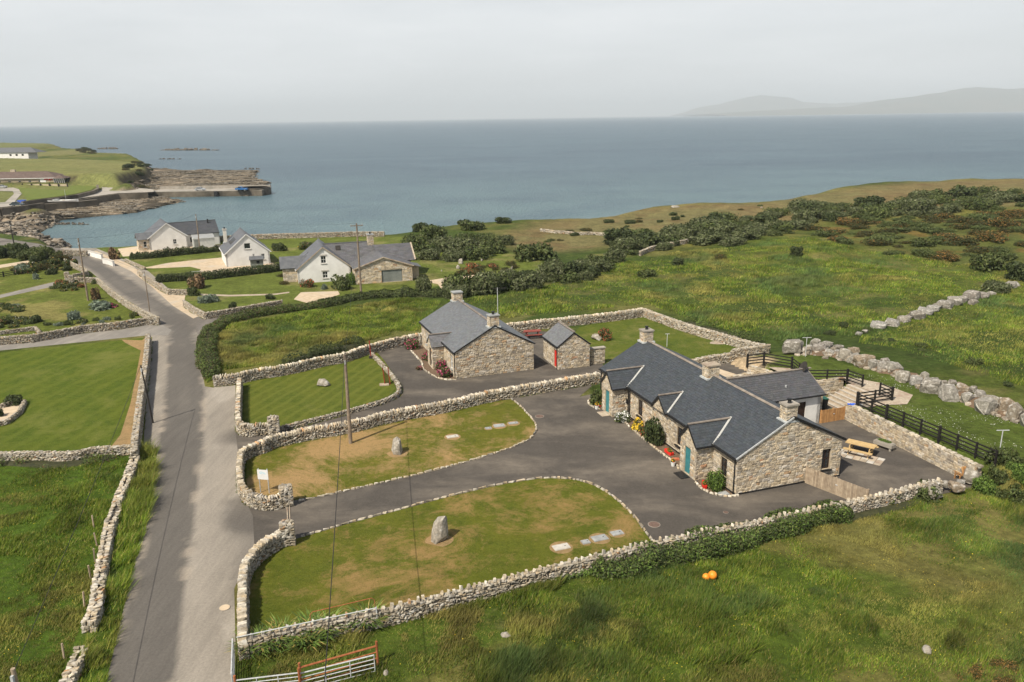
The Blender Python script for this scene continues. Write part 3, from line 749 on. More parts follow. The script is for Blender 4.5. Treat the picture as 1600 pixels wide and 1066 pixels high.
# ================================================================== THE SETTING
def grid_terrain():
    th = np.radians(np.linspace(-62, 58, 430))
    r = np.concatenate([np.linspace(3, 24, 22)[:-1], 24 * (1500 / 24.) ** np.linspace(0, 1, 520)])
    T, Rr = np.meshgrid(th, r); x, y = Rr * np.sin(T), Rr * np.cos(T)
    xf, yf = x.ravel(), y.ravel(); z = hgt(xf, yf); nr, nt_ = x.shape
    i, j = np.meshgrid(np.arange(nr - 1), np.arange(nt_ - 1), indexing='ij'); a = (i * nt_ + j).ravel()
    Fq = np.stack([a, a + 1, a + 1 + nt_, a + nt_], 1)
    keep = z[Fq].max(1) > SEA - 2.2
    Fq = Fq[keep]
    # ---- real ground colours by area
    C = np.empty((len(xf), 3))
    g1, g2, g3 = np.array([.070, .092, .016]), np.array([.125, .122, .030]), np.array([.044, .068, .013])
    n1, n2 = fbm(xf, yf, 14, 31, 4)[:, None], fbm(xf, yf, 42, 37, 3)[:, None]
    C = g1 + (g2 - g1) * sstep((n1 - .4) / .25); C = C + (g3 - C) * sstep((n2 - .52) / .15)
    n4 = fbm(xf, yf, 5.5, 33, 4)[:, None]; C = C + (np.array([.155, .14, .05]) - C) * sstep((n4 - .55) / .12) * .55; C = C + (np.array([.040, .058, .013]) - C) * sstep((.42 - n4) / .12) * .6
    def paint(mask, c): 
        nonlocal C
        C = C + (np.array(c) - C) * np.clip(mask, 0, 1)[:, None]
    nz = fbm(xf, yf, 22, 41, 4); nf = fbm(xf, yf, 5, 43, 3)
    dx, dy = xf - H0[0], yf - H0[1]; s, l = dx * GX + dy * GY, -dx * GY + dy * GX
    # heath on the headland to the right
    heath = [at(840, 347), at(1000, 327), at(1190, 316, 1), at(1500, 279, 3), at(1900, 279, 3), at(1900, 330, 3), at(1500, 325, 2), at(1300, 345, 1), at(1100, 372), at(960, 385), at(840, 392), at(760, 380)]
    m = sstep((sd_poly(xf, yf, heath) + 6) / 14); paint(m * (.75 + .25 * nz), (.165, .125, .058)); paint(m * sstep((nz - .5) / .15) * .7, (.13, .125, .05)); paint(m * sstep((nf - .6) / .1) * .6, (.13, .085, .04))
    gorse = [at(1270, 352, 1), at(1600, 330, 2), at(1900, 330, 2), at(1900, 425, 1), at(1600, 420, 1), at(1380, 400), at(1300, 380)]
    m = sstep((sd_poly(xf, yf, gorse) + 3) / 8); paint(m * .8, (.072, .086, .022)); paint(m * sstep((nf - .55) / .12) * .6, (.17, .10, .03))
    # mown gardens of the houses by the shore
    gardens = [at(0, 400), at(110, 395), at(150, 425), at(236, 500), at(120, 512), at(0, 528), at(-200, 545), at(-200, 395)]
    paint(sstep(sd_poly(xf, yf, gardens) + .5), (.100, .122, .022)); paint(sstep(sd_poly(xf, yf, gardens)) * sstep((nf - .56) / .1) * .6, (.24, .20, .075))
    g2_ = [at(120, 388), at(200, 383), at(360, 368), at(560, 366), at(640, 370), at(700, 385), at(840, 400), at(860, 425), at(720, 440), at(650, 455), at(560, 458), at(440, 478), at(330, 487), at(300, 478), at(225, 425), at(170, 404)]
    paint(sstep(sd_poly(xf, yf, g2_) + .5), (.100, .125, .024)); paint(sstep(sd_poly(xf, yf, g2_)) * sstep((nf - .58) / .1) * .5, (.22, .19, .08))
    # raised lawn behind the cottage
    rl = [HL(17, -4.8), HL(17, 21), HL(15, 22), HL(14, 27.5), HL(23.2, 27), HL(24.5, 18), HL(27.4, 13), HL(28, 0), HL(27, -4.8)]
    paint(sstep((sd_poly(xf, yf, rl) + .2) * 2), (.078, .108, .020)); paint(sstep(sd_poly(xf, yf, rl)) * sstep((nf - .55) / .1) * .5, (.14, .15, .045)); paint(sstep(sd_poly(xf, yf, rl)) * sstep((n1[:, 0] - .5) / .1) * .4, (.06, .09, .016)); paint(sstep(sd_poly(xf, yf, [HL(13, 21), HL(16.5, 20.6), HL(19.2, 21.5), HL(20.5, 24.5), HL(18, 27.5), HL(13, 28.2)]) + .5), (.40, .31, .20))
    # field at the foot of the picture
    f1 = sstep((-l - 5.2) / .6) * sstep((xf + 14) / 2); paint(f1, (.066, .098, .013)); paint(f1 * sstep((fbm(xf, yf, 9, 51, 4) - .5) / .12) * .8, (.15, .135, .04)); paint(f1 * sstep((s + 2) / 14) * sstep((l + 22) / 9) * .7, (.17, .15, .05))
    f2 = sstep(-15.2 - xf + .18 * (yf - 28) * -1 - 1) * sstep((62 - yf) / 3); paint(f2, (.060, .102, .011))
    # headlands
    for poly, cc in ((HEAD1, (.155, .155, .055)), (HEAD2, (.15, .145, .055)), (HEAD3, (.135, .14, .05))):
        mh = sstep((sd_poly(xf, yf, poly) + 3) / 4); paint(mh, cc); paint(mh * sstep((nz - .48) / .1) * .4, (.11, .13, .04))
    # everything low by the water is rock and shingle; faces too steep for grass are rock and peat
    low = sstep((-1.2 - z) / 1.0); hb = sstep((sd_poly(xf, yf, HARBOUR) + 2) / 4)
    far_ = np.hypot(xf, yf) > 120
    paint(low * (1 - hb) * far_, (.13, .105, .075)); paint(low * (1 - hb) * far_ * sstep((nf - .5) / .1), (.26, .21, .155)); paint(low * (1 - hb) * far_ * sstep((nz - .55) / .08) * .9, (.045, .038, .028))
    paint(sstep((-4.9 - z) / .5) * far_, (.045, .04, .028))
    paint(hb * .9, (.14, .15, .05))
    cliff = sstep((sd_poly(xf, yf, HEAD1) + 9) / 3) * sstep((2.0 - z) / .8) * sstep((z + 4.4) / 1) * (1 - hb); paint(cliff * (yf > 280), (.06, .05, .028))
    used = np.unique(Fq); remap = -np.ones(len(xf), int); remap[used] = np.arange(len(used))
    V = np.column_stack([xf, yf, z])[used]; Fq = remap[Fq]
    me = mesh_np('ground', V, Fq.ravel(), np.full(len(Fq), 4), C[used], M['terrain'], True)
    return link('ground', me, None, None, 'structure')
grid_terrain()

q = MB(); q.add([(-38000, -400, SEA), (38000, -400, SEA), (38000, 39000, SEA), (-38000, 39000, SEA)], [(0, 1, 2, 3)]); q.build('sea', M['sea'], kind='structure')

# far mountains: height profile across, bell-shaped in depth
def mountains(name, prof, D, depth, seed):
    f = []
    for px_, py_ in prof:
        u, v = (px_ - 800) / F_PX, (533 - py_) / F_PX; u2, v2 = u * cR + v * sR, -u * sR + v * cR; dd = D + depth / 2
        f.append((dd * u2 / (cP + v2 * sP), CAM_H + dd * (-sP + v2 * cP) / (cP + v2 * sP) - SEA))
    X = np.linspace(f[0][0], f[-1][0], 220); H = np.interp(X, [a for a, _ in f], [max(b, 0) for _, b in f]); Yd = np.linspace(0, depth, 26)
    V, Fc = [], []
    for j, yy in enumerate(Yd):
        bell = math.sin(math.pi * min(1, max(0, yy / depth))) ** .8
        nn = fbm(X, np.full_like(X, yy), 900, seed, 4)
        V.append(np.column_stack([X, np.full_like(X, D + yy), SEA - 3 + (H * bell * (.80 + .34 * nn)) + 8 * bell]))
    V = np.concatenate(V); n = len(X)
    for j in range(len(Yd) - 1):
        for i in range(n - 1): Fc += [j * n + i, j * n + i + 1, (j + 1) * n + i + 1, (j + 1) * n + i]
    me = mesh_np(name, V, Fc, [4] * (len(Fc) // 4), None, M['hill'], True); return link(name, me, None, None, 'structure')
M['hill'] = mat_var('hill_heather', (.06, .07, .035), (.10, .09, .05), .002, .95, 0)
mountains('hills', [(1100, 179), (1160, 175), (1230, 171), (1340, 165), (1400, 153), (1440, 148), (1500, 140), (1560, 137), (1600, 134), (1700, 139), (1850, 135), (2100, 160), (2300, 170)], 15500, 4500, 3)
mountains('hills', [(1070, 178), (1090, 170), (1130, 161), (1150, 155), (1180, 150), (1225, 154), (1240, 160), (1300, 163), (1345, 160), (1500, 158), (1700, 158)], 22000, 5000, 8)

# the air between: one box of thin haze round everything
q = MB(); q.box((0, 19400, 290), (79000, 41000, 600))
hz_m = bpy.data.materials.new('sea_haze'); hz_m.use_nodes = True; nt = hz_m.node_tree; nt.nodes.clear()
o_ = nt.nodes.new("ShaderNodeOutputMaterial"); pv = nt.nodes.new("ShaderNodeVolumePrincipled"); pv.inputs["Density"].default_value = 8.5e-5
pv.inputs["Color"].default_value = (.84, .93, 1.0, 1); nt.links.new(pv.outputs[0], o_.inputs["Volume"])
q.build('haze', hz_m, kind='stuff')

# ---- flat surfaces at cottage level, each a few millimetres above the one below
VERGE = pxs((100, 1200), (166, 1066), (205, 900), (236, 770), (246, 706), (224, 700), (228, 640), (234, 560), (238, 527), (226, 524.6), (0, 548), (-60, 554), (-60, 541), (0, 535.7), (249, 505),
      (234, 492), (217, 479.5), (194, 466), (173, 451), (155, 436), (142, 425), (113, 409), (95, 400), (60, 392), (95, 388), (150, 388), (200, 408), (232, 424), (262, 450), (290, 458), (286, 470), (318, 490), (352, 484), (440, 472), (440, 480), (352, 497), (322, 512), (313, 530), (315, 570), (320, 604), (334, 606), (368, 590), (368, 672),
      (430, 668), (438, 690), (400, 700), (370, 712), (372, 770), (458, 782), (462, 820), (420, 846), (384, 880), (366, 920), (368, 1010), (362, 1066), (350, 1200))
CARR = pxs((90, 1200), (160, 1066), (190, 968), (224, 850), (245, 725), (255, 655), (262, 590), (262, 545), (262, 516), (239, 493), (219, 480), (195, 465), (175, 450.5), (156, 434), (143, 424.5), (114, 408), (85, 395), (40, 386), (-80, 378), (-80, 366), (0, 372), (60, 381),
      (105, 391), (130, 398), (162, 411), (184, 424), (211, 443), (236, 459.5), (260, 473), (285, 490), (302, 510), (311, 540), (313, 575), (318, 605), (318, 650), (316, 700), (306, 770), (296, 850), (286, 930), (272, 1066), (255, 1200))
def road_surface():
    bm = bmesh.new()
    for poly, z in ((VERGE, .004),):
        vs = [bm.verts.new((p[0], p[1], z)) for p in poly]
        for t in tessellate_polygon([[Vector((p[0], p[1], 0)) for p in poly]]):
            try: bm.faces.new([vs[i] for i in t])
            except ValueError: pass
    for _ in range(12):
        es = [e for e in bm.edges if e.calc_length() > (.55 if min(e.verts[0].co.y, e.verts[1].co.y) < 90 else 1.8)]
        if not es or len(bm.verts) > 150000: break
        bmesh.ops.subdivide_edges(bm, edges=es, cuts=1); bmesh.ops.triangulate(bm, faces=[f for f in bm.faces if len(f.verts) > 3])
    bmesh.ops.recalc_face_normals(bm, faces=bm.faces[:])
    me = bpy.data.meshes.new('road'); bm.to_mesh(me); bm.free()
    n = len(me.vertices); co = np.empty(n * 3, np.float32); me.vertices.foreach_get('co', co); x, y = co[0::3].astype(float), co[1::3].astype(float)
    sd = sd_poly(x, y, CARR); k = sstep((sd + .25 + .16 * (fbm(x, y, 2.0, 91, 4) - .5)) / .38)[:, None]
    apron = np.array([.225, .200, .166]) * (.80 + .40 * fbm(x, y, 5, 93, 4))[:, None]; dark = np.array([.092, .083, .072]) * (.9 + .2 * fbm(x, y, 6, 95, 4))[:, None]
    wheel = (np.exp(-((sd - 1.5) / .45) ** 2) + .6 * np.exp(-((sd - .5) / .3) ** 2))[:, None] * sstep((fbm(x, y, 9, 98, 3) - .42) / .2)[:, None] * .18
    pale = sstep((fbm(x * 2.4, y * .55, 5, 96, 4) - .52) / .12)[:, None] * sstep((-sd - .3) / .6)[:, None]; apron = apron + (np.array([.33, .30, .255]) - apron) * pale * .6
    c = apron + (dark - apron) * np.clip(k - wheel * k, 0, 1)
    drv = np.array([.088, .078, .067])
    for (gx_, gy_), r0 in (((440, 795), 4.6), ((410, 815), 3.0), ((385, 680), 2.6), ((420, 672), 3.0), ((345, 498), 7.0)):
        g_ = at(gx_, gy_); m_ = sstep((r0 + 2.0 * (fbm(x, y, 3, 55, 3) - .5) - np.hypot(x - g_[0], y - g_[1])) / 1.8)[:, None]; c = c + (drv - c) * m_ * .85
    wside = at(366, 930); m_ = sstep((1.5 - np.abs(x - (at(363, 930)[0] - .4))) / 1.6) * (y < 45) * (sd < -2.5); c = c + (np.array([.135, .12, .102]) - c) * (m_ * .75)[:, None]
    shl = sstep((.9 - np.abs(x - at(233, 600)[0] - 1.0)) / .9) * (y > 56) * (y < 82) * (x < at(250, 600)[0]); 
    grit = sstep((fbm(x, y, 2.2, 99, 4) - .56) / .1)[:, None] * sstep((.5 - np.abs(sd)) / .5)[:, None]; c = c + (np.array([.33, .28, .22]) - c) * grit * .6
    a = me.color_attributes.new('Col', 'FLOAT_COLOR', 'POINT'); cc = np.ones((n, 4), np.float32); cc[:, :3] = c; a.data.foreach_set('color', cc.ravel())
    me.materials.append(M['road_mix']); link('road', me, None, None, 'structure')
m, nt, b = new_mat('road_surface'); a_ = nt.nodes.new("ShaderNodeAttribute"); a_.attribute_name = "Col"
f1_ = rng_(nt, noise(nt, 7, 7, .85), .3, .7, .72, 1.28); f2_ = rng_(nt, noise(nt, .9, 8, .8, stretched(nt, 2.2, .22, 1, .20), .3), .35, .65, .86, 1.14)
mm_ = nt.nodes.new("ShaderNodeMath"); mm_.operation = 'MULTIPLY'; nt.links.new(f1_, mm_.inputs[0]); nt.links.new(f2_, mm_.inputs[1])
v_ = nt.nodes.new("ShaderNodeVectorMath"); v_.operation = 'SCALE'; nt.links.new(a_.outputs["Color"], v_.inputs[0]); nt.links.new(mm_.outputs[0], v_.inputs[3]); nt.links.new(v_.outputs[0], b.inputs["Base Color"])
b.inputs["Roughness"].default_value = .9; bump(nt, b, noise(nt, 25, 3), .4, .006); M['road_mix'] = m
road_surface()
sheet('lane', pxs((226, 524.6), (0, 548), (-60, 554), (-60, 541), (0, 535.7), (249, 505), (268, 516), (262, 524)), M['lane'], 2)
sheet('lane', pxs((308, 497), (330, 494.5), (345, 491), (440, 473), (440, 480), (352, 497), (324, 512), (314, 528), (306, 518)), M['road'], 2)
sheet('verge', pxs((150, 392), (200, 412), (225, 428), (262, 452), (290, 460), (288, 470), (308, 484), (318, 491), (302, 498), (270, 478), (236, 447), (205, 424), (178, 411), (140, 396)), M['gravel'], 2)
sheet('shore_road', pxs((-80, 378), (-80, 366), (0, 372), (60, 381), (100, 390), (85, 395), (40, 386)), M['road'], 3)
# yards
sheet('driveway', pxs((368, 672), (432, 664), (560, 640), (628, 610), (620, 590), (590, 552), (590, 542), (656, 530), (800, 515), (880, 520), (935, 545), (945, 580), (940, 600), (600, 660), (438, 692), (402, 702), (372, 710)), M['drive'], 2)
sheet('driveway', pxs((395, 806), (380, 776), (462, 782), (600, 745), (780, 700), (790, 625), (940, 590)) + [HL(-2, 22), HL(8, 24), HL(9, 28.3), HL(23, 28.6), HL(17.1, 20), HL(17.1, 14.2), HL(20.9, 14.2), HL(20.9, 9), HL(17.1, 9), HL(17.1, -4.9)] + pxs((1020, 853), (900, 870), (480, 860), (398, 862)), M['drive'], 3)
sheet('gravel_yard', [HL(9.2, 14.5), HL(16.9, 14.5), HL(16.9, 20.5), HL(15.2, 22.5), HL(13.8, 27.8), HL(9.2, 27.8)], M['gravel'], 4)
# lawns
sheet('lawn', pxs((-150, 566), (0, 551), (224, 528), (223, 560), (217, 620), (205, 694), (190, 700), (0, 707), (-150, 712)), M['lawn_left'], 1)
sheet('dead_grass', pxs((222, 532), (227, 528), (226, 570), (220, 620), (207, 694), (172, 700), (188, 680), (204, 630), (214, 580), (220, 548), (196, 536), (190, 531)), M['dead_grass'], 2)
sheet('lawn', pxs((374, 602), (380, 592), (560, 550), (584, 545), (600, 563), (612, 582), (622, 604), (606, 620), (540, 641), (440, 666), (374, 664)), M['lawn_small'], 4)
lawn3 = [at(*p) for p in ((386, 712), (420, 700), (600, 660), (795, 621), (812, 634), (832, 655), (839, 670), (831, 684), (800, 699), (760, 712), (720, 724), (640, 744), (560, 762), (470, 782), (400, 775), (384, 765))]
sheet('lawn', smooth_path(lawn3 + [lawn3[0]], 1), M['lawn_dry'], 5)
lawn4 = [at(*p) for p in ((385, 1000), (388, 900), (400, 870), (430, 850), (464, 842), (540, 820), (600, 804), (700, 777), (780, 758), (850, 747), (900, 750), (940, 763), (985, 800), (1019, 848), (1019, 856), (860, 895), (690, 938), (500, 978))]
sheet('lawn', lawn4, M['lawn_low'], 5)
sheet('lawn', pxs((892, 528), (905, 512), (1003, 487), (1080, 512), (1170, 545), (1130, 558), (1078, 570), (1000, 590), (955, 590), (945, 560), (918, 538)), M['lawn_rear'], 5)
# gardens by the shore
sheet('gravel_drive', pxs((184, 389), (218, 384.5), (290, 384), (352, 382), (352, 388.5), (240, 398), (192, 401)), M['gravel'], 2)
sheet('gravel_drive', pxs((222, 419), (263, 411), (310, 406), (352, 402), (425, 410), (440, 417), (420, 421), (370, 426), (318, 432), (306, 430), (314, 421), (297, 417), (240, 419.5)), M['gravel'], 2)
sheet('gravel_drive', pxs((459, 468), (470, 457), (528, 455), (531, 460), (510, 468), (485, 475)), M['gravel'], 2)
sheet('path', pxs((308, 459), (360, 461), (430, 459), (452, 456), (452, 458), (430, 461), (360, 463.5), (308, 461.5)), M['paving'], 3)
sheet('path', pxs((0, 461), (84, 441), (92, 446), (0, 466), (-80, 484), (-80, 478)), M['lane'], 3)
sheet('path', pxs((-80, 427), (0, 414), (60, 405), (62, 409), (0, 419), (-80, 432)), M['gravel'], 3)
sheet('path', pxs((672, 438), (726, 430), (760, 424), (800, 421), (800, 424), (762, 428), (728, 436), (708, 450), (690, 452), (684, 444), (672, 442)), M['gravel'], 3)

# ---- raised ground: steps, paths, retaining walls
def flags(name, pts_sl, z, mat, lab=None):
    return sheet(name, [HL(a, b) for a, b in pts_sl], mat, 0, z, 'structure')
flags('path', [(19.6, 9.1), (20.9, 9.1), (20.9, 14.1), (17.2, 14.1), (17.2, 14.9), (21.8, 14.9), (23.4, 12.2), (23.6, 8.6), (21.4, 7.0), (19.0, 7.6), (17.5, 7.6), (17.5, 8.8)][::-1], 1.345, M['paving'])
flags('path', [(15.6, 20.8), (19.0, 18.6), (19.0, 18.0), (17.3, 18.2), (17.3, 14.6), (20.9, 14.6), (20.9, 14.1), (17.0, 14.1), (17.0, 20)], 1.33, M['paving'])
def stone_box_wall(label, sl0, sl1, z0, z1, th, cat='retaining wall', cope=True, name='retaining_wall', base_z=0.0, faces=(1, -1), lift=1.0):
    a, b = HL(*sl0), HL(*sl1); L = math.hypot(b[0] - a[0], b[1] - a[1]); ang = math.atan2(b[1] - a[1], b[0] - a[0])
    r = thing(name, label, cat, (a[0], a[1], base_z), ang)
    q = MB(); q.box((L / 2, 0, (z0 + z1) / 2), (L, th, z1 - z0)); q.build('wall_heart', M['mortar'], r)
    q = MB()
    for f in faces:
        Uv = X_ if f == -1 else -X_; O = Vector((0, -th / 2, 0)) if f == -1 else Vector((L, th / 2, 0))
        masonry(q, O, Uv, Z_, Vector((0, f, 0)), [(0, z0), (L, z0), (L, z1), (0, z1)], [], lift)
    masonry(q, Vector((L, -th / 2, 0)), Y_, Z_, X_, [(0, z0), (th, z0), (th, z1), (0, z1)], [], lift)
    masonry(q, Vector((0, th / 2, 0)), -Y_, Z_, -X_, [(0, z0), (th, z0), (th, z1), (0, z1)], [], lift)
    q.build('stonework', M['stone'], r, None, 'stuff')
    if cope:
        x = 0; cope_m = [None] * 4
        for k in range(4):
            tv, tf = SLABS[k]; cope_m[k] = mesh_np('cope_stone', tv, tf.ravel(), np.full(len(tf), 3), np.repeat(dry_cols(1, .95), len(tv), 0), M['dry'])
        while x < L:
            ln = random.uniform(.3, .65); o = bpy.data.objects.new('cope_stone', random.choice(cope_m)); COL.objects.link(o); o.parent = r
            o.location = (x + ln / 2, random.uniform(-.03, .03), z1 + .02); o.scale = (ln / 2 * 1.02, th * .56, random.uniform(.05, .10)); o.rotation_euler = (0, random.uniform(-.06, .06), random.uniform(-.08, .08)); x += ln
    return r
stone_box_wall('long retaining wall of rubble stone holding up the lawn behind the patio', (16.9, 8.9), (16.5, -4.4), -.1, 1.36, .5, lift=.92)
stone_box_wall('short stone wall beside the garden steps with rough stone cope', (17.0, 14.3), (20.7, 14.0), -.1, 1.5, .4, 'stone wall', name='stone_wall')
stone_box_wall('stubby stone pier between the white gable and the wheelie bin', (14.6, 11.2), (15.9, 11.2), -.05, 1.75, .8, 'stone wall', False, 'stone_wall')
stone_box_wall('low stone wall round the gravel yard behind the extension', (17.0, 14.6), (15.6, 21.0), -.1, 1.35, .4, 'stone wall', name='stone_wall')
stone_box_wall('ruined stone wall with openings in the gravel yard', (9.4, 18.4), (15.4, 19.2), -.1, 1.25, .45, 'stone wall', name='stone_wall')
r = thing('garden_steps', 'broad sandstone garden steps climbing from the yard to the lawn', 'steps', HL(17.6, 11.2), math.radians(18.6))
for k in range(7):
    q = MB(); q.box((.3 + k * .48, 0, .093 + k * .093), (.50 if k < 6 else .9, 3.6, .186 + k * .186), col=None); q.build('step', M['paving'], r)
    q = MB(); q.box((.08 + k * .48, 0, .186 + k * .186 + .012), (.10, 3.6, .03)); q.build('step_nosing', M['slab_pale'], r)

# ================================================================== DRY STONE WALLS
def W(label, pp, h=1.0, w=.5, sm=1, z=None, **k):
    pts = [at(a, b, (h if z is None else z)) for a, b in pp]
    return dry_wall(label, smooth_path(pts, sm) if sm else pts, h, w, **k)
W('long dry stone boundary wall between the patchy lawn and the rough foreground field', ((374, 1001), (480, 975), (586, 955), (690, 930), (760, 911), (850, 888), (940, 866), (1020, 847), (1110, 829), (1200, 811), (1300, 789), (1400, 767), (1470, 750)), .95, .5, cope='spaced', cope_gap=.33, sl=.36, near=True)
p_s = at(448, 822, 1.2); p_n = at(446, 764, 1.2)
W('curved dry stone entrance wall south of the gate, ending in a square pillar', ((379, 1003), (378, 940), (379, 893), (386, 872), (403, 853), (425, 837), (445, 826)), 1.0, .55, cope='upright', sl=.34, pillars=[(p_s, .85, 1.25)], near=True)
W('short curved dry stone entrance wall with a pillar beside the white sign', ((438, 773), (418, 777), (396, 773), (379, 762), (374, 745), (374, 720), (376, 704), (390, 696), (408, 690)), .95, .5, cope='upright', sl=.32, pillars=[(p_n, .85, 1.2)], near=True)
W('long dry stone wall with upright coping dividing the two driveways', ((408, 690), (428, 681), (453, 675), (494, 667), (535, 661), (566, 654), (608, 643), (660, 634), (700, 627), (762, 612), (834, 600), (905, 588), (937, 583)), 1.0, .52, cope='upright', sl=.34, sm=1)
p3_ = at(427, 657, 1.3)
W('dry stone wall round the west corner of the striped lawn, with a pillar', ((374, 590), (372, 625), (371, 657), (380, 664), (403, 663), (420, 661)), 1.0, .5, cope='upright', sl=.32, sm=1, pillars=[(p3_, .9, 1.4)])
W('low rounded stone kerb wall along the south side of the striped lawn', ((438, 666), (484, 655), (539, 641), (566, 634), (605, 622), (623, 612), (624, 600), (612, 583), (600, 570), (589, 558), (580, 550)), .42, .42, sl=.34, sm=1)
W('dry stone wall behind the striped lawn below the rough field', ((333, 588), (368, 585), (401, 577), (447, 571), (504, 557.5), (539, 552), (566, 542), (590, 536), (620, 528), (655, 522)), 1.05, .5, cope='upright', sl=.34, sm=1)
W('dry stone wall behind the small cottage running on past the shed lawn', ((655, 522), (720, 514), (796, 506), (857, 499), (929, 492), (970, 487), (1005, 482)), 1.1, .55, cope='upright', sl=.36, sm=1)
W('broad pale tumbled stone wall running down from the far corner of the rear lawn', ((1005, 482), (1043, 496), (1082, 509), (1135, 523), (1170, 534), (1200, 543)), 1.0, .85, sl=.36, sm=1, lift=1.15)
W('pale dry stone wall between the rear lawn and the gravel yard', ((1200, 544), (1148, 551), (1109, 556), (1077, 563)), 1.0, .6, sl=.36, sm=1, lift=1.1)
W('thick dry stone wall on the west side of the road beside the mown lawn', ((231, 521), (228, 559), (220.6, 606), (215, 648), (210, 685), (209, 704)), 1.1, .62, cope='flat', sl=.32, sm=1)
W('straggling dry stone wall at the foot of the mown lawn', ((204, 695), (175, 697), (147, 698), (113, 706), (52, 705), (0, 706), (-90, 708)), .8, .5, sl=.36, sm=1, lift=1.15)
W('tumbledown stone wall in the grass verge beside the road, upper stretch', ((209, 712), (200, 737), (189, 762), (181, 785), (170, 815), (163, 855), (157, 884), (151, 921), (144, 955), (136, 970)), .7, .75, sl=.38, sm=1, lift=1.3, ragged=1)
W('tumbledown stone wall in the grass verge beside the road, nearest stretch', ((126, 1008), (116, 1030), (104, 1055), (84, 1100)), .65, .7, sl=.38, sm=0, lift=1.3, ragged=1)
W('dry stone wall between the flower garden and the lane', ((-80, 536), (0, 526), (49, 522.5), (84, 516.5), (130, 508), (179, 503.5), (227, 496), (248, 496)), 1.0, .5, sl=.36, sm=0)
W('mortared pale stone garden wall following the road bend', ((156, 437), (171, 451), (195, 468), (211, 477.5), (228, 487), (247, 495)), 1.0, .42, sl=.34, sm=1, lift=1.1)
W('short pale garden wall curving in to the house gateway', ((101, 404), (117, 412), (133, 418.5), (137, 423), (128, 426), (114, 428)), 1.0, .42, sl=.34, sm=1, lift=1.1, pillars=[(at(104, 428, 1.3), .7, 1.4)])
W('low garden wall from the gate pillar to the road corner', ((110, 433), (130, 433), (150, 434), (156, 437)), .9, .42, sl=.34, sm=0, lift=1.1, pillars=[(at(111, 433, 1.3), .7, 1.4)])
W('low stone edging wall beside the flower bed of the near garden', ((0, 517), (30, 513), (55, 510), (62, 517)), .5, .4, sl=.34, sm=0)
W('overgrown stone wall between the sandy verge and the middle garden', ((216, 420), (227, 430), (240, 438), (252, 446), (264, 452), (293, 452.5)), .85, .5, sl=.36, sm=0, lift=1.05)
W('coursed stone wall bounding the garden of the stone-winged house', ((287, 468.5), (302, 479), (320, 488), (350, 483.5), (395, 476), (440, 468.5)), .95, .42, sl=.32, sm=0, lift=1.05)
W('low stone wall along the hedge west of the middle white house', ((196, 404), (212, 411), (226, 417)), .6, .4, sl=.36, sm=0, lift=1.05)
W('pale rubble sea wall behind the white houses', ((340, 369), (395, 366.5), (440, 365), (500, 363.5), (554, 362), (600, 362)), 1.1, .8, sl=.5, sm=0, lift=1.1)
W('pale stone field wall crossing the heath near the shore', ((845, 358), (870, 360), (900, 361.5), (930, 361), (965, 363)), .7, .8, sl=.7, sm=0, lift=1.2, ragged=1)
W('stone field wall half hidden by the windswept bushes', ((1000, 392), (1020, 386), (1045, 382), (1075, 377)), .9, .6, sl=.5, sm=0, lift=1.1)
W('low stone wall of the wedge-shaped bed in the mown lawn', ((0, 631), (22, 626), (38, 624), (30, 640), (10, 656), (-30, 664)), .42, .4, sl=.34, sm=0, lift=1.05)
W('stone wall at the back of the pub garden by the bridge', ((96, 390), (118, 391), (135, 392)), 1.1, .5, sl=.5, sm=0, lift=.8)
sheet('flower_bed', pxs((0, 633), (36, 628), (26, 643), (8, 660), (-20, 664)), M['gravel'], 2)

# white painted roadside wall in two lengths
def plain_wall(label, pp, h, w, mat, cat='wall', name='garden_wall'):
    pts = [at(a, b, h) for a, b in pp]; r = thing(name, label, cat, (pts[0][0], pts[0][1], 0)); o = Vector(r.location)
    for i, (a, b) in enumerate(zip(pts[:-1], pts[1:])):
        q = MB(); q.bar(Vector((a[0], a[1], h / 2)) - o, Vector((b[0], b[1], h / 2)) - o, w, h); q.build('wall_length', mat, r)
        q = MB(); q.bar(Vector((a[0], a[1], h + .04)) - o, Vector((b[0], b[1], h + .04)) - o, w + .08, .08); q.build('coping', M['slab_pale'], r)
    return r
plain_wall('whitewashed roadside wall nearest the harbour', ((138, 392), (148, 395), (159, 398)), .9, .35, M['white'])
plain_wall('whitewashed roadside wall beside the brown shrub', ((161, 404), (170, 406), (177, 408.5)), .9, .35, M['white'])

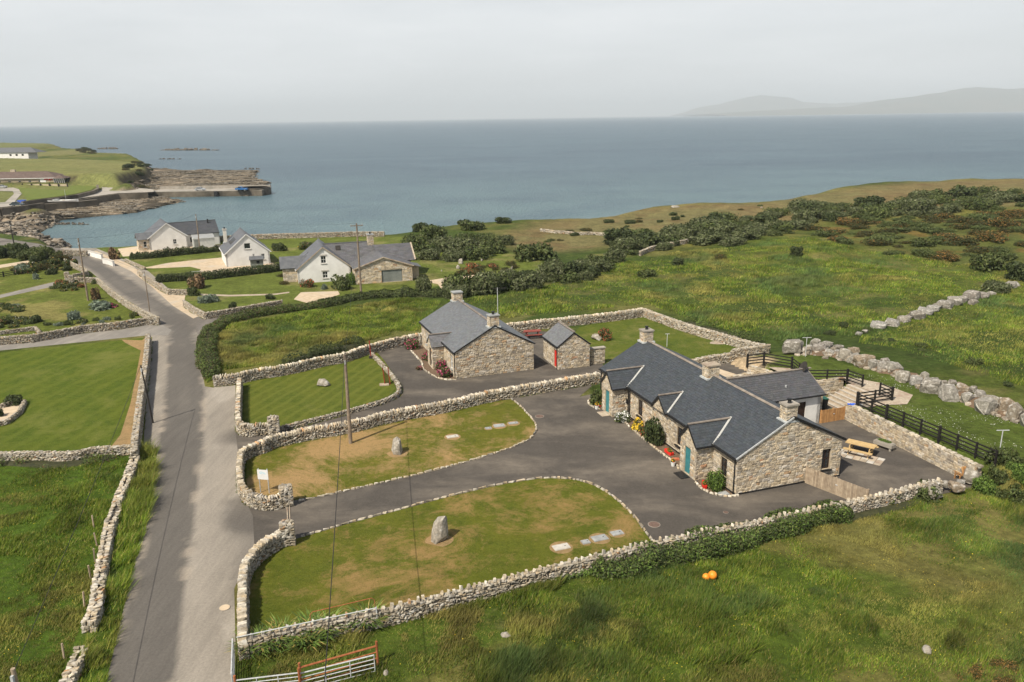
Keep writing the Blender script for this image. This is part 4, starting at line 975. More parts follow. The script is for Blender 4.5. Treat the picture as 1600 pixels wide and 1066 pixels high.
# boulder wall along the raised lawn
MB_B = [mesh_np('boulder', tv, tf.ravel(), np.full(len(tf), 3), np.repeat(np.array([c]), len(tv), 0), M['dry']) for (tv, tf), c in zip(BOULD, [(.20, .185, .155), (.18, .165, .14), (.21, .19, .155), (.20, .16, .115), (.22, .21, .19), (.16, .145, .12), (.22, .205, .175), (.195, .175, .15), (.18, .155, .12), (.215, .20, .175)])]
for me in MB_B:      # rounder: one level of smoothing
    bm = bmesh.new(); bm.from_mesh(me); bmesh.ops.subdivide_edges(bm, edges=bm.edges[:], cuts=1, smooth=.16, use_grid_fill=True)
    for v_ in bm.verts: v_.co *= 1 + random.uniform(-.08, .08)
    bm.to_mesh(me); bm.free()
def boulder_wall(label, lst, zb, scale=1.0):
    root = None
    for (px_, py_, w_, h_) in lst:
        p = on(px_, py_) if zb is None else at(px_, py_, zb)
        if root is None:
            root = thing('boulder_wall', label, 'boulder wall', p); 
        d = math.hypot(p[0], p[1]); mpp = math.hypot(d, 24) / F_PX
        o = bpy.data.objects.new('boulder', random.choice(MB_B)); COL.objects.link(o); o.parent = root
        sw, sh = w_ * mpp * .52 * scale, h_ * mpp * .56 * scale
        o.location = Vector((p[0], p[1] + sw * .4, p[2] + sh * .62)) - root.location; o.scale = (sw, sw * random.uniform(.7, .95), sh); o.rotation_euler = (random.uniform(-.15, .15), random.uniform(-.2, .2), random.uniform(-.7, .7))
    return root
bw_ = boulder_wall('wall of huge pale boulders edging the raised lawn', [(1240, 549, 38, 24), (1275, 538, 18, 10), (1281, 551, 26, 17), (1262, 552, 18, 14), (1297, 556, 18, 13), (1292, 543, 26, 11), (1322, 563, 28, 22), (1311, 547, 18, 10), (1340, 566, 20, 18), (1352, 574, 36, 27), (1335, 553, 20, 14), (1365, 577, 18, 20), (1382, 580, 22, 19), (1398, 583, 28, 21), (1384, 568, 16, 10),
    (1414, 597, 27, 22), (1432, 602, 20, 19), (1445, 592, 15, 13), (1456, 614, 35, 29), (1437, 608, 12, 9), (1476, 601, 10, 8), (1490, 601, 14, 8), (1487, 626, 32, 31), (1506, 611, 22, 14), (1513, 630, 22, 20), (1521, 614, 14, 13), (1533, 621, 17, 13), (1544, 646, 38, 28), (1553, 631, 32, 13), (1572, 648, 23, 34), (1588, 657, 30, 32), (1611, 668, 30, 28), (1640, 676, 34, 30), (1530, 638, 12, 9), (1250, 540, 14, 9), (1265, 546, 13, 9), (1290, 549, 12, 9), (1303, 549, 12, 9), (1310, 556, 14, 12), (1331, 567, 16, 12), (1345, 561, 12, 9), (1372, 571, 13, 10), (1377, 581, 14, 10), (1392, 577, 12, 9), (1405, 590, 12, 10), (1424, 597, 12, 11), (1450, 603, 12, 9), (1471, 617, 12, 10), (1466, 606, 11, 8), (1497, 617, 12, 9), (1524, 625, 12, 10), (1560, 640, 12, 12), (1579, 641, 13, 11), (1600, 655, 14, 13)], 1.3, .74)
def rubble_bank(parent, pp, z, n, sp, sz, seed, zb=0.0):
    P = Path([at(a, b, z) for a, b in pp]); r_ = np.random.default_rng(seed); t = r_.uniform(0, P.L, n); x, y, ux, uy = P(t); off = r_.normal(0, sp, n); x, y = x - uy * off, y + ux * off; o3 = np.array(parent.location)
    s_ = sz * r_.uniform(.5, 1.5, n); pos = np.column_stack([x, y, hgt(x, y) + s_ * .2 + r_.uniform(0, .35, n) * (np.abs(off) < sp)]) - o3
    link('rubble', mesh_np('rubble', *batch(BOULD, pos, np.column_stack([s_, s_ * .8, s_ * .6]), rotz(r_.uniform(0, 6, n)), np.array([(.27, .23, .18)]) * r_.uniform(.6, 1.3, (n, 1))), M['dry']), parent, None, 'stuff')
rubble_bank(bw_, ((1235, 545), (1320, 560), (1400, 586), (1490, 620), (1560, 645), (1640, 672)), 1.3, 420, .45, .22, 5)
q = MB(); P = Path([at(a, b, 1.3) for a, b in ((1230, 543), (1320, 558), (1400, 584), (1490, 618), (1560, 643), (1640, 670))]); tt = np.linspace(0, P.L, 40); x, y, ux, uy = P(tt); o3 = bw_.location
for i in range(40):
    for off, zz in ((-1.1, -.1), (-.55, .30), (0, .5), (.5, .42), (1.2, -.1)): w_ = off * (1 + .3 * math.sin(i * 1.7)); q.v.append((x[i] - uy[i] * w_ - o3.x, y[i] + ux[i] * w_ - o3.y, hz(x[i], y[i]) + zz * (1 + .3 * math.sin(i * 2.3)) - o3.z)); q.c.append((0, 0, 0))
q.f = [(i * 5 + k, i * 5 + k + 1, (i + 1) * 5 + k + 1, (i + 1) * 5 + k) for i in range(39) for k in range(4)]; q.build('earth_bank', M['soil'], bw_)

boulder_wall('line of grey boulders crossing the far field towards the right edge', [(1343, 524, 10, 5), (1352, 520, 9, 4), (1375, 513, 21, 9), (1390, 509, 12, 8), (1397, 509, 19, 9), (1414, 504, 16, 9), (1420, 500, 10, 6), (1435, 499, 20, 12), (1448, 492, 20, 10), (1459, 487, 16, 9), (1465, 483, 12, 7), (1478, 481, 21, 10), (1494, 477, 19, 12), (1506, 473, 14, 9), (1521, 469, 20, 13), (1536, 467, 16, 9), (1523, 476, 12, 7), (1550, 461, 10, 5), (1562, 456, 9, 5), (1580, 451, 17, 9), (1588, 447, 11, 6)], None)
boulder_wall('heap of pale boulders where the boundary wall meets the garden fence', [(1455, 768, 22, 15), (1462, 776, 24, 15), (1496, 766, 22, 14), (1502, 757, 14, 8), (1520, 752, 26, 20), (1541, 738, 30, 18), (1560, 726, 26, 14), (1432, 768, 12, 8), (1478, 760, 14, 9)], .35, .8)

# kerb stones round the two lawns: each stone its own object
def kerb(label, pp, gap=.02, size=(.22, .75), w=.16, h=.10, name='stone_kerb', lift=.80, zz=.045, pts=None):
    P = Path(smooth_path([at(*p) for p in pp] if pts is None else pts, 2)); r = thing(name, label, 'kerb', (P.p[0][0], P.p[0][1], 0)); t = 0; ms = []
    for k in range(8):
        tv, tf = SLABS[k]; ms.append(mesh_np('kerb_stone', tv, tf.ravel(), np.full(len(tf), 3), np.repeat(dry_cols(1, lift), len(tv), 0), M['dry']))
    while t < P.L:
        ln = random.uniform(*size); x, y, ux, uy = P(t + ln / 2); o = bpy.data.objects.new('kerb_stone', random.choice(ms)); COL.objects.link(o); o.parent = r
        o.location = Vector((x, y, zz)) - r.location; o.scale = (ln / 2, w / 2 * random.uniform(.8, 1.3), h * random.uniform(.6, 1.2)); o.rotation_euler = (random.uniform(-.1, .1), random.uniform(-.08, .08), math.atan2(uy, ux) + random.uniform(-.1, .1)); t += ln + gap
    return r
kerb('rough stone kerb edging the dry lawn on its driveway side', ((796, 621), (812, 634), (832, 655), (840, 670), (832, 685), (800, 700), (760, 713), (720, 725), (640, 745), (560, 763), (470, 783)))
kerb('rough stone kerb edging the patchy lawn along the driveway', ((470, 840), (540, 819), (600, 803), (700, 776), (780, 757), (850, 746), (900, 749), (940, 762), (985, 799), (1020, 847)))
kerb('stone edging of the narrow bed in front of the long cottage', None, .01, (.25, .5), .16, .11, 'bed_edging', 1.1, .04, [HL(.1, 15.9), HL(-.9, 15.6), HL(-1.15, 13), HL(-1.3, 9), HL(-1.25, 5.6), HL(-1.5, 5.0)])
kerb('curved stone edging of the bed at the corner of the long cottage', None, .01, (.2, .4), .16, .11, 'bed_edging', 1.1, .04, [HL(-1.5, 2.8), HL(-1.7, 1.6), HL(-1.35, .5), HL(-.6, -.15), HL(0, -.2)])
kerb('stone edging of the little bed by the far porch', None, .01, (.2, .4), .16, .11, 'bed_edging', 1.1, .04, [HL(-1.6, 18.3), HL(-2.1, 19.2), HL(-1.8, 20.8), HL(-.4, 21.5)])
sheet('flower_bed', [HL(.0, 15.9), HL(-.9, 15.6), HL(-1.15, 13), HL(-1.3, 9), HL(-1.25, 5.6), HL(-1.2, 4.9), HL(0, 4.9)], M['soil'], 4)
sheet('flower_bed', [HL(-1.2, 2.8), HL(-1.6, 1.6), HL(-1.3, .5), HL(-.6, -.1), HL(0, -.1), HL(0, 2.8)], M['soil'], 4)
sheet('flower_bed', [HL(-1.5, 18.3), HL(-2.0, 19.2), HL(-1.7, 20.8), HL(-.4, 21.4), HL(0, 18.3)], M['soil'], 4)
# ================================================================== BUILDINGS
def plane_frame(axis, pos, L, W):
    """local frames of the four walls of a box footprint W (x) by L (y), outward normals"""
    return {'front': (Vector((0, L, 0)), -Y_, -X_, L), 'near': (Vector((0, 0, 0)), X_, -Y_, W), 'back': (Vector((W, 0, 0)), Y_, X_, L), 'far': (Vector((W, L, 0)), -X_, Y_, W)}[axis]

def roof_slab(mb, a, b, c, d, th=.12):     # eave a-b, ridge c-d (a,b,c,d around), thickness downwards
    a, b, c, d = map(Vector, (a, b, c, d)); n = (b - a).cross(d - a).normalized()
    if n.z < 0: n = -n
    mb.prism([p - n * th for p in (a, b, c, d)], n * th)

def slate_plane(mb, a, b, c, d, **kw):     # same corners, slates laid on it; works for any convex quad/tri
    a, b, c, d = map(Vector, (a, b, c, d)); U = (b - a).normalized(); n = U.cross(d - a).normalized()
    if n.z < 0: n = -n
    Vv = n.cross(U)
    if Vv.z < 0: Vv = -Vv
    ol = [((p - a).dot(U), (p - a).dot(Vv)) for p in (a, b, c, d)]
    if (d - c).length < 1e-3: ol = ol[:3]
    s_ = sum(ol[i][0] * ol[(i + 1) % len(ol)][1] - ol[(i + 1) % len(ol)][0] * ol[i][1] for i in range(len(ol)))
    if s_ < 0: ol = ol[::-1]
    slates(mb, a, U, Vv, n, ol, **kw)

def chimney(root, c, size, z0, z1, pot=True, stone=True, capmat='slab', lift=1.05):
    q = MB(); q.box((c[0], c[1], (z0 + z1) / 2), (size[0], size[1], z1 - z0)); ch = q.build('chimney', M['mortar' if stone else 'cream'], root)
    if stone:
        q = MB(); hx, hy = size[0] / 2, size[1] / 2
        for (O, U, Nn, L) in ((Vector((c[0] - hx, c[1] - hy, 0)), X_, -Y_, size[0]), (Vector((c[0] + hx, c[1] - hy, 0)), Y_, X_, size[1]), (Vector((c[0] + hx, c[1] + hy, 0)), -X_, Y_, size[0]), (Vector((c[0] - hx, c[1] + hy, 0)), -Y_, -X_, size[1])):
            masonry(q, O, U, Z_, Nn, [(0, z0), (L, z0), (L, z1), (0, z1)], [], lift, (.12, .2), (.16, .4))
        q.build('chimney_stone', M['stone'], ch, None, 'stuff')
    q = MB(); q.box((c[0], c[1], z1 + .06), (size[0] + .2, size[1] + .2, .11)); q.build('chimney_cap', M[capmat], ch)
    if pot:
        q = MB(); q.lathe((c[0], c[1], z1 + .12), [(0, .15), (.1, .12), (.22, .12), (.22, .17), (.30, .17), (.32, .05)], 10); q.build('chimney_pot', M['black'], ch)
    q = MB(); q.box((c[0], c[1], z0 + (z1 - z0) * .22), (size[0] + .34, size[1] + .30, .14)); q.build('flashing', M['lead'], ch)
    return ch
def gutter(root, a, b, m='black', r=.06):
    q = MB(); q.bar(a, b, .12, .11); return q.build('gutter', M[m], root)
def pipe(root, x, y, z0, z1, n=(-1, 0), m='black'):
    q = MB(); q.tube([(x, y, z0), (x, y, z1 - .25), (x - n[0] * .0, y, z1)], .045, 8); return q.build('downpipe', M[m], root)

# ---------------------------------------------------------------- the long cottage (local x across the gable, y along)
LW, LL, EZ, RZ, RX = 8.55, 21.5, 2.72, 5.02, 4.25
root = thing('stone_cottage', 'long low stone cottage with dark slate roof, three chimneys and two teal doors', 'cottage', (H0[0], H0[1], 0), math.radians(18.6))
long_cottage = root
SL = (RZ - EZ) / RX
def zr(x): return EZ + x * SL if x < RX else RZ - (x - RX) * (RZ - EZ - .1) / (LW - RX)
walls = MB(); st = MB()
front_holes = [(LL - y1, LL - y0, a, b) for y0, y1, a, b in ((1.15, 1.95, .75, 2.1), (7.0, 7.9, .62, 2.12), (13.5, 14.3, .75, 2.15))]
F0, FU, FN, FL = plane_frame('front', 0, LL, LW)
fo = [(0, 0), (FL, 0), (FL, EZ - .02), (0, EZ - .02)]
wall_prisms(walls, F0, FU, Z_, FN, fo, front_holes, .4); masonry(st, F0, FU, Z_, FN, fo, front_holes)
N0, NU, NN, NL = plane_frame('near', 0, LL, LW)
near_holes = [(6.98, 7.72, .72, 2.25)]
no = [(0, 0), (LW, 0), (LW, zr(LW) - .1), (RX, RZ - .06), (0, EZ - .06)]
wall_prisms(walls, N0, NU, Z_, NN, no, near_holes, .4); masonry(st, N0, NU, Z_, NN, no, near_holes)
for ax in ('back', 'far'):
    O, U, Nn, L = plane_frame(ax, 0, LL, LW)
    ol = [(0, 0), (L, 0), (L, EZ - .1), (0, EZ - .1)] if ax == 'back' else [(0, 0), (LW, 0), (LW, EZ - .06), (LW - RX, RZ - .06), (0, zr(LW) - .1)]
    wall_prisms(walls, O, U, Z_, Nn, ol, [], .4); masonry(st, O, U, Z_, Nn, ol, [], length=(.3, .7), course=(.2, .3))
walls.build('wall', M['mortar'], root)
# low black plinth line
q = MB(); q.box((LW / 2, -.07, .05), (LW + .1, .05, .14)); q.box((-.07, LL / 2, .05), (.05, LL, .14)); q.build('plinth', M['black'], root)
# window surrounds on the near gable
window(root, N0, NU, NN, near_holes[0], sill='black', bars=(2, 2), rec=.18, sillw=.12)
for h_ in front_holes: window(root, F0, FU, FN, h_, sill='black', bars=(2, 2), rec=.14, sillw=.12)
# roof
sk, rf, rg = MB(), MB(), MB(); ov = .18
e0 = EZ - .12 * SL
A, B = (-ov, -.05, EZ - ov * SL + .10), (-ov, LL + .05, EZ - ov * SL + .10)
Cc, D_ = (RX, LL + .05, RZ + .10), (RX, -.05, RZ + .10)
roof_slab(sk, A, B, Cc, D_); slate_plane(rf, A, B, Cc, D_, ch=.215, w=.34)
bz = zr(LW) + .10 - .18 * .4
E_, F_ = (LW + .2, -.05, bz), (LW + .2, LL + .05, bz)
roof_slab(sk, E_, F_, Cc, D_); slate_plane(rf, F_, E_, D_, Cc, ch=.215, w=.34)
sk.build('roof', M['slate_plain'], root)
for k in range(47):
    q = MB(); y0 = -.05 + k * (LL + .1) / 47; y1 = y0 + (LL + .1) / 47 - .012
    for sx in (-1, 1): q.prism([(RX, y0, RZ + .16), (RX, y1, RZ + .16), (RX + sx * .15, y1, RZ + .16 - .085), (RX + sx * .15, y0, RZ + .16 - .085)], (0, 0, .03))
    q.build('ridge_tile', M['ridge'], root)
# dark verge boards at the near gable, mortar fillet
q = MB(); q.bar((-ov, -.09, EZ - ov * SL + .05), (RX, -.09, RZ + .06), .06, .10); q.build('verge', M['steel'], root)
q = MB(); q.bar((RX, -.10, RZ + .06), (LW + .25, -.10, bz - .03), .08, .16); q.build('verge', M['black'], root)
gutter(root, (-ov - .05, -.1, EZ - ov * SL), (-ov - .05, 2.85, EZ - ov * SL)); gutter(root, (-ov - .05, 4.9, EZ - ov * SL), (-ov - .05, 9.2, EZ - ov * SL))
gutter(root, (-ov - .05, 11.4, EZ - ov * SL), (-ov - .05, 16.1, EZ - ov * SL)); gutter(root, (-ov - .05, 18.3, EZ - ov * SL), (-ov - .05, LL + .1, EZ - ov * SL))
gutter(root, (LW + .25, -.1, bz - .06), (LW + .25, 8.7, bz - .06))
for (px_, py_) in ((-.12, .12), (-.12, 15.9), (-.12, 15.62), (-.12, LL - .1)): pipe(root, px_, py_, 0, EZ)
q = MB(); q.box((-.13, 16.12 - .05, 1.35), (.14, .2, .34)); q.build('meter_box', M['black'], root)
# porches and the half dormer: small gables across the front slope
def cross_gable(y0, y1, x0, ez, rz, base, hole=None, dr=None):
    ym = (y0 + y1) / 2; xi = (rz - EZ) / SL + .0; wall = MB(); w_ = y1 - y0; s2 = (rz - ez) / (w_ / 2)
    O = Vector((x0, y1, 0)); ol = [(0, base), (w_, base), (w_, ez - .03), (w_ / 2, rz - .03), (0, ez - .03)]; hs = [hole] if hole else []
    wall_prisms(wall, O, -Y_, Z_, -X_, ol, hs, .3); masonry(st, O, -Y_, Z_, -X_, ol, hs)
    if x0 < -.5:
        for (OO, UU, NNn) in ((Vector((x0, y0, 0)), X_, -Y_), (Vector((0, y1, 0)), -X_, Y_)):
            ol2 = [(0, base), (-x0, base), (-x0, ez - .03), (0, ez - .03)]
            wall_prisms(wall, OO, UU, Z_, NNn, ol2, [], .3); masonry(st, OO, UU, Z_, NNn, ol2, [])
    wall.build('porch_wall' if x0 < -.5 else 'dormer_wall', M['mortar'], root)
    sk, sl_ = MB(), MB(); o_ = .16; fx = x0 - .12; ze = ez - o_ * s2 + .10; xe = (ze - EZ - .1) / SL
    for sgn, yy in ((-1, y0 - o_), (1, y1 + o_)):
        a = Vector((fx, yy, ze)); b = Vector((max(-ov, xe), yy, ze)); c = Vector((xi, ym, rz + .10)); d = Vector((fx, ym, rz + .10))
        roof_slab(sk, a, b, c, d, .10)
        if sgn < 0: slate_plane(sl_, a, b, c, d, ch=.2, w=.32)
        else: slate_plane(sl_, b, a, d, c, ch=.2, w=.32)
        q = MB(); q.bar(b + Vector((0, -.06 if sgn < 0 else .06, .11)), c + Vector((.05, 0, .11)), .15, .05); q.build('valley_flashing', M['valley'], root)
        gutter(root, a + Vector((0, -.03 * -sgn, -.05)), Vector((-.05 if x0 < -.5 else .0, yy + .03 * sgn, ze - .05)))
        q = MB(); q.bar(a + Vector((-.03, 0, -.03)), d + Vector((-.03, 0, -.03)), .05, .12); q.build('verge', M['black'], root)
    sk.build('porch_roof' if x0 < -.5 else 'dormer_roof', M['slate_plain'], root); sl_.build('porch_slates' if x0 < -.5 else 'dormer_slates', M['slate'], root, None, 'stuff')
    q = MB(); q.bar((fx, ym, rz + .16), (xi - .05, ym, rz + .16), .2, .07); q.build('porch_ridge', M['ridge'], root)
    if dr: door(root, O, -Y_, -X_, hole)
cross_gable(2.9, 4.95, -1.4, 2.66, 3.78, 0, (.55, 1.35, .05, 2.12), True)
cross_gable(16.2, 18.2, -1.45, 2.66, 3.78, 0, (.55, 1.35, .05, 2.12), True)
cross_gable(9.35, 11.25, -.24, 2.72, 3.68, 2.52)
st.build('stonework', M['stone'], root, None, 'stuff'); rf.build('slates', M['slate'], root, None, 'stuff')
for y in (4.0, 17.2):
    q = MB(); q.box((-1.85, y - .05, .03), (.7, 1.1, .06)); q.build('doorstep', M['paving' if y > 9 else 'black'], root)
chimney(root, (RX - .1, .42), (.86, .66), RZ - .55, RZ + .85, capmat='concrete')
chimney(root, (RX - .1, 10.1), (1.0, .75), RZ - .45, RZ + .85, pot=False, capmat='paving')
chimney(root, (RX, LL - .45), (.9, .8), RZ - .35, RZ + .95, capmat='concrete')

# ---------------------------------------------------------------- rendered extension behind it
bw, bd, be, br = 5.6, 4.7, 2.62, 3.95
ex = thing('cottage_extension', 'white rendered lean extension with dark slate roof behind the long cottage', 'outbuilding', HL(LW + .06, 8.85), math.radians(18.6))
wl_ = MB(); dh = (3.2, 4.0, .05, 2.1)
wall_prisms(wl_, Vector((0, 0, 0)), X_, Z_, -Y_, [(0, 0), (bw - .15, 0), (bw - .15, be), (0, be)], [dh], .3)
wall_prisms(wl_, Vector((bw - .15, 0, 0)), Y_, Z_, X_, [(0, 0), (bd, 0), (bd, be), (bd / 2, br - .05), (0, be)], [], .3)
wall_prisms(wl_, Vector((bw - .15, bd, 0)), -X_, Z_, Y_, [(0, 0), (bw - .15, 0), (bw - .15, be), (0, be)], [], .3)
wl_.build('wall', M['white'], ex); d_ = door(ex, Vector((0, 0, 0)), X_, -Y_, dh, 'dark_frame')
sk, sl_ = MB(), MB(); q4 = [(-2.9, -.2, be + .0), (bw + .1, -.2, be + .0), (bw + .1, bd / 2, br + .08), (-2.9, bd / 2, br + .08)]
xin = LW - (br + .08 - bz) * 0
a_, b_, c_, d2 = (0.05, -.22, be - .02), (bw + .12, -.22, be - .02), (bw + .12, bd / 2, br + .08), (-2.3, bd / 2, br + .08)
roof_slab(sk, a_, b_, c_, d2); slate_plane(sl_, a_, b_, c_, d2, ch=.23, w=.32, base=(.072, .073, .077))
a2_, b2_ = (bw + .12, bd + .22, be - .02), (0.05, bd + .22, be - .02); roof_slab(sk, a2_, b2_, d2, c_); slate_plane(sl_, a2_, b2_, d2, c_, ch=.23, w=.32, base=(.072, .073, .077))
sk.build('roof', M['slate_plain'], ex); sl_.build('slates', M['slate'], ex, None, 'stuff')
for k in range(16):
    q = MB(); q.bar((-2.2 + k * .52, bd / 2, br + .14), (-1.7 + k * .52, bd / 2, br + .14), .22, .07); q.build('ridge_tile', M['ridge'], ex)
gutter(ex, (0.1, -.28, be - .05), (bw + .12, -.28, be - .05)); q = MB(); q.bar((bw + .14, -.22, be - .02), (bw + .14, bd / 2, br + .04), .06, .1); q.build('verge', M['ridge'], ex)
q = MB(); q.lathe((2.6, .95, 3.20), [(0, .09), (.12, .07), (.18, .1), (.2, .03)], 8); q.build('roof_vent', M['steel'], ex)
# satellite dish on the gable end
t = thing('satellite_dish', 'dark round satellite dish on the ridge end of the white extension', 'satellite dish', HL(LW + bw + .1, 8.85 + 2.3, 3.6), math.radians(-30))
q = MB(); q.tube([(0, 0, -.2), (0, 0, .45), (-.12, -.1, .55)], .03); q.build('mast', M['steel'], t)
q = MB(); q.tube([Vector((-.15, -.12, .60)) + Vector((-.30, -.25, .18)).normalized() * k for k in (0, .03, .08, .13)], [.08, .30, .44, .5], 18, cap=True); q.build('dish', M['pole_dark'], t)
q = MB(); q.tube([(-.15, -.12, .35), (-.5, -.45, .62)], .015); q.build('feed_arm', M['steel'], t)

# ---------------------------------------------------------------- the small hip-topped cottage
def stone_gabled(name, label, loc, rot, W_, L_, ez, rz, holes_front, near_h=(), cat='cottage', hip_far=False, lift=1.0, sl_base=(.115, .12, .128), ch=.22, ovr=.18, near_ov=.06):
    r = thing(name, label, cat, (loc[0], loc[1], 0), rot); rx = W_ / 2; s_ = (rz - ez) / rx
    wl_, st_ = MB(), MB()
    for ax in ('front', 'near', 'back', 'far'):
        O, U, Nn, L = plane_frame(ax, 0, L_, W_); hs = list(holes_front) if ax == 'front' else list(near_h) if ax == 'near' else []
        ol = [(0, 0), (L, 0), (L, ez - .05), (0, ez - .05)] if ax in ('front', 'back') or (ax == 'far' and hip_far) else [(0, 0), (W_, 0), (W_, ez - .05), (rx, rz - .05), (0, ez - .05)]
        wall_prisms(wl_, O, U, Z_, Nn, ol, hs, .35)
        if ax in ('front', 'near'): masonry(st_, O, U, Z_, Nn, ol, hs, lift, orange=1 if ax == 'near' else 0)
        else: masonry(st_, O, U, Z_, Nn, ol, hs, lift, (.2, .3), (.3, .7))
    wl_.build('wall', M['mortar'], r); st_.build('stonework', M['stone'], r, None, 'stuff')
    sk, sl_ = MB(), MB(); yh = L_ - (rx * .18 if hip_far else -near_ov); e = ez - ovr * s_ + .1
    A, B, C2, D2 = Vector((-ovr, -near_ov, e)), Vector((-ovr, L_ + ovr, e)), Vector((rx, yh, rz + .1)), Vector((rx, -near_ov, rz + .1))
    E, G = Vector((W_ + ovr, -near_ov, e)), Vector((W_ + ovr, L_ + ovr, e))
    roof_slab(sk, A, B, C2, D2); roof_slab(sk, G, E, D2, C2); slate_plane(sl_, A, B, C2, D2, ch=ch, w=.32, base=sl_base); slate_plane(sl_, G, E, D2, C2, ch=ch, w=.32, base=sl_base)
    if hip_far: sk.add([B, G, C2, B - Vector((0, 0, .1))], [(0, 1, 2)])
    sk.build('roof', M['slate_plain'], r); sl_.build('slates', M['slate'], r, None, 'stuff')
    n = int((yh + near_ov) / .48)
    for k in range(n):
        q = MB(); y0 = -near_ov + k * (yh + near_ov) / n; q.bar((rx, y0, rz + .15), (rx, y0 + (yh + near_ov) / n - .012, rz + .15), .24, .07); q.build('ridge_tile', M['ridge'], r)
    gutter(r, (-ovr - .05, -near_ov, e - .07), (-ovr - .05, L_ + ovr, e - .07)); pipe(r, -.1, .1, 0, ez)
    q = MB(); q.bar((-ovr, -near_ov - .03, e - .05), (rx, -near_ov - .03, rz + .04), .05, .1); q.bar((rx, -near_ov - .03, rz + .04), (W_ + ovr, -near_ov - .03, e - .05), .05, .1); q.build('verge', M['black'], r)
    return r, rx, s_, e
sc, rx, s_, e_ = stone_gabled('stone_cottage', 'small square stone cottage with pale slate roof, two chimneys and pink hydrangeas', at(713, 593), math.radians(20.4), 8.3, 13.4, 2.8, 5.05,
    [(13.4 - 1.9, 13.4 - 1.1, .7, 2.1), (13.4 - 8.9, 13.4 - 8.1, .7, 2.1), (13.4 - 11.6, 13.4 - 10.8, .7, 2.1)], hip_far=False, sl_base=(.12, .128, .135), lift=.95)
O, U, Nn, L = plane_frame('front', 0, 13.4, 8.3)
for a in (1.1, 8.1, 10.8): window(sc, O, U, Nn, (13.4 - a - .8, 13.4 - a, .7, 2.1), 'white_paint', .12, (2, 2))
# its porch
wl_, st_ = MB(), MB(); y0, y1, x0 = 4.1, 6.0, -1.25; O = Vector((x0, y1, 0)); ol = [(0, 0), (1.9, 0), (1.9, 2.4), (.95, 3.35), (0, 2.4)]; hd = (.5, 1.4, .05, 2.1)
wall_prisms(wl_, O, -Y_, Z_, -X_, ol, [hd], .3); masonry(st_, O, -Y_, Z_, -X_, ol, [hd])
for (OO, UU, NNn) in ((Vector((x0, y0, 0)), X_, -Y_), (Vector((0, y1, 0)), -X_, Y_)): wall_prisms(wl_, OO, UU, Z_, NNn, [(0, 0), (1.25, 0), (1.25, 2.4), (0, 2.4)], [], .3); masonry(st_, OO, UU, Z_, NNn, [(0, 0), (1.25, 0), (1.25, 2.4), (0, 2.4)], [])
wl_.build('porch_wall', M['mortar'], sc); st_.build('porch_stonework', M['stone'], sc, None, 'stuff'); door(sc, O, -Y_, -X_, hd, 'dark_frame')
sk, sl_ = MB(), MB(); xi = (3.35 - 2.8) / s_ + .1
for yy in (y0 - .15, y1 + .15):
    a, b, c, d = Vector((x0 - .12, yy, 2.4)), Vector((-.17, yy, 2.4)), Vector((xi, 5.05, 3.45)), Vector((x0 - .12, 5.05, 3.45)); roof_slab(sk, a, b, c, d, .1)
    slate_plane(sl_, *((a, b, c, d) if yy < 5 else (b, a, d, c)), ch=.2, w=.3, base=(.12, .12, .125))
    q = MB(); q.bar(b + Vector((0, 0, .06)), c + Vector((0, 0, .06)), .14, .05); q.build('valley_flashing', M['valley'], sc)
sk.build('porch_roof', M['slate_plain'], sc); sl_.build('porch_slates', M['slate'], sc, None, 'stuff')
q = MB(); q.bar((x0 - .12, 5.05, 3.51), (xi, 5.05, 3.51), .2, .07); q.build('porch_ridge', M['ridge'], sc)
chimney(sc, (4.15, .42), (.95, .7), 4.6, 6.05); chimney(sc, (4.15, 12.9), (1.0, .8), 4.7, 5.95, pot=False)
# shed
sh, *_ = stone_gabled('stone_shed', 'small stone shed with slate roof and a narrow red door', at(872, 578), math.radians(17), 3.45, 4.4, 2.45, 3.75, [(4.4 - 1.25, 4.4 - .45, .05, 1.95)], cat='shed', sl_base=(.13, .135, .14), ch=.2, ovr=.12)
O, U, Nn, L = plane_frame('front', 0, 4.4, 3.45); door(sh, O, U, Nn, (4.4 - 1.25, 4.4 - .45, .05, 1.95), 'red')
stone_p = at(923, 571); a_ = math.radians(17)
r = thing('stone_wall', 'high square-topped stone yard wall attached to the small shed', 'stone wall', (stone_p[0] - .2, stone_p[1] + .1, 0), a_)
q = MB(); q.box((.9, .2, .85), (1.8, .4, 1.7)); q.build('wall_heart', M['mortar'], r); q = MB(); masonry(q, (0, 0, 0), X_, Z_, -Y_, [(0, 0), (1.8, 0), (1.8, 1.7), (0, 1.7)], [], .85); masonry(q, (1.8, 0, 0), Y_, Z_, X_, [(0, 0), (.4, 0), (.4, 1.7), (0, 1.7)], [], .85); q.build('stonework', M['stone'], r, None, 'stuff')
q = MB(); q.box((.9, .2, 1.74), (1.95, .55, .1)); q.build('coping', M['concrete'], r)

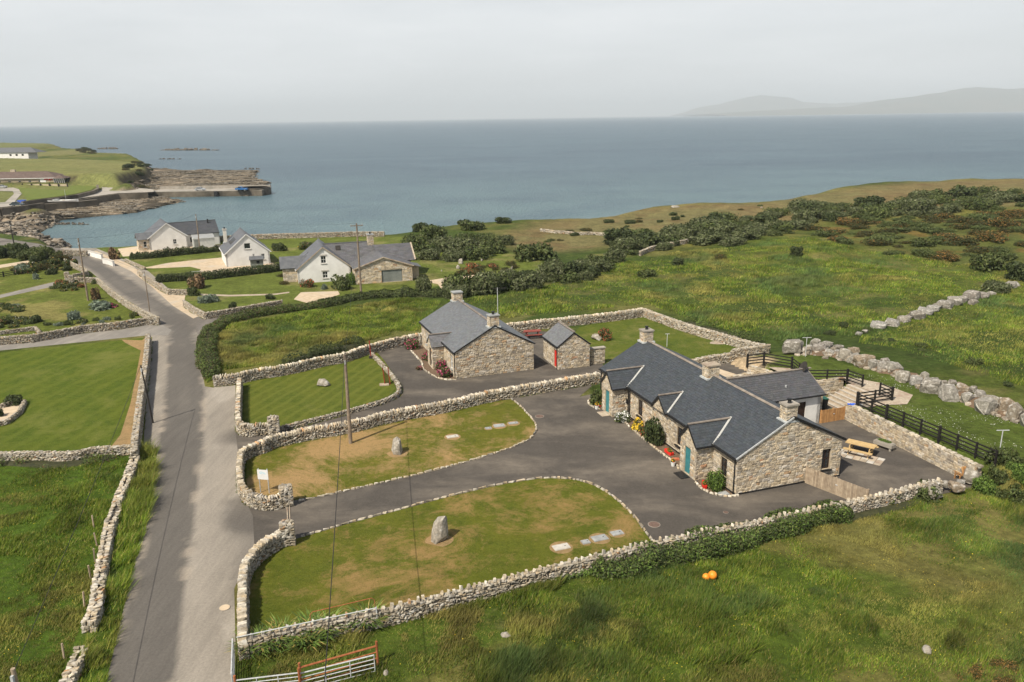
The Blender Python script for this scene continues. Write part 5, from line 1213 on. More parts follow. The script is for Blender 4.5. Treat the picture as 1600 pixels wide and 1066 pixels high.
# ---------------------------------------------------------------- white houses by the shore
def rendered_box(root, W_, L_, ez, rz, off=(0, 0), holes_near=(), holes_front=(), mat='white', ridge_along='y', ovr=.25, slate=(.10, .105, .115), barge='white_paint', hipend=False, holes_other=()):
    """gabled block; ridge along local y; near gable at y=0"""
    ox, oy = off; wl_ = MB(); rx = W_ / 2; s_ = (rz - ez) / rx
    for ax in ('front', 'near', 'back', 'far'):
        O, U, Nn, L = plane_frame(ax, 0, L_, W_); O = O + Vector((ox, oy, 0)); hs = {'near': holes_near, 'front': holes_front}.get(ax, ())
        ol = [(0, 0), (L, 0), (L, ez), (0, ez)] if ax in ('front', 'back') else [(0, 0), (W_, 0), (W_, ez), (rx, rz - .03), (0, ez)]
        wall_prisms(wl_, O, U, Z_, Nn, ol, list(hs), .3)
        for h_ in hs:
            if h_[1] - h_[0] < 2: window(root, O, U, Nn, h_, 'white_paint', .1, (2, 2) if h_[1] - h_[0] < 1.0 else (1, 1), sill='slab_pale', sillw=.05)
    wl_.build('wall', M[mat], root); sk, sl_ = MB(), MB(); e = ez - ovr * s_ + .1
    for sx, x_ in ((-1, ox - ovr), (1, ox + W_ + ovr)):
        a, b, c, d = Vector((x_, oy - .15, e)), Vector((x_, oy + L_ + .15, e)), Vector((ox + rx, oy + L_ + .15, rz + .1)), Vector((ox + rx, oy - .15, rz + .1)); roof_slab(sk, a, b, c, d)
        slate_plane(sl_, *((a, b, c, d) if sx < 0 else (b, a, d, c)), ch=.3, w=.6, base=slate, th=.02)
        q = MB(); q.bar(a + Vector((0, -.03, -.06)), d + Vector((0, -.03, -.06)), .06, .16); q.build('bargeboard', M[barge], root)
        gutter(root, (x_ + sx * .04, oy - .1, e - .08), (x_ + sx * .04, oy + L_ + .1, e - .08), 'white_paint')
    sk.build('roof', M['slate_plain'], root); sl_.build('slates', M['slate'], root, None, 'stuff')
    q = MB(); q.bar((ox + rx, oy - .15, rz + .14), (ox + rx, oy + L_ + .15, rz + .14), .26, .08); q.build('ridge', M['slate_plain'], root)
def skylight(root, c, sx, W_, ez, rz, w=.8, h=1.1):
    s_ = (rz - ez) / (W_ / 2); a = math.atan(s_); q = MB(); q.box(c, (h, w, .10), 0, (0, -a if sx < 0 else a)); o = q.build('skylight', M['pole_dark'], root)
    q = MB(); q.box((c[0], c[1], c[2] + .05), (h - .16, w - .16, .06), 0, (0, -a if sx < 0 else a)); q.build('pane', M['glass'], o)

# M1 far left white bungalow
m1 = thing('white_bungalow', 'white bungalow with a grey slate side wing and a stone corner porch, nearest the harbour', 'house', (-73.4, 161.5, 0), math.radians(30))
rendered_box(m1, 7.2, 8.8, 2.5, 5.2, holes_near=[(4.5, 5.2, .9, 1.9)])
wl_ = MB(); m1w = 6.6
wall_prisms(wl_, Vector((7.25, .8, 0)), X_, Z_, -Y_, [(0, 0), (m1w, 0), (m1w, 2.6), (0, 2.6)], [(.7, 1.4, .9, 1.9)], .3); wall_prisms(wl_, Vector((7.25 + m1w, .8, 0)), Y_, Z_, X_, [(0, 0), (6.4, 0), (6.4, 2.6), (3.2, 4.7), (0, 2.6)], [], .3); wl_.build('wing_wall', M['white'], m1)
window(m1, Vector((7.25, .8, 0)), X_, -Y_, (.7, 1.4, .9, 1.9), 'dark_frame', .1, (1, 1), 'slab_pale')
sk, sl_ = MB(), MB(); a, b, c, d = Vector((6.9, .55, 2.5)), Vector((7.3 + m1w, .55, 2.5)), Vector((7.3 + m1w, 4, 4.8)), Vector((3.9, 4, 4.8)); roof_slab(sk, a, b, c, d); slate_plane(sl_, a, b, c, d, ch=.3, w=.6, base=(.075, .08, .088), th=.02)
roof_slab(sk, (7.3 + m1w, 7.4, 2.5), (6.9, 7.4, 2.5), d, c); sk.build('wing_roof', M['slate_plain'], m1); sl_.build('wing_slates', M['slate'], m1, None, 'stuff')
q = MB(); q.bar((4, 4, 4.86), (7.3 + m1w, 4, 4.86), .25, .08); q.build('ridge', M['slate_plain'], m1)
q = MB(); q.lathe((12.2, 3.2, 4.3), [(0, .12), (.8, .12), (.8, .18), (.9, .18)], 8); q.build('flue', M['black'], m1)
wl_, st_ = MB(), MB()
for (OO, UU, NNn, L, hs) in ((Vector((-2.0, .2, 0)), X_, -Y_, 2.0, [(.9, 1.5, .7, 1.9)]), (Vector((-2.0, 3.4, 0)), -Y_, -X_, 3.2, [])): wall_prisms(wl_, OO, UU, Z_, NNn, [(0, 0), (L, 0), (L, 2.3), (0, 2.3)], hs, .3); masonry(st_, OO, UU, Z_, NNn, [(0, 0), (L, 0), (L, 2.3), (0, 2.3)], hs, 1.1, (.2, .3), (.3, .6))
wl_.build('porch_wall', M['mortar'], m1); st_.build('porch_stonework', M['stone'], m1, None, 'stuff'); window(m1, Vector((-2.0, .2, 0)), X_, -Y_, (.9, 1.5, .7, 1.9), 'white_paint', .1, (1, 2))
sk = MB(); roof_slab(sk, (-2.3, -.1, 2.3), (.1, -.1, 2.3), (.9, 1.8, 3.5), (-2.3, 1.8, 3.5)); roof_slab(sk, (-2.3, 3.7, 2.3), (.1, 3.7, 2.3), (.9, 1.8, 3.5), (-2.3, 1.8, 3.5)); sk.build('porch_roof', M['slate_plain'], m1)
# M2 middle
m2 = thing('white_house', 'plain white gabled house with skylights and a thin chimney, middle of the shore houses', 'house', (-50.8, 140.9, 0), math.radians(24))
rendered_box(m2, 7.6, 9.5, 2.35, 5.55, holes_near=[(3.3, 4.4, 3.0, 4.0), (6.1, 6.7, .9, 1.9), (4.6, 4.95, 1.5, 2.0)])
for k in range(3): skylight(m2, (1.75 + k * .0, 3.4 + k * 1.3, 3.98), -1, 7.6, 2.35, 5.55, .5, 1.3)
skylight(m2, (5.6, 4.5, 4.12), 1, 7.6, 2.35, 5.55); skylight(m2, (5.6, 6.5, 4.12), 1, 7.6, 2.35, 5.55)
chimney(m2, (.9, 8.3), (.6, .6), 2.6, 5.7, True, False, 'slab_pale')
# M3 near white house with stone wing
m3 = thing('white_house', 'larger white gabled house with tall end chimney and stone garage wing', 'house', (-33.9, 124.9, 0), math.radians(17))
rendered_box(m3, 8.3, 9.2, 2.25, 5.55, holes_near=[(3.75, 4.55, 3.0, 4.2), (3.85, 4.65, .6, 1.7)], barge='paving')
for hole in ((3.75, 4.55, 3.0, 4.2), (3.85, 4.65, .6, 1.7)):
    q = MB(); q.box(((hole[0] + hole[1]) / 2, -.03, hole[3] + .12), (1.15, .08, .2)); q.build('lintel', M['slab_pale'], m3)
q = MB(); q.box((4.15, -.02, 4.85), (.18, .05, .3)); q.build('vent', M['steel'], m3)
skylight(m3, (1.7, 5.4, 3.72), -1, 8.3, 2.25, 5.55, .6, 1.2)
# cross wing behind
wl_ = MB(); wall_prisms(wl_, Vector((8.3, 1.8, 0)), X_, Z_, -Y_, [(0, 0), (4.4, 0), (4.4, 2.4), (0, 2.4)], [], .3); wall_prisms(wl_, Vector((12.7, 1.8, 0)), Y_, Z_, X_, [(0, 0), (6.6, 0), (6.6, 2.4), (3.3, 5.2), (0, 2.4)], [], .3); wl_.build('wing_wall', M['cream'], m3)
sk, sl_ = MB(), MB(); a, b, c, d = Vector((7.9, 1.5, 2.3)), Vector((12.8, 1.5, 2.3)), Vector((12.8, 5.1, 5.35)), Vector((4.4, 5.1, 5.35)); roof_slab(sk, a, b, c, d); slate_plane(sl_, a, b, c, d, ch=.3, w=.6, base=(.11, .11, .115), th=.02); roof_slab(sk, (12.8, 8.7, 2.3), (7.9, 8.7, 2.3), d, c)
sk.build('wing_roof', M['slate_plain'], m3); sl_.build('wing_slates', M['slate'], m3, None, 'stuff'); q = MB(); q.bar((4.4, 5.1, 5.4), (12.8, 5.1, 5.4), .25, .08); q.build('ridge', M['slate_plain'], m3)
skylight_ = MB(); skylight_.box((6.9, 4.2, 4.68), (.8, .9, .1), 0, (math.atan(.85), 0)); o_ = skylight_.build('skylight', M['pole_dark'], m3)
chimney(m3, (12.35, 4.9), (.95, .95), 3.0, 6.5, True, True, 'slab')
# left annex
wl_, st_ = MB(), MB(); wall_prisms(wl_, Vector((-2.2, 1.6, 0)), X_, Z_, -Y_, [(0, 0), (2.2, 0), (2.2, 2.2), (0, 2.2)], [], .3); masonry(st_, Vector((-2.2, 1.6, 0)), X_, Z_, -Y_, [(0, 0), (2.2, 0), (2.2, 2.2), (0, 2.2)], [], 1.0, (.2, .3), (.3, .6)); wall_prisms(wl_, Vector((-2.2, 5.6, 0)), -Y_, Z_, -X_, [(0, 0), (4, 0), (4, 2.2), (0, 2.2)], [], .3)
wl_.build('annex_wall', M['mortar'], m3); st_.build('annex_stonework', M['stone'], m3, None, 'stuff'); sk = MB(); roof_slab(sk, (-2.6, 1.3, 2.3), (.5, 1.3, 2.3), (1.9, 3.6, 3.9), (-2.6, 3.6, 3.9)); roof_slab(sk, (-2.6, 5.9, 2.3), (.5, 5.9, 2.3), (1.9, 3.6, 3.9), (-2.6, 3.6, 3.9)); sk.build('annex_roof', M['slate_plain'], m3)
# stone garage wing
gw = 9.0; wl_, st_ = MB(), MB(); gx, gy = 8.6, -4.2; gh = (4.1, 7.4, .05, 2.0)
for (OO, UU, NNn, ol, hs) in ((Vector((gx, gy, 0)), X_, -Y_, [(0, 0), (gw, 0), (gw, 2.5), (gw / 2, 4.0), (0, 2.5)], [gh]), (Vector((gx + gw, gy, 0)), Y_, X_, [(0, 0), (8, 0), (8, 2.5), (0, 2.5)], []), (Vector((gx, gy + 8, 0)), -Y_, -X_, [(0, 0), (8, 0), (8, 2.5), (0, 2.5)], [])):
    wall_prisms(wl_, OO, UU, Z_, NNn, ol, hs, .3); masonry(st_, OO, UU, Z_, NNn, ol, hs, 1.15, (.18, .3), (.22, .5), orange=1)
wl_.build('garage_wall', M['mortar'], m3); st_.build('garage_stonework', M['stone'], m3, None, 'stuff')
q = MB()
for k in range(9): q.box((gx + 5.75, gy + .18, .15 + k * .21), (3.2, .05, .195))
q.build('garage_door', M['grey_door'], m3)
sk, sl_ = MB(), MB(); e = 2.45
a, b, c, d = Vector((gx - .3, gy - .15, e)), Vector((gx - .3, gy + 8.2, e)), Vector((gx + gw / 2, gy + 8.2, 4.12)), Vector((gx + gw / 2, gy - .15, 4.12)); roof_slab(sk, a, b, c, d); slate_plane(sl_, a, b, c, d, ch=.3, w=.6, base=(.12, .12, .125), th=.02)
a, b = Vector((gx + gw + .3, gy + 8.2, e)), Vector((gx + gw + .3, gy - .15, e)); roof_slab(sk, a, b, d, c); slate_plane(sl_, a, b, d, c, ch=.3, w=.6, base=(.105, .105, .11), th=.02)
# rear block of the wing, ridge along x
a, b, c2, d3 = Vector((gx + 4.5, gy + 4.2, 2.6)), Vector((gx + gw + 1.3, gy + 4.2, 2.6)), Vector((gx + gw + 1.3, gy + 8.0, 4.9)), Vector((gx + 4.0, gy + 8.0, 4.9)); roof_slab(sk, a, b, c2, d3); slate_plane(sl_, a, b, c2, d3, ch=.3, w=.6, base=(.11, .11, .115), th=.02); roof_slab(sk, (gx + gw + 1.3, gy + 11.8, 2.6), (gx + 4.5, gy + 11.8, 2.6), d3, c2)
sk.build('garage_roof', M['slate_plain'], m3); sl_.build('garage_slates', M['slate'], m3, None, 'stuff')
q = MB(); q.box((gx + gw + .4, gy + 8.0, 1.35), (.5, 7.0, 2.7)); q.prism([(gx + gw + .15, gy + 4.4, 2.6), (gx + gw + .15, gy + 11.6, 2.6), (gx + gw + .15, gy + 8.0, 4.78)], (.5, 0, 0)); q.build('rear_wall', M['mortar'], m3)
q = MB(); q.bar((gx - .3, gy - .2, e - .02), (gx + gw / 2, gy - .2, 4.08), .1, .16); q.bar((gx + gw / 2, gy - .2, 4.08), (gx + gw + .3, gy - .2, e - .02), .1, .16); q.bar((gx + gw + 1.35, gy + 4.2, 2.68), (gx + gw + 1.35, gy + 8, 4.96), .22, .14); q.build('verge', M['paving'], m3)
q = MB(); q.box((gx + gw + .75, gy + 2.6, 1.0), (1.3, 1.6, 2.0)); q.build('side_lobby', M['mortar'], m3); q = MB(); q.box((gx + gw + .6, gy + 2.6, 2.25), (2.2, 3.0, .12), 0, (0, .25)); q.build('lobby_roof', M['slate_plain'], m3)
# tin shed, small green shed, oil tank
t = thing('tin_shed', 'low grey corrugated tin shed beside the white bungalow', 'shed', at(303, 388.5), math.radians(26)); q = MB(); q.box((2.1, 1.2, 1.0), (4.2, 2.4, 2.0))
q.build('wall', M['tin'], t); q = MB()
for k in range(20): q.bar((k * .215 + .05, -.2, 1.98), (k * .215 + .05, 2.6, 2.5), .11, .05)
q.build('roof', M['steel'], t); q = MB(); q.box((.6, -.02, .85), (.8, .04, 1.7)); q.build('door', M['grey_door'], t)
t = thing('garden_shed', 'small grey-green wooden shed in front of the middle white house', 'shed', at(392, 420), math.radians(17)); q = MB()
for k in range(12): q.box((.09 + k * .18, 0, .8), (.17, .05, 1.6))
q.box((1.1, .9, .8), (2.15, 1.7, 1.6)); q.build('wall', M['green_box'], t); q = MB(); q.box((1.1, .8, 1.72), (2.5, 2.3, .1), 0, (.12, 0)); q.build('roof', M['slate_plain'], t); q = MB(); q.box((1.3, -.04, 1.1), (.5, .06, .45)); q.build('window', M['glass'], t)
t = thing('garden_bench', 'grey trellis bench at the hedge by the gravel drive', 'bench', at(300, 433), math.radians(20)); q = MB()
for k in range(8): q.box((k * .25, 0, .5), (.05, .05, .8))
q.box((.9, 0, .9), (1.9, .06, .06)); q.box((.9, 0, .4), (1.9, .06, .06)); q.build('backrest', M['steel'], t); q = MB(); q.box((.9, -.3, .45), (1.9, .5, .05)); q.box((0, -.3, .22), (.06, .5, .44)); q.box((1.8, -.3, .22), (.06, .5, .44)); q.build('seat', M['steel'], t)

# ---------------------------------------------------------------- the pub by the harbour and the far bungalow
pb = at(-40, 291, -1.8); pub = thing('harbour_pub', 'long low buff building with hipped brown tiled roof and glass corner by the harbour', 'pub', (pb[0], pb[1], -2.2), math.radians(1.5)); PL, PD = 37.5, 13.0
wl_ = MB(); hs = [(11 + k * 4.6, 12.3 + k * 4.6, 1.5, 2.6) for k in range(5)]
wall_prisms(wl_, Vector((0, 0, 0)), X_, Z_, -Y_, [(0, 0), (PL, 0), (PL, 3.6), (0, 3.6)], hs, .3); wall_prisms(wl_, Vector((PL, 0, 0)), Y_, Z_, X_, [(0, 0), (PD, 0), (PD, 3.6), (0, 3.6)], [], .3); wl_.build('wall', M['buff'], pub)
for h_ in hs: window(pub, Vector((0, 0, 0)), X_, -Y_, h_, 'white_paint', .1, (3, 1), None)
q = MB(); o_ = .6; a, b, c, d = (-o_, -o_, 3.6), (PL + o_, -o_, 3.6), (PL + o_, PD + o_, 3.6), (-o_, PD + o_, 3.6); e, f = (7, PD / 2, 6.3), (PL - 7, PD / 2, 6.3)
q.add([a, b, c, d, e, f], [(0, 1, 5, 4), (1, 2, 5), (2, 3, 4, 5), (3, 0, 4), (3, 2, 1, 0)]); q.build('roof', M['brown_roof'], pub)
q = MB(); q.box((15, PD / 2, 6.6), (2.2, .8, 1.2)); q.build('chimney', M['mortar'], pub); q = MB(); q.box((-o_ + PL / 2 + .3, -o_ - .05, 3.5), (PL + 1.2, .12, .25)); q.build('fascia', M['white_paint'], pub)
q = MB(); q.box((PL + 1.6, 2.2, 1.6), (4.6, 6.0, 3.2)); q.build('sun_room', M['glass'], pub)
q = MB()
for k in range(6): q.box((PL - .6 + k * .92, -.85, 1.6), (.12, .12, 3.2))
q.box((PL + 1.6, -.85, 3.1), (4.8, .14, .25)); q.box((PL + 1.6, -.85, .3), (4.8, .14, .5)); q.build('sun_room_frame', M['white_paint'], pub)
q = MB(); q.add([(PL - .9, -1.2, 3.3), (PL + 4.3, -1.2, 3.3), (PL + 4.3, 5.6, 3.3), (PL - .9, 5.6, 3.3), (PL + 1, 1.5, 4.9), (PL + 1, 3, 4.9)], [(0, 1, 4), (1, 2, 5, 4), (2, 3, 5), (3, 0, 4, 5), (3, 2, 1, 0)]); q.build('sun_room_roof', M['brown_roof'], pub)
q = MB(); q.box((PL - 6, -.1, 2.3), (2.6, .1, 2.4)); q.build('sign_board', M['white_paint'], pub); 
q = MB()
for k in range(4): q.box((PL - 5.0 + k * 1.05, -.2, 3.0 + (k % 2) * .12), (.75, .08, .8 + (k % 3) * .15))
q.build('sign_lettering', M['red'], pub)
fence_ = thing('low_wall', 'low buff wall with dark posts in front of the harbour pub', 'wall', at(0, 292, -2.2)); o3 = Vector(fence_.location)
for i in range(9):
    a, b = Vector(at(-20 + i * 14, 292 - i * .1, -2.2)), Vector(at(-6 + i * 14, 292 - i * .1, -2.2)); q = MB(); q.bar(a - o3 + Vector((0, 0, .5)), b - o3 + Vector((0, 0, .5)), .4, 1.0); q.build('wall_length', M['buff'], fence_); q = MB(); q.box(b - o3 + Vector((0, -.3, .65)), (.45, .4, 1.5)); q.build('post', M['pole_dark'], fence_)
fb = at(-60, 246.5, 3.2); t = thing('far_bungalow', 'low white bungalow with grey hipped roof, far off on the headland', 'house', (fb[0], fb[1], hz(fb[0], fb[1]) + .2), math.radians(-4)); q = MB()
wall_prisms(q, Vector((0, 0, 0)), X_, Z_, -Y_, [(0, -3), (50, -3), (50, 3.2), (0, 3.2)], [(36 + k * 4.5, 37.6 + k * 4.5, .9, 2.2) for k in range(3)], .3); wall_prisms(q, Vector((50, 0, 0)), Y_, Z_, X_, [(0, -3), (10, -3), (10, 3.2), (0, 3.2)], [], .3); q.build('wall', M['white'], t)
for k in range(3): window(t, Vector((0, 0, 0)), X_, -Y_, (36 + k * 4.5, 37.6 + k * 4.5, .9, 2.2), 'dark_frame', .1, (1, 1), None)
q = MB(); q.add([(-1, -.6, 3.2), (57, -.6, 3.2), (57, 11, 3.2), (-1, 11, 3.2), (5, 5, 6.6), (49, 5, 6.6)], [(0, 1, 5, 4), (1, 2, 5), (2, 3, 4, 5), (3, 0, 4), (3, 2, 1, 0)]); q.build('roof', M['slate_plain'], t)

# ================================================================== HARBOUR
def quay(name, label, cat, pts, zt, w_, zb=-9, mat='concrete', kind=None):
    q = MB(); q.prism([(p[0], p[1], zb) for p in pts], (0, 0, zt - zb)); return q
pier_pts = [at(414, 306.2, SEA), at(231, 309, SEA), at(184, 303.5, -3.2), at(182, 299, -3.2), at(240, 298.0, -3.2), at(300, 297.3, -3.2), at(416, 296.0, -4.2)]
pier = thing('harbour_pier', 'long stone harbour pier with a raised parapet and rounded dark end', 'pier', (pier_pts[0][0], pier_pts[0][1], SEA)); o3 = Vector(pier.location)
pf0, pf1 = Vector(at(410, 306.2, SEA)), Vector(at(231, 309.0, SEA)); back = (pf0 - pf1).normalized().cross(Z_) * -14
if back.y < 0: back = -back
pts = [pf0, pf0 + back, pf1 + back, pf1]; q = MB(); q.prism([(p.x - o3.x, p.y - o3.y, -4) for p in pts], (0, 0, 6.3)); q.build('quay_wall', mat_var('quay_stone', (.09, .075, .055), (.17, .145, .11), .35, .9, .4, .05, c3=(.045, .04, .03), s3=.08), pier)
q = MB(); q.prism([(p.x - o3.x, p.y - o3.y, 2.31) for p in [pf0, pf0 + back, pf1 + back, pf1]], (0, 0, .05)); q.build('deck', M['concrete'], pier)
bk = back.normalized(); q = MB(); q.bar(pf0 - o3 + bk * 13.6 + Vector((0, 0, 2.9)), pf1 - o3 + bk * 13.6 + Vector((0, 0, 2.9)), .9, 1.2); q.build('parapet', M['concrete'], pier)
q = MB(); q.lathe((pf0.x - o3.x - 6.0, pf0.y - o3.y + bk.y * 7, -4), [(0, 8.0), (6.35, 7.3), (7.1, 7.2), (7.1, 6.4), (6.4, 6.4)], 20); q.build('pier_head', mat_var('pier_head_stone', (.05, .045, .035), (.12, .10, .075), .4, .9, .4), pier)
q = MB(); mid = pf0 + (pf1 - pf0) * .40; q.box(mid - o3 + Vector((0, -.25, .2)), (1.6, .8, 4.2)); q.build('ladder_recess', M['black'], pier)
# walls along the harbour road
def low_quay(label, pp, z, zb, mat, th=1.0, name='quay_wall', cat='quay wall'):
    P_ = [Vector(at(a, b, z)) for a, b in pp]; t = thing(name, label, cat, (P_[0].x, P_[0].y, zb)); o = Vector(t.location)
    for a, b in zip(P_[:-1], P_[1:]): q = MB(); q.bar(Vector((a.x, a.y, (z + zb) / 2)) - o, Vector((b.x, b.y, (z + zb) / 2)) - o, th, z - zb); q.build('wall_length', mat, t)
    return t
quay_m = bpy.data.materials['quay_stone']
low_quay('dark stone quay wall below the harbour road', ((-60, 328), (0, 325.5), (40, 321), (67, 317)), -1.6, -6, quay_m, 1.4)
low_quay('dark stone wall of the slipway beneath the white boat', ((67, 319), (100, 316.5), (118, 315), (150, 312)), -2.4, -6, quay_m, 3)
low_quay('dark retaining wall between the harbour road and the pub lawn', ((34, 315), (60, 312), (90, 308.5), (120, 304), (145, 298), (153, 294), (152, 289)), -.9, -3.2, quay_m, .9, 'retaining_wall', 'retaining wall')
low_quay('quay wall carrying the road out to the pier', ((118, 313.5), (150, 307.5), (184, 303), (231, 301)), -2.4, -6, quay_m, 1.2)
zz = -2.33
def patch(name, pp, z, mat): return sheet(name, [at(a, b, z) for a, b in pp], mat, 0, z)
patch('harbour_road', ((-60, 325), (0, 324), (66, 317.5), (120, 310.5), (184, 302), (240, 300), (240, 296), (205, 293), (178, 290), (168, 284), (150, 283), (158, 290), (160, 296), (150, 300), (120, 306), (60, 314), (22, 318), (24, 314), (38, 298), (20, 293), (-60, 293), (-60, 297), (20, 299), (22, 303), (8, 316), (-60, 320)), -2.25, M['concrete'])
patch('pub_lawn', ((44, 313), (32, 300), (28, 293), (60, 295), (105, 298), (110, 290), (146, 289), (150, 292), (143, 297), (118, 303), (88, 307.5), (60, 311)), -2.2, lawn_mat('pub_lawn', (.10, .14, .03), (.14, .17, .04), (.2, .19, .08), .03, .05))
# boat, vehicles
def boat(label, loc, rot, L=9, B=2.6):
    t = thing('boat', label, 'boat', loc, rot); q = MB(); st_ = [(-.5, .55, .9), (-.3, .95, .8), (0, 1, .75), (.25, .85, .8), (.42, .45, .95), (.5, .03, 1.1)]
    vs = []; n = 7
    for x, wd, h_ in st_:
        for k in range(n): a = math.pi * k / (n - 1); vs.append((x * L, -math.cos(a) * B / 2 * wd, h_ * (1 - math.sin(a) ** .7 * .95)))
    fs = [(i * n + k, i * n + k + 1, (i + 1) * n + k + 1, (i + 1) * n + k) for i in range(len(st_) - 1) for k in range(n - 1)]
    q.add(vs, fs); q.add([vs[k] for k in range(n)], [tuple(range(n))]); q.build('hull', M['white_paint'], t); q = MB()
    q.box((-.2 * L, 0, .95), (1.6, 1.2, .5)); q.build('engine_cover', M['slab'], t); q = MB(); q.tube([(.1 * L, 0, .4), (.1 * L, 0, 4.5)], .06, 6); q.build('mast', M['steel'], t)
    for x in (-.3, 0, .25): q = MB(); q.box((x * L, 0, .66), (.35, B * .8, .06)); q.build('thwart', M['timber'], t)
    return t
boat('white open fishing boat drawn up on the slipway', at(99, 316, -2.3), .02, 11, 3.2)
def car(label, loc, rot, paint, van=False, cat='car'):
    t = thing('parked_car' if not van else 'pickup_truck', label, cat, loc, rot); L_, B_ = (4.3, 1.75) if not van else (5.1, 1.9)
    prof = [(-L_ / 2, .35), (-L_ / 2, .85), (-L_ / 2 + .5, .95), (-L_ / 2 + 1.0, 1.42), (.3, 1.46), (1.0, .98), (L_ / 2 - .1, .8), (L_ / 2, .35)] if not van else [(-L_ / 2, .45), (-L_ / 2, 1.05), (-.3, 1.05), (-.2, 1.7), (1.0, 1.72), (1.6, 1.1), (L_ / 2, 1.0), (L_ / 2, .45)]
    q = MB(); q.prism([(x, -B_ / 2, z) for x, z in prof], (0, B_, 0)); q.build('body', M[paint], t); q = MB()
    g = [(-L_ / 2 + .75, 1.0), (-L_ / 2 + 1.08, 1.36), (.25, 1.40), (.85, 1.0)] if not van else [(-.1, 1.15), (-.05, 1.6), (.95, 1.62), (1.4, 1.15)]
    q.prism([(x, -B_ / 2 - .01, z) for x, z in g], (0, B_ + .02, 0)); q.build('side_window', M['glass'], t)
    q = MB(); x0, z0, x1, z1 = (.33, 1.42, .97, 1.02) if not van else (1.03, 1.68, 1.55, 1.15); q.add([(x0 + .02, -B_ * .42, z0 + .02), (x0 + .02, B_ * .42, z0 + .02), (x1 + .03, B_ * .45, z1 + .02), (x1 + .03, -B_ * .45, z1 + .02)], [(0, 1, 2, 3)]); q.build('windscreen', M['glass'], t)
    for sx in (-.31, .32):
        for sy in (-1, 1): q = MB(); q.tube([(sx * L_, sy * (B_ / 2 - .18), .33), (sx * L_, sy * (B_ / 2 + .02), .33)], .33, 14); w_ = q.build('wheel', M['black'], t); q = MB(); q.tube([(sx * L_, sy * (B_ / 2 + .0), .33), (sx * L_, sy * (B_ / 2 + .03), .33)], .19, 10); q.build('rim', M['steel'], w_)
    for sy in (-.6, .6): q = MB(); q.box((L_ / 2 - .02, sy, .68), (.08, .3, .14)); q.build('headlight', M['valley'], t)
    return t
car('silver car parked beside the harbour pub at the left edge', at(3, 294, -2.2), 0.1, 'car_silver'); car('dark car parked on the harbour road by the blue bin', at(27, 322, -2.2), .1, 'car_dark')
car('pale car parked halfway along the pier', at(313, 298, -3.1), .05, 'car_silver'); car('blue pickup truck parked near the end of the pier', at(378, 298, -3.1), 3.1, 'car_blue', True, 'pickup truck')
t = thing('skip_bin', 'bright blue bin on the harbour road behind the dark car', 'bin', at(35, 320, -2.2)); q = MB(); q.prism([(-.9, -.8, 0), (.9, -.8, 0), (1.1, -.8, 1.5), (-1.1, -.8, 1.5)], (0, 1.6, 0)); q.build('body', M['blue'], t); q = MB(); q.box((0, 0, 1.56), (2.4, 1.8, .1)); q.build('lid', M['blue'], t)
t = thing('advertising_banner', 'small crimson banner fixed to the fence behind the pub car park', 'banner', at(159, 280, -1.6)); q = MB()
for k in range(2): q.box((k * 3.4, 0, 1.2), (3, .1, 1.7))
q.build('banner_sheet', mat_var('crimson', (.35, .02, .06), (.4, .03, .08), 3, .7, 0), t); q = MB()
for k in range(3): q.box((-1.7 + k * 3.4, .1, 1.0), (.12, .12, 2.2))
q.build('post', M['pole'], t)
# low rocks out at sea
def reef(label, px0, px1, py_, n, hgt_, seed, dark=1.0):
    r_ = np.random.default_rng(seed); a, b = Vector(at(px0, py_, SEA)), Vector(at(px1, py_, SEA)); mid = (a + b) / 2; t = r_.uniform(0, 1, n); L_ = (b - a).length
    env = np.sin(np.pi * np.clip(t, .02, .98)) ** .4
    pos = np.column_stack([a.x + (b.x - a.x) * t - mid.x, a.y + (b.y - a.y) * t - mid.y + r_.normal(0, L_ * .02, n), r_.uniform(-.3, .2, n) * hgt_]); sc = np.column_stack([r_.uniform(.02, .05, n) * L_, r_.uniform(.015, .03, n) * L_, hgt_ * env * r_.uniform(.5, 1.1, n)])
    c = np.array([(.08, .065, .045)]) * r_.uniform(.7, 1.5, (n, 1)) * dark
    o = link('sea_reef', mesh_np('sea_reef', *batch(BOULD, pos, sc, rotz(r_.uniform(-.4, .4, n)), c), M['dry']), None, (mid.x, mid.y, SEA)); return tag(o, label, 'reef')
reef('long low rock reef out in the bay', 250, 342, 235, 40, 2.6, 1); reef('short low rock reef off the far headland', 152, 187, 233, 24, 2.6, 2)
reef('tiny row of wave-washed rocks in the bay', 246, 290, 249, 14, 1.1, 3, .7); reef('dark skerry beyond the rock platform', 380, 407, 264.5, 14, 1.3, 4, .7)
reef('dark weed-covered rock spit in the inner bay', 68, 138, 351, 40, .8, 5, .6); reef('brown rock spit running out from the quay', 190, 288, 316, 50, 1.3, 6, 1.0); reef('brown rock ledge at the edge of the harbour', 120, 230, 322, 60, 1.5, 7, 1.1)
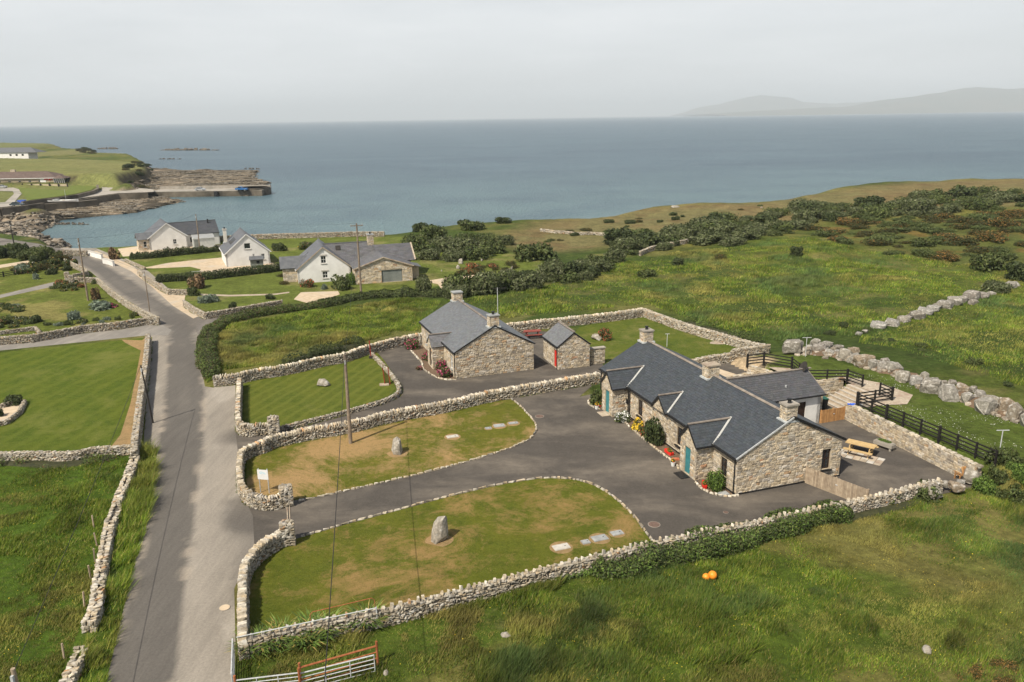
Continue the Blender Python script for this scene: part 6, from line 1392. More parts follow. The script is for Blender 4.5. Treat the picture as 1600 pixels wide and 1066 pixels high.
# shingle and boulders of the beach: past counting
n = 9000; r_ = np.random.default_rng(77); xs = r_.uniform(-340, -60, n * 6); ys = r_.uniform(160, 520, n * 6); zz_ = hgt(xs, ys)
m1_ = (zz_ > SEA - .1) & (zz_ < -1.9) & (sd_poly(xs, ys, HARBOUR) < -1) & (fbm(xs, ys, 10, 61, 3) > .38); xs, ys, zz_ = xs[m1_][:n], ys[m1_][:n], zz_[m1_][:n]; n = len(xs)
sz = r_.uniform(.2, 1.0, n) ** 2 + .22; cc = np.array([(.19, .155, .115), (.30, .25, .19), (.11, .088, .06), (.05, .042, .028)])[r_.choice(4, n, p=[.27, .18, .27, .28])] * r_.uniform(.8, 1.2, (n, 1))
shelf = (np.maximum(sd_poly(xs, ys, LOWROCK), sd_poly(xs, ys, LOWROCK2)) > -2)[:, None]; strat = sstep((fbm(xs * .35, ys * 1.6, 9, 63, 4) - .42) / .2)[:, None]
cc = np.where(shelf, np.array([(.060, .048, .030)]) + np.array([(.11, .085, .055)]) * strat * r_.uniform(.5, 1.2, (n, 1)), cc); flat_ = np.where(shelf[:, 0], .16, .5)
link('shore_boulders', mesh_np('shore_boulders', *batch(ROCKS, np.column_stack([xs, ys, zz_ + sz * .15]), np.column_stack([sz * np.where(shelf[:, 0], 2.2, 1), sz * .9, sz * flat_]), rotz(np.where(shelf[:, 0], r_.normal(.1, .25, n), r_.uniform(0, 6, n))), cc), M['dry']), None, None, 'stuff')
# ================================================================== THINGS IN THE YARDS
def rail_fence(label, pts, z, h=1.15, rails=4, step=1.85, mat='black_timber', group=None, name='rail_fence'):
    r = thing(name, label, 'fence', (pts[0][0], pts[0][1], z), 0, group); o = Vector(r.location); pm = None
    P_ = [Vector((p[0], p[1], z)) for p in pts]
    for i, (a, b) in enumerate(zip(P_[:-1], P_[1:])):
        L_ = (b - a).length; n = max(1, round(L_ / step))
        for k in range(n + (1 if i == len(P_) - 2 else 0)):
            p = a + (b - a) * k / n - o; q = MB(); c_ = k == 0; q.box((p.x, p.y, h / 2 - .05), (.16 if c_ else .12, .16 if c_ else .12, h + .12 + (.12 if c_ else 0)), math.atan2((b - a).y, (b - a).x)); q.build('post', M[mat], r)
        for j in range(rails):
            zz = .2 + (h - .28) * j / (rails - 1)
            for k in range(n): q = MB(); q.bar(a - o + (b - a) * k / n + Vector((0, 0, zz)), a - o + (b - a) * (k + 1) / n + Vector((0, 0, zz)), .045, .10); q.build('rail', M[mat], r)
    return r
Cf = HL(17.25, 8.15)
rail_fence('long black rail fence along the top of the patio retaining wall', [Cf, HL(17.3, 5), HL(17.5, 0), HL(17.6, -4.7)], 1.33)
rail_fence('black rail fence panel closing the near side of the garden steps', [HL(17.3, 8.25), HL(20.9, 8.2), HL(20.9, 9.6)], 1.33, step=1.8)
rail_fence('black rail fence around the yard behind the white extension', [HL(17.5, 14.9), HL(20.9, 13.6), HL(21.1, 11.9)], 1.33)
rail_fence('black rail fence at the far end of the gravel yard', [HL(15.3, 20.9), HL(17.2, 20.9), HL(18.7, 18.6), HL(17.6, 15.0)], 1.33)
t = None
def board_fence(label, a, b, z, h, mat, name='board_fence', cat='fence', bw=.12):
    a, b = Vector(a), Vector(b); L_ = (b - a).length; d = (b - a).normalized(); r = thing(name, label, cat, (a.x, a.y, z)); n = int(L_ / bw); ang = math.atan2(d.y, d.x)
    for k in range(n): p = d * (k + .5) * L_ / n; q = MB(); q.box((p.x, p.y, h / 2 + random.uniform(-.012, .012)), (L_ / n - .012, .03, h), ang); q.build('board', M[mat], r)
    sd = Vector((-d.y, d.x, 0))
    for zz in (.25, h - .25): q = MB(); q.bar(sd * .04 + Vector((0, 0, zz)), sd * .04 + d * L_ + Vector((0, 0, zz)), .04, .09); q.build('rail', M[mat], r)
    for e in (0, .5, 1): p = d * L_ * e + sd * .06; q = MB(); q.box((p.x, p.y, h / 2), (.1, .1, h + .05), ang); q.build('post', M[mat], r)
    q = MB(); q.box(d * L_ * .52 + Vector((0, 0, h * .6)) - sd * .03, (.14, .04, .05), ang); q.build('latch', M['steel'], r)
    return r
board_fence('weathered vertical board fence across the end of the driveway', HL(5.6, -.12), HL(7.0, -4.45), 0, 1.25, 'timber_grey')
board_fence('orange-brown close-boarded gate at the back of the patio', HL(14.15, 8.7), HL(16.6, 8.75), 0, 1.15, 'timber_orange', 'timber_gate', 'gate')

def picnic_table(label, loc, rot, mat, sc=1.0):
    t = thing('picnic_table', label, 'picnic table', loc, rot); t.scale = (sc,) * 3
    for k in range(5): q = MB(); q.box((0, -.32 + k * .16, .75), (1.9, .148, .045)); q.build('table_board', M[mat], t)
    for s_ in (-1, 1):
        for k in (0, 1): q = MB(); q.box((0, s_ * (.66 + k * .15), .45), (1.9, .14, .045)); q.build('seat_board', M[mat], t)
    for x in (-.65, .65):
        for s_ in (-1, 1): q = MB(); q.bar((x, s_ * .22, .72), (x, s_ * .62, 0), .05, .1); q.build('leg', M[mat], t)
        q = MB(); q.box((x + .05, 0, .40), (.045, 1.55, .1)); q.build('seat_bearer', M[mat], t); q = MB(); q.box((x + .05, 0, .69), (.045, .76, .08)); q.build('table_bearer', M[mat], t)
    return t
picnic_table('new pale pine picnic table on the patio', HL(12.75, 2.55), math.radians(18.6 - 58), 'table', 1.1)
picnic_table('dark red picnic table behind the small cottage', at(832, 527), math.radians(10), 'red_table', 1.05)
pt = thing('paving_strip', 'strip of pale and pinkish flagstones under the picnic table', 'paving', HL(11.9, 3.6), math.radians(18.6 - 58))
for i in range(8):
    for j in range(3): q = MB(); q.box((-.6 + i * .5, -1.0 + j * .5, .02), (.47, .47, .04)); q.build('flagstone', M['paving' if (i + j) % 3 else 'slab_pale'], pt)
t = thing('garden_chair', 'slatted wooden garden chair at the far end of the patio by the boulders', 'chair', at(1498, 748), math.radians(200))
for k in range(4): q = MB(); q.box((-.21 + k * .14, .1, .38), (.12, .5, .03)); q.build('seat_slat', M['timber_orange'], t)
for k in range(4): q = MB(); q.box((-.21 + k * .14, .42, .72), (.12, .03, .75), 0, (.35, 0)); q.build('back_slat', M['timber_orange'], t)
for x in (-.28, .28): q = MB(); q.box((x, -.1, .28), (.06, .08, .56)); q.box((x, .3, .18), (.06, .08, .36)); q.box((x, .08, .57), (.1, .62, .03)); q.build('arm', M['timber_orange'], t)
rail_fence('short black rail fence at the left edge of the garden lawn', [at(-20, 437), at(6, 433), at(28, 429)], 0, .9, 3, 2.2)
t = thing('patio_heater', 'black obelisk-shaped patio heater at the back corner of the long cottage', 'patio heater', HL(9.7, 2.0), math.radians(20)); q = MB(); b_ = .36; tt = .13
q.add([(-b_, -b_, .12), (b_, -b_, .12), (b_, b_, .12), (-b_, b_, .12), (-tt, -tt, 1.75), (tt, -tt, 1.75), (tt, tt, 1.75), (-tt, tt, 1.75)], [(3, 2, 1, 0), (4, 5, 6, 7), (0, 1, 5, 4), (1, 2, 6, 5), (2, 3, 7, 6), (3, 0, 4, 7)]); q.build('cover', M['black'], t)
q = MB(); q.box((0, 0, .06), (.85, .85, .12)); q.build('base', M['black'], t); q = MB(); q.box((0, 0, 1.82), (.34, .34, .1)); q.build('cap', M['black'], t); q = MB(); q.box((0, -b_ * .8, .38), (.35, .1, .3)); q.build('grille', M['rust'], t)
t = thing('trough_planter', 'low stone trough planter on legs with yellow-green plants against the retaining wall', 'planter', HL(15.2, 2.75), math.radians(18.6 - 74))
q = MB(); q.box((0, 0, .38), (1.5, .62, .26)); q.box((0, 0, .42), (1.36, .48, .3)); q.build('trough', M['concrete'], t)
for sx in (-.6, .6):
    for sy in (-.2, .2): q = MB(); q.box((sx, sy, .13), (.14, .14, .26)); q.build('leg', M['concrete'], t)
def wheelie_bin(label, loc, rot, mat='black', lid='black'):
    t = thing('wheelie_bin', label, 'wheelie bin', loc, rot); q = MB(); q.add([(-.22, -.25, .05), (.22, -.25, .05), (.22, .25, .05), (-.22, .25, .05), (-.29, -.33, 1.0), (.29, -.33, 1.0), (.29, .33, 1.0), (-.29, .33, 1.0)], [(3, 2, 1, 0), (4, 5, 6, 7), (0, 1, 5, 4), (1, 2, 6, 5), (2, 3, 7, 6), (3, 0, 4, 7)])
    q.build('body', M[mat], t); q = MB(); q.box((0, 0, 1.04), (.62, .72, .07)); q.build('lid', M[lid], t)
    for sx in (-.25, .25): q = MB(); q.tube([(sx, .28, .12), (sx * 1.2, .28, .12)], .12, 10); q.build('wheel', M['black'], t)
M['bin_green'] = mat_var('bin_green', (.01, .07, .05), (.015, .09, .06), 3, .4, 0)
wheelie_bin('black wheelie bin with a dark green lid beside the stone pier', HL(16.55, 11.4), math.radians(10), 'black', 'bin_green')
wheelie_bin('all-green wheelie bin tucked behind the black one', HL(16.6, 12.4), math.radians(14), 'bin_green', 'bin_green')
def heap(label, loc, mat, sz, n=5, cat='rubbish sack', name='rubbish_sack'):
    q = MB(); r_ = random.Random(label)
    V, Fc = BOULD[3]; 
    for k in range(n): s_ = sz * r_.uniform(.6, 1); c = (r_.uniform(-1, 1) * sz, r_.uniform(-1, 1) * sz * .6, s_ * .35); q.add([(c[0] + v[0] * s_ * .6, c[1] + v[1] * s_ * .5, c[2] + v[2] * s_ * .35) for v in V], [tuple(f) for f in Fc])
    o = q.build(name, M[mat], None, loc); return tag(o, label, cat)
heap('crumpled blue plastic sheet on top of the stub wall by the bins', HL(15.3, 11.2, 1.75), 'blue', .45); heap('blue plastic lumps at the foot of the black fence corner', HL(16.9, 8.3, 1.4), 'blue', .28, 3)
heap('white plastic sack beside the black fence corner', HL(17.7, 8.0, 1.35), 'white_paint', .25, 2)
def slab_in_lawn(label, px_, py_, w, d, mat='slab', rot=20, surround=True):
    p = at(px_, py_); t = thing('ground_slab', label, 'cover slab', (p[0], p[1], .02), math.radians(rot))
    if surround: q = MB(); q.tube([(0, 0, .0), (0, 0, .012)], [max(w, d) * .72, max(w, d) * .68], 14); q.build('bare_ring', M['dead_grass'], t)
    q = MB(); q.box((0, 0, .035), (w, d, .05)); q.build('slab', M[mat], t); q = MB(); q.box((0, 0, .066), (w * .82, d * .78, .015)); q.build('lid', M[mat], t); q = MB(); q.box((w * .25, 0, .08), (.08, .04, .02)); q.build('lifting_ring', M['pole_dark'], t)
slab_in_lawn('pale concrete cover slab, leftmost of the row in the patchy lawn', 877, 856, 1.0, .6, 'slab_pale')
slab_in_lawn('smallest grey cover slab in the patchy lawn, second of the row', 915, 848, .5, .45)
slab_in_lawn('large blue-grey cover slab in the patchy lawn, third of the row', 937, 842, .95, .62)
slab_in_lawn('blue-grey cover slab at the right end of the row in the patchy lawn', 964, 834, .75, .5)
slab_in_lawn('lone pale cover slab in the middle of the dry lawn', 707, 683, .95, .5, 'slab_pale')
slab_in_lawn('small grey cover slab in the dry lawn, left of the row of three', 763, 670, .5, .4, rot=15); slab_in_lawn('largest grey cover slab in the dry lawn, middle of the row of three', 780, 666, .9, .6, rot=15); slab_in_lawn('grey cover slab in the dry lawn, right of the row of three', 802, 662, .8, .4, rot=15)
t = thing('drain_cover', 'grey drain cover in the gravel bed by the round bush', 'drain cover', HL(-.75, .35, .02), math.radians(20)); q = MB(); q.box((0, 0, .04), (.75, .5, .08)); q.build('cover', M['slab'], t)
def manhole(label, px_, py_, r_=.42, mat='rust'):
    p = at(px_, py_); t = thing('manhole_cover', label, 'manhole cover', (p[0], p[1], .02)); q = MB(); q.tube([(0, 0, -.01), (0, 0, .012)], r_, 20); q.build('cover', mat if not isinstance(mat, str) else M[mat], t); q = MB(); q.tube([(0, 0, -.01), (0, 0, .008)], r_ * 1.1, 20); q.build('rim', M['apron'], t)
mh = mat_var('manhole_iron', (.10, .065, .05), (.15, .10, .08), 6, .8, .3); M['manhole'] = mh
manhole('round rusty manhole cover in the driveway by the tip of the patchy lawn', 1022, 820, .36, 'manhole'); manhole('round rusty manhole cover in the driveway beside the dry lawn', 843, 651, .36, 'manhole'); manhole('pale worn manhole cover on the road by the entrance wall', 351, 950, .27, 'gravel'); manhole('small dark drain lid in the driveway in front of the fence', 1134, 801, .16, 'manhole')
def standing_stone(label, px_, py_, w, d, h, seed, lean=.1, tilt=0, name='standing_stone', cat='standing stone', smooth_=False):
    r_ = np.random.default_rng(seed); pts = []
    for k in range(46):
        a, z = r_.uniform(0, 6.28), r_.uniform(0, 1); t_ = 1 - .35 * z ** 1.5 if not smooth_ else math.sqrt(max(.05, 1 - (z * .95) ** 2)); pts.append((math.cos(a) * w / 2 * t_ * r_.uniform(.82, 1) + lean * z, math.sin(a) * d / 2 * t_ * r_.uniform(.82, 1), z * h + (.12 * h * math.cos(a + 1) if z > .8 else 0)))
    V, Fc = hull(pts); p = on(px_, py_); o = link(name, mesh_np(name, V, Fc.ravel(), np.full(len(Fc), 3), np.repeat(np.array([(.25, .225, .185)]), len(V), 0), M['dry']), None, (p[0], p[1], p[2] - .05)); o.rotation_euler = (0, tilt, seed)
    return tag(o, label, cat)
standing_stone('tall craggy standing stone in the patchy lawn', 687, 843, 1.45, 1.1, 1.5, 1, .15); standing_stone('squarish standing stone in the dry lawn', 621, 708, 1.3, .95, 1.2, 2, .05)
standing_stone('rounded grey boulder lying in the striped lawn', 506, 603, 1.5, 1.0, .75, 3, .1, 0, 'lawn_boulder', 'boulder', True)
for lb, a, b, w_ in (('bare soil ring round the tall craggy standing stone', 687, 845, .95), ('bare soil ring round the squarish standing stone', 621, 710, .85)):
    p = at(a, b); sheet('bare_soil', [(p[0] + math.cos(k * .45) * w_ * random.uniform(.8, 1.1), p[1] + math.sin(k * .45) * w_ * .8 * random.uniform(.8, 1.1)) for k in range(14)], M['dead_grass'], 7)
standing_stone('whitish rock lying in the rough foreground field', 1448, 1018, .55, .45, .4, 5, 0, 0, 'field_rock', 'rock', True); standing_stone('pale rock patch in the foreground grass below the boundary wall', 790, 992, .6, .5, .16, 6, 0, 0, 'field_rock', 'rock', True)
standing_stone('small stone lying near the rusty gate', 603, 1052, .4, .3, .2, 8, 0, 0, 'field_rock', 'rock', True)
standing_stone('pale rocks beside the red-leaved shrub in the rear lawn', 932, 531, 1.6, 1.0, .7, 9, 0, 0, 'lawn_boulder', 'boulder', True)
standing_stone('white limestone lump leaning on the far end of the patio wall', 1449, 768, .8, .7, .9, 10, 0, 0, 'lawn_boulder', 'boulder')
# rock and drift of sand in rear lawn
p = at(1123, 536); sheet('bare_soil', [(p[0] + math.cos(k * .45) * 1.2 * random.uniform(.7, 1.1), p[1] + math.sin(k * .45) * .8 * random.uniform(.7, 1.1)) for k in range(14)], M['paving'], 7)
# buoys
t = thing('buoy', 'pair of orange net buoys lying tied together in the rough grass', 'buoy', on(1108, 906)); t.rotation_euler = (0, 0, .3)
for k, (x, r_) in enumerate(((-.2, .21), (.2, .25))):
    q = MB(); q.tube([(x, 0, r_ - r_ * math.cos(a)) for a in (0.01, .5, 1, 1.57, 2.1, 2.6, 3.1)], [r_ * math.sin(a) + .005 for a in (0.01, .5, 1, 1.57, 2.1, 2.6, 3.1)], 14); q.build('float', M['orange'], t, smooth=True)
# sign
s0, s1 = Vector(at(407.5, 770)), Vector(at(421, 771)); t = thing('entrance_sign', 'white notice board on two grey posts behind the entrance wall', 'sign', s0); d = s1 - s0; t.rotation_euler = (0, 0, math.atan2(d.y, d.x)); Ls = d.length
for x in (0, Ls): q = MB(); q.tube([(x, 0, 0), (x, 0, 1.85)], .035, 8); q.build('post', M['steel'], t)
q = MB(); q.box((Ls / 2, -.05, 1.42), (Ls + .14, .03, .72)); q.build('panel', M['white_paint'], t)
q = MB(); M['sign_blue'] = mat_var('sign_blue', (.30, .48, .58), (.36, .55, .63), 3, .6, 0)
for x, z, w_ in ((.14, 1.60, .10), (.24, 1.64, .05), (.32, 1.60, .12), (.46, 1.58, .08), (.22, 1.50, .22), (.50, 1.50, .16)): q.box((x * Ls / .62 * .9, -.068, z), (w_, .006, .05), 0, (0, .15))
q.build('lettering', M['sign_blue'], t)
# red posts / old iron
t = thing('red_iron_frame', 'two rust-red iron uprights with a dark slatted panel at the edge of the striped lawn', 'iron frame', at(606, 601), math.radians(10))
for x in (-.28, .22): q = MB(); q.bar((x, 0, 0), (x - .12, 0, 1.75), .09, .09); q.build('upright', M['rust_red'], t)
for k in range(4): q = MB(); q.bar((-.2 + k * .1, .06, .1), (-.26 + k * .1, .06, 1.35 - .12 * k), .06, .05); q.build('slat', M['dark_frame'], t)
q = MB(); q.box((-.35, -.1, .06), (.9, .6, .12)); q.build('base_stone', M['paving'], t)
t = thing('red_post', 'tall thin rust-red iron post at the corner of the striped lawn', 'post', at(580, 560)); q = MB(); q.tube([(0, 0, 0), (-.08, 0, 2.0)], .06, 8); q.build('shaft', M['rust_red'], t); q = MB(); q.box((0, 0, .12), (.4, .4, .24)); q.build('base_stone', M['pole_dark'], t)
t = thing('wooden_post', 'short weathered wooden post next to the tall red post', 'post', at(572, 556)); q = MB(); q.box((0, 0, .55), (.12, .12, 1.1)); q.build('shaft', M['pole'], t)
# washing line posts
def line_post(label, loc, h, arm=.9, rot=0.0):
    t = thing('washing_line_post', label, 'washing line post', loc, rot); q = MB(); q.tube([(0, 0, 0), (0, 0, h)], .035, 8); q.build('shaft', M['steel'], t); q = MB(); q.bar((-arm / 2, 0, h), (arm / 2, 0, h), .05, .05); q.build('cross_arm', M['steel'], t); return (loc[0], loc[1], loc[2] + h)
w1 = line_post('galvanised washing line post on the raised lawn near the boulders', HL(22.6, 21.5, 1.3), 2.0); w2 = line_post('galvanised washing line post beside the lower right fence', HL(19.5, -3.4, 1.3), 1.9); line_post('galvanised washing line post in the rear lawn', at(1042, 542), 1.5, .5); 
t = thing('tv_aerial', 'thin grey television aerial mast rising behind the small cottage chimney', 'aerial', (sc.matrix_world @ Vector((0, 0, 0)))[:] if False else at(779, 545)); q = MB(); q.tube([(0, 0, 0), (0, 0, 7.0)], .04, 6); q.build('mast', M['steel'], t)
q = MB(); q.bar((-.5, 0, 6.9), (1.0, .3, 6.9), .05, .05)
for k in range(7): q.bar((-.4 + k * .2, -.3, 6.93), (-.4 + k * .2, .4, 6.93), .02, .02)
q.build('aerial', M['pole_dark'], t)
# bollard-like cable duct at gate: cattle-grid rail across the driveway mouth
t = thing('gate_track', 'pair of rusty rails set across the driveway mouth between the pillars', 'gate track', at(450, 800)); a, b = Vector(at(450, 790)) - Vector(at(450, 800)), Vector(at(451, 813)) - Vector(at(450, 800))
for dx in (-.07, .09): q = MB(); q.bar(a + Vector((dx, 0, .04)), b + Vector((dx, 0, .04)), .05, .04); q.build('rail', M['paving'], t)

# ---------------------------------------------------------------- field gates at the foot of the picture
def tube_gate(label, a, b, z0, h, bars, mat, r_=.022, uprights=2, name='field_gate', cat='gate', post=None):
    a, b = Vector(a), Vector(b); t = thing(name, label, cat, (a.x, a.y, z0)); d = b - a; d.z = 0
    for k in range(bars):
        zz = .12 + (h - .12) * k / (bars - 1); q = MB(); q.tube([Vector((0, 0, zz)), d + Vector((0, 0, zz))], r_ * (1.5 if k == bars - 1 else 1), 6); q.build('bar', M[mat], t)
    for k in range(uprights + 2):
        p = d * k / (uprights + 1); q = MB(); q.tube([p + Vector((0, 0, .1)), p + Vector((0, 0, h))], r_ * 1.2, 6); q.build('upright', M[mat], t)
    if post:
        for p in ((0, 0, 0), tuple(d)): q = MB(); q.tube([p, (p[0], p[1], h + .25)], .06, 8); q.build('post', M[post], t)
    return t
g0 = at(367, 1064, 1.1); gA = at(467, 1052, 1.1); gB = at(589, 1008, 1.1)
tube_gate('wide galvanised field gate lying across the bottom edge of the field', (g0[0], g0[1], 0), (gA[0], gA[1], 0), 0, 1.12, 6, 'steel', post='rust')
ga = at(468, 1044, 1.1)
tube_gate('galvanised hurdle gate leaning in front of the rusty one', (ga[0] + .05, ga[1] - .25, 0), (gB[0] - .05, gB[1] - .6, 0), 0, 1.0, 5, 'steel', uprights=2)
tube_gate('rusty orange cattle gate behind the galvanised hurdle', (ga[0], ga[1], 0), (gB[0], gB[1] - .1, 0), 0, 1.12, 4, 'rust', r_=.032, uprights=0, post='rust')
hA = at(369, 1003, 1.0); hB = at(374, 1056, 1.0)
tube_gate('galvanised field gate folded back against the end of the entrance wall', (hA[0] - .2, hA[1] + .1, 0), (hB[0] - .35, hB[1], 0), 0, 1.1, 7, 'steel', r_=.024, uprights=3)
t = thing('rail_pole', 'long horizontal galvanised rail carried above the boundary wall on a tall post', 'rail', at(369, 1005)); o = Vector(t.location); e = Vector(at(588, 950, 1.2)); s_ = Vector(at(369, 996, 1.2)); q = MB(); q.tube([s_ - o, e - o], .028, 6); q.build('rail', M['steel'], t)
q = MB(); q.tube([(e.x - o.x, e.y - o.y, 0), (e.x - o.x, e.y - o.y, 1.25)], .035, 8); q.build('post', M['steel'], t)
t = thing('hoop_frame', 'rusty hoop-shaped tube standing behind the boundary wall', 'frame', at(486, 985)); o = Vector(t.location); a, b = Vector(at(484, 957, 1.7)), Vector(at(585, 934, 1.7)); q = MB()
q.tube([Vector((a.x, a.y, 0)) - o, a - o + Vector((0, 0, -.15)), a - o + Vector((.12, .03, 0)), b - o - Vector((.12, .03, 0)), b - o - Vector((0, 0, .15)), Vector((b.x, b.y, 0)) - o], .022, 6); q.build('tube', M['rust'], t)
# fence posts and wire in the left field
for k, (a, b) in enumerate(((147, 825), (151, 853), (149, 878), (142, 905), (133, 948), (101, 1030))):
    p = at(a, b); t = thing('fence_post', 'weathered post of the wire fence beside the tumbledown wall', 'fence post', (p[0], p[1], -.1), 0, 'wire fence posts beside the tumbledown wall'); q = MB(); q.box((0, 0, .5), (.075, .075, 1.0), .3 * k, (.05, .04 * (-1) ** k)); q.build('shaft', M['timber_grey'], t)

# ---------------------------------------------------------------- poles and wires
def util_pole(label, base, h, r_=.13, mat='pole', arm=False, lean=(0, 0), hardware=True):
    t = thing('utility_pole', label, 'utility pole', base); top = Vector((lean[0], lean[1], h)); q = MB(); q.tube([(0, 0, -.3), top * .5, top], [r_ * 1.1, r_ * .95, r_ * .72], 10); q.build('shaft', M[mat], t)
    if arm:
        q = MB(); q.box((top.x, top.y, h - .35), (1.8, .10, .12), .3); ar = q.build('cross_arm', M['pole'], t)
        for x in (-.8, 0, .8): q = MB(); q.lathe((top.x + x * math.cos(.3), top.y + x * math.sin(.3), h - .28), [(0, .03), (.08, .06), (.12, .04), (.18, .06), (.22, .02)], 8); q.build('insulator', M['valley'], ar)
    elif hardware:
        q = MB(); q.box((top.x * .92, top.y * .92 - r_, h * .92), (.10, .14, .3)); q.build('bracket', M['steel'], t)
    return tuple(Vector(base) + top)
P1 = util_pole('black tarred pole leaning beside the thick roadside wall', at(239.5, 661), 5.25, .075, 'pole_dark', lean=(-.35, .0))
t = P1
P2 = util_pole('tall weathered wooden pole standing in the dry lawn', at(548, 693), 7.45, .14, 'pole', lean=(.05, 0))
P3 = util_pole('wooden pole in the flower garden by the oval bed', at(137.8, 470), 9.2, .13)
P4 = util_pole('thin dark pole on the road bend by the garden wall', at(234, 487), 5.6, .07, 'pole')
P5 = util_pole('tall pole with cross arm in front of the stone garage wing', at(564.5, 461), 10.6, .15, 'pole', arm=True)
P6 = util_pole('pole beside the tin shed of the white bungalow', at(312.5, 390), 7.2, .11, 'pole')
P7 = util_pole('thin pole at the far left above the shore road', at(23, 388), 5.2, .12, 'pole_dark')
post_low = at(21, 1050, 4.6)
P8 = util_pole('weathered pole top with iron bracket at the bottom left corner', (post_low[0], post_low[1], 0), 4.75, .12, 'timber_grey')
def cable(label, a, b, sag=.3, r_=.012, n=14, grp=None):
    a, b = Vector(a), Vector(b); pts = [a + (b - a) * k / n - Vector((0, 0, sag * 4 * (k / n) * (1 - k / n))) for k in range(n + 1)]; o = MB().tube([p - a for p in pts], r_, 5).build('overhead_wire', M['wire'], None, a); tag(o, label, 'wire', grp)
cable('black wire from the tarred pole down to the pole at the bottom left', P1, post_low, .25, .016)
far_end = at(506, 1085, 6.4)
cable('black wire hanging from the tall lawn pole towards the viewer', P2, (far_end[0], far_end[1], 6.4), .35, .020)
cable('wire from the tall lawn pole to the pole by the garage wing', P2, P5, .8, .010)
cable('wire from the garage wing pole towards the white bungalow pole', P5, P6, 1.0, .012); cable('wire from the garden pole to the bungalow pole', P3, P6, 1.0, .012)
cable('wire running left from the garden pole', P3, (P3[0] - 60, P3[1] + 12, P3[2] + .5), 1.2, .014); cable('wire between the garden pole and the road bend pole', P3, P4, .5, .010)
# ================================================================== VEGETATION
GREEN = np.array([(.060, .085, .022), (.085, .110, .030), (.045, .065, .018), (.105, .125, .040), (.070, .080, .025)])
OLIVE = np.array([(.080, .096, .036), (.105, .118, .052), (.062, .078, .027), (.130, .140, .075), (.050, .064, .022)])
DARK = np.array([(.030, .045, .014), (.045, .062, .020), (.060, .078, .024), (.036, .050, .018), (.075, .090, .030)])
GORSE = np.array([(.045, .056, .016), (.060, .068, .020), (.15, .085, .018), (.034, .044, .012), (.075, .065, .020), (.050, .060, .018), (.040, .052, .015)])
BROWN = np.array([(.16, .10, .05), (.22, .15, .08), (.10, .065, .035), (.26, .17, .09), (.07, .06, .03)])
BRIGHT = np.array([(.09, .15, .025), (.13, .19, .035), (.07, .12, .02), (.15, .21, .05), (.05, .09, .018)])
def leaves(P_, Nn, size, cols, rr, asp=.55, jit=.7):
    """one folded leaf-shaped quad per point"""
    n = len(P_); d = Nn + rr.normal(0, jit, (n, 3)); d /= np.linalg.norm(d, axis=1)[:, None] + 1e-9
    t = np.cross(d, rr.normal(size=(n, 3))); t /= np.linalg.norm(t, axis=1)[:, None] + 1e-9; b = np.cross(d, t); s_ = (size * rr.uniform(.6, 1.4, n))[:, None]
    V = np.stack([P_ - t * s_, P_ + b * s_ * asp, P_ + t * s_ + d * s_ * .3, P_ - b * s_ * asp], 1).reshape(-1, 3)
    return V, np.arange(4 * n), np.full(n, 4), np.repeat(cols, 4, 0)
def bush_mesh(seed, pal, n=1500, lobes=9, size=.085, flat=.75, wind=0.0, top=None, ntop=0.0, dense=.4):
    """unit-radius bush: leaves through the outer volume of many lobes"""
    rr = np.random.default_rng(seed); L_ = []
    for k in range(lobes):
        a, r_ = rr.uniform(0, 6.28), rr.uniform(.1, .62); L_.append((math.cos(a) * r_, math.sin(a) * r_, rr.uniform(.25, .75) * flat, rr.uniform(.28, .46)))
    L_ = np.array(L_); idx = rr.integers(0, lobes, n); d = rr.normal(size=(n, 3)); d /= np.linalg.norm(d, axis=1)[:, None]; rad = L_[idx, 3] * rr.uniform(dense, 1.06, n) ** .5
    P_ = L_[idx, :3] + d * rad[:, None] * np.array([1, 1, .85]); P_[:, 2] = np.abs(P_[:, 2]) * 1.0
    low = rr.uniform(0, 1, n) < .25; P_[low, 2] *= .35
    P_[:, 0] += wind * P_[:, 2]
    shade = np.clip(rr.normal(1, .2, n), .55, 1.6)[:, None] * (.85 + .3 * vnoise(P_[:, 0] * 3, P_[:, 1] * 3 + P_[:, 2] * 4, 1.0, seed))[:, None]
    c = pal[rr.integers(0, len(pal), n)] * shade
    if top is not None:
        m = (rr.uniform(0, 1, n) < ntop) & (d[:, 2] > -.3) & (rad > L_[idx, 3] * .8); c[m] = np.array(top)[rr.integers(0, len(top), int(m.sum()))]
    V, Ff, Cn, Cc = leaves(P_, d, size, c, rr)
    # dark twiggy core
    return mesh_np('foliage', V, Ff, Cn, Cc, M['leaf'])
BM = {}
def bank(key, pal, k=4, **kw):
    BM[key] = [bush_mesh(hash(key) % 1000 + i * 7 if False else sum(map(ord, key)) * 3 + i * 7, pal, **kw) for i in range(k)]
bank('green', GREEN, n=1700); bank('olive', OLIVE * 1.15, n=2800, lobes=15, size=.07, wind=.35, flat=.8); bank('dark', DARK, n=1700, flat=.85); bank('gorse', GORSE, n=2200, flat=.6, size=.055, lobes=14); bank('brown', BROWN, n=1200, size=.12)
bank('soft', GREEN * 1.15, 3, n=2600, lobes=18, size=.055, flat=.6); bank('tip', GORSE, 3, n=2400, size=.055, lobes=14, top=[(.30, .17, .05), (.22, .12, .035)], ntop=.45); bank('bright', BRIGHT, 2, n=3800, lobes=16, size=.06); bank('pink', GREEN, 2, n=1500, size=.09, top=[(.62, .10, .24), (.7, .2, .32), (.5, .05, .15)], ntop=.35); bank('white_fl', GREEN, 1, n=1300, size=.10, top=[(.8, .8, .78), (.7, .7, .68)], ntop=.62)
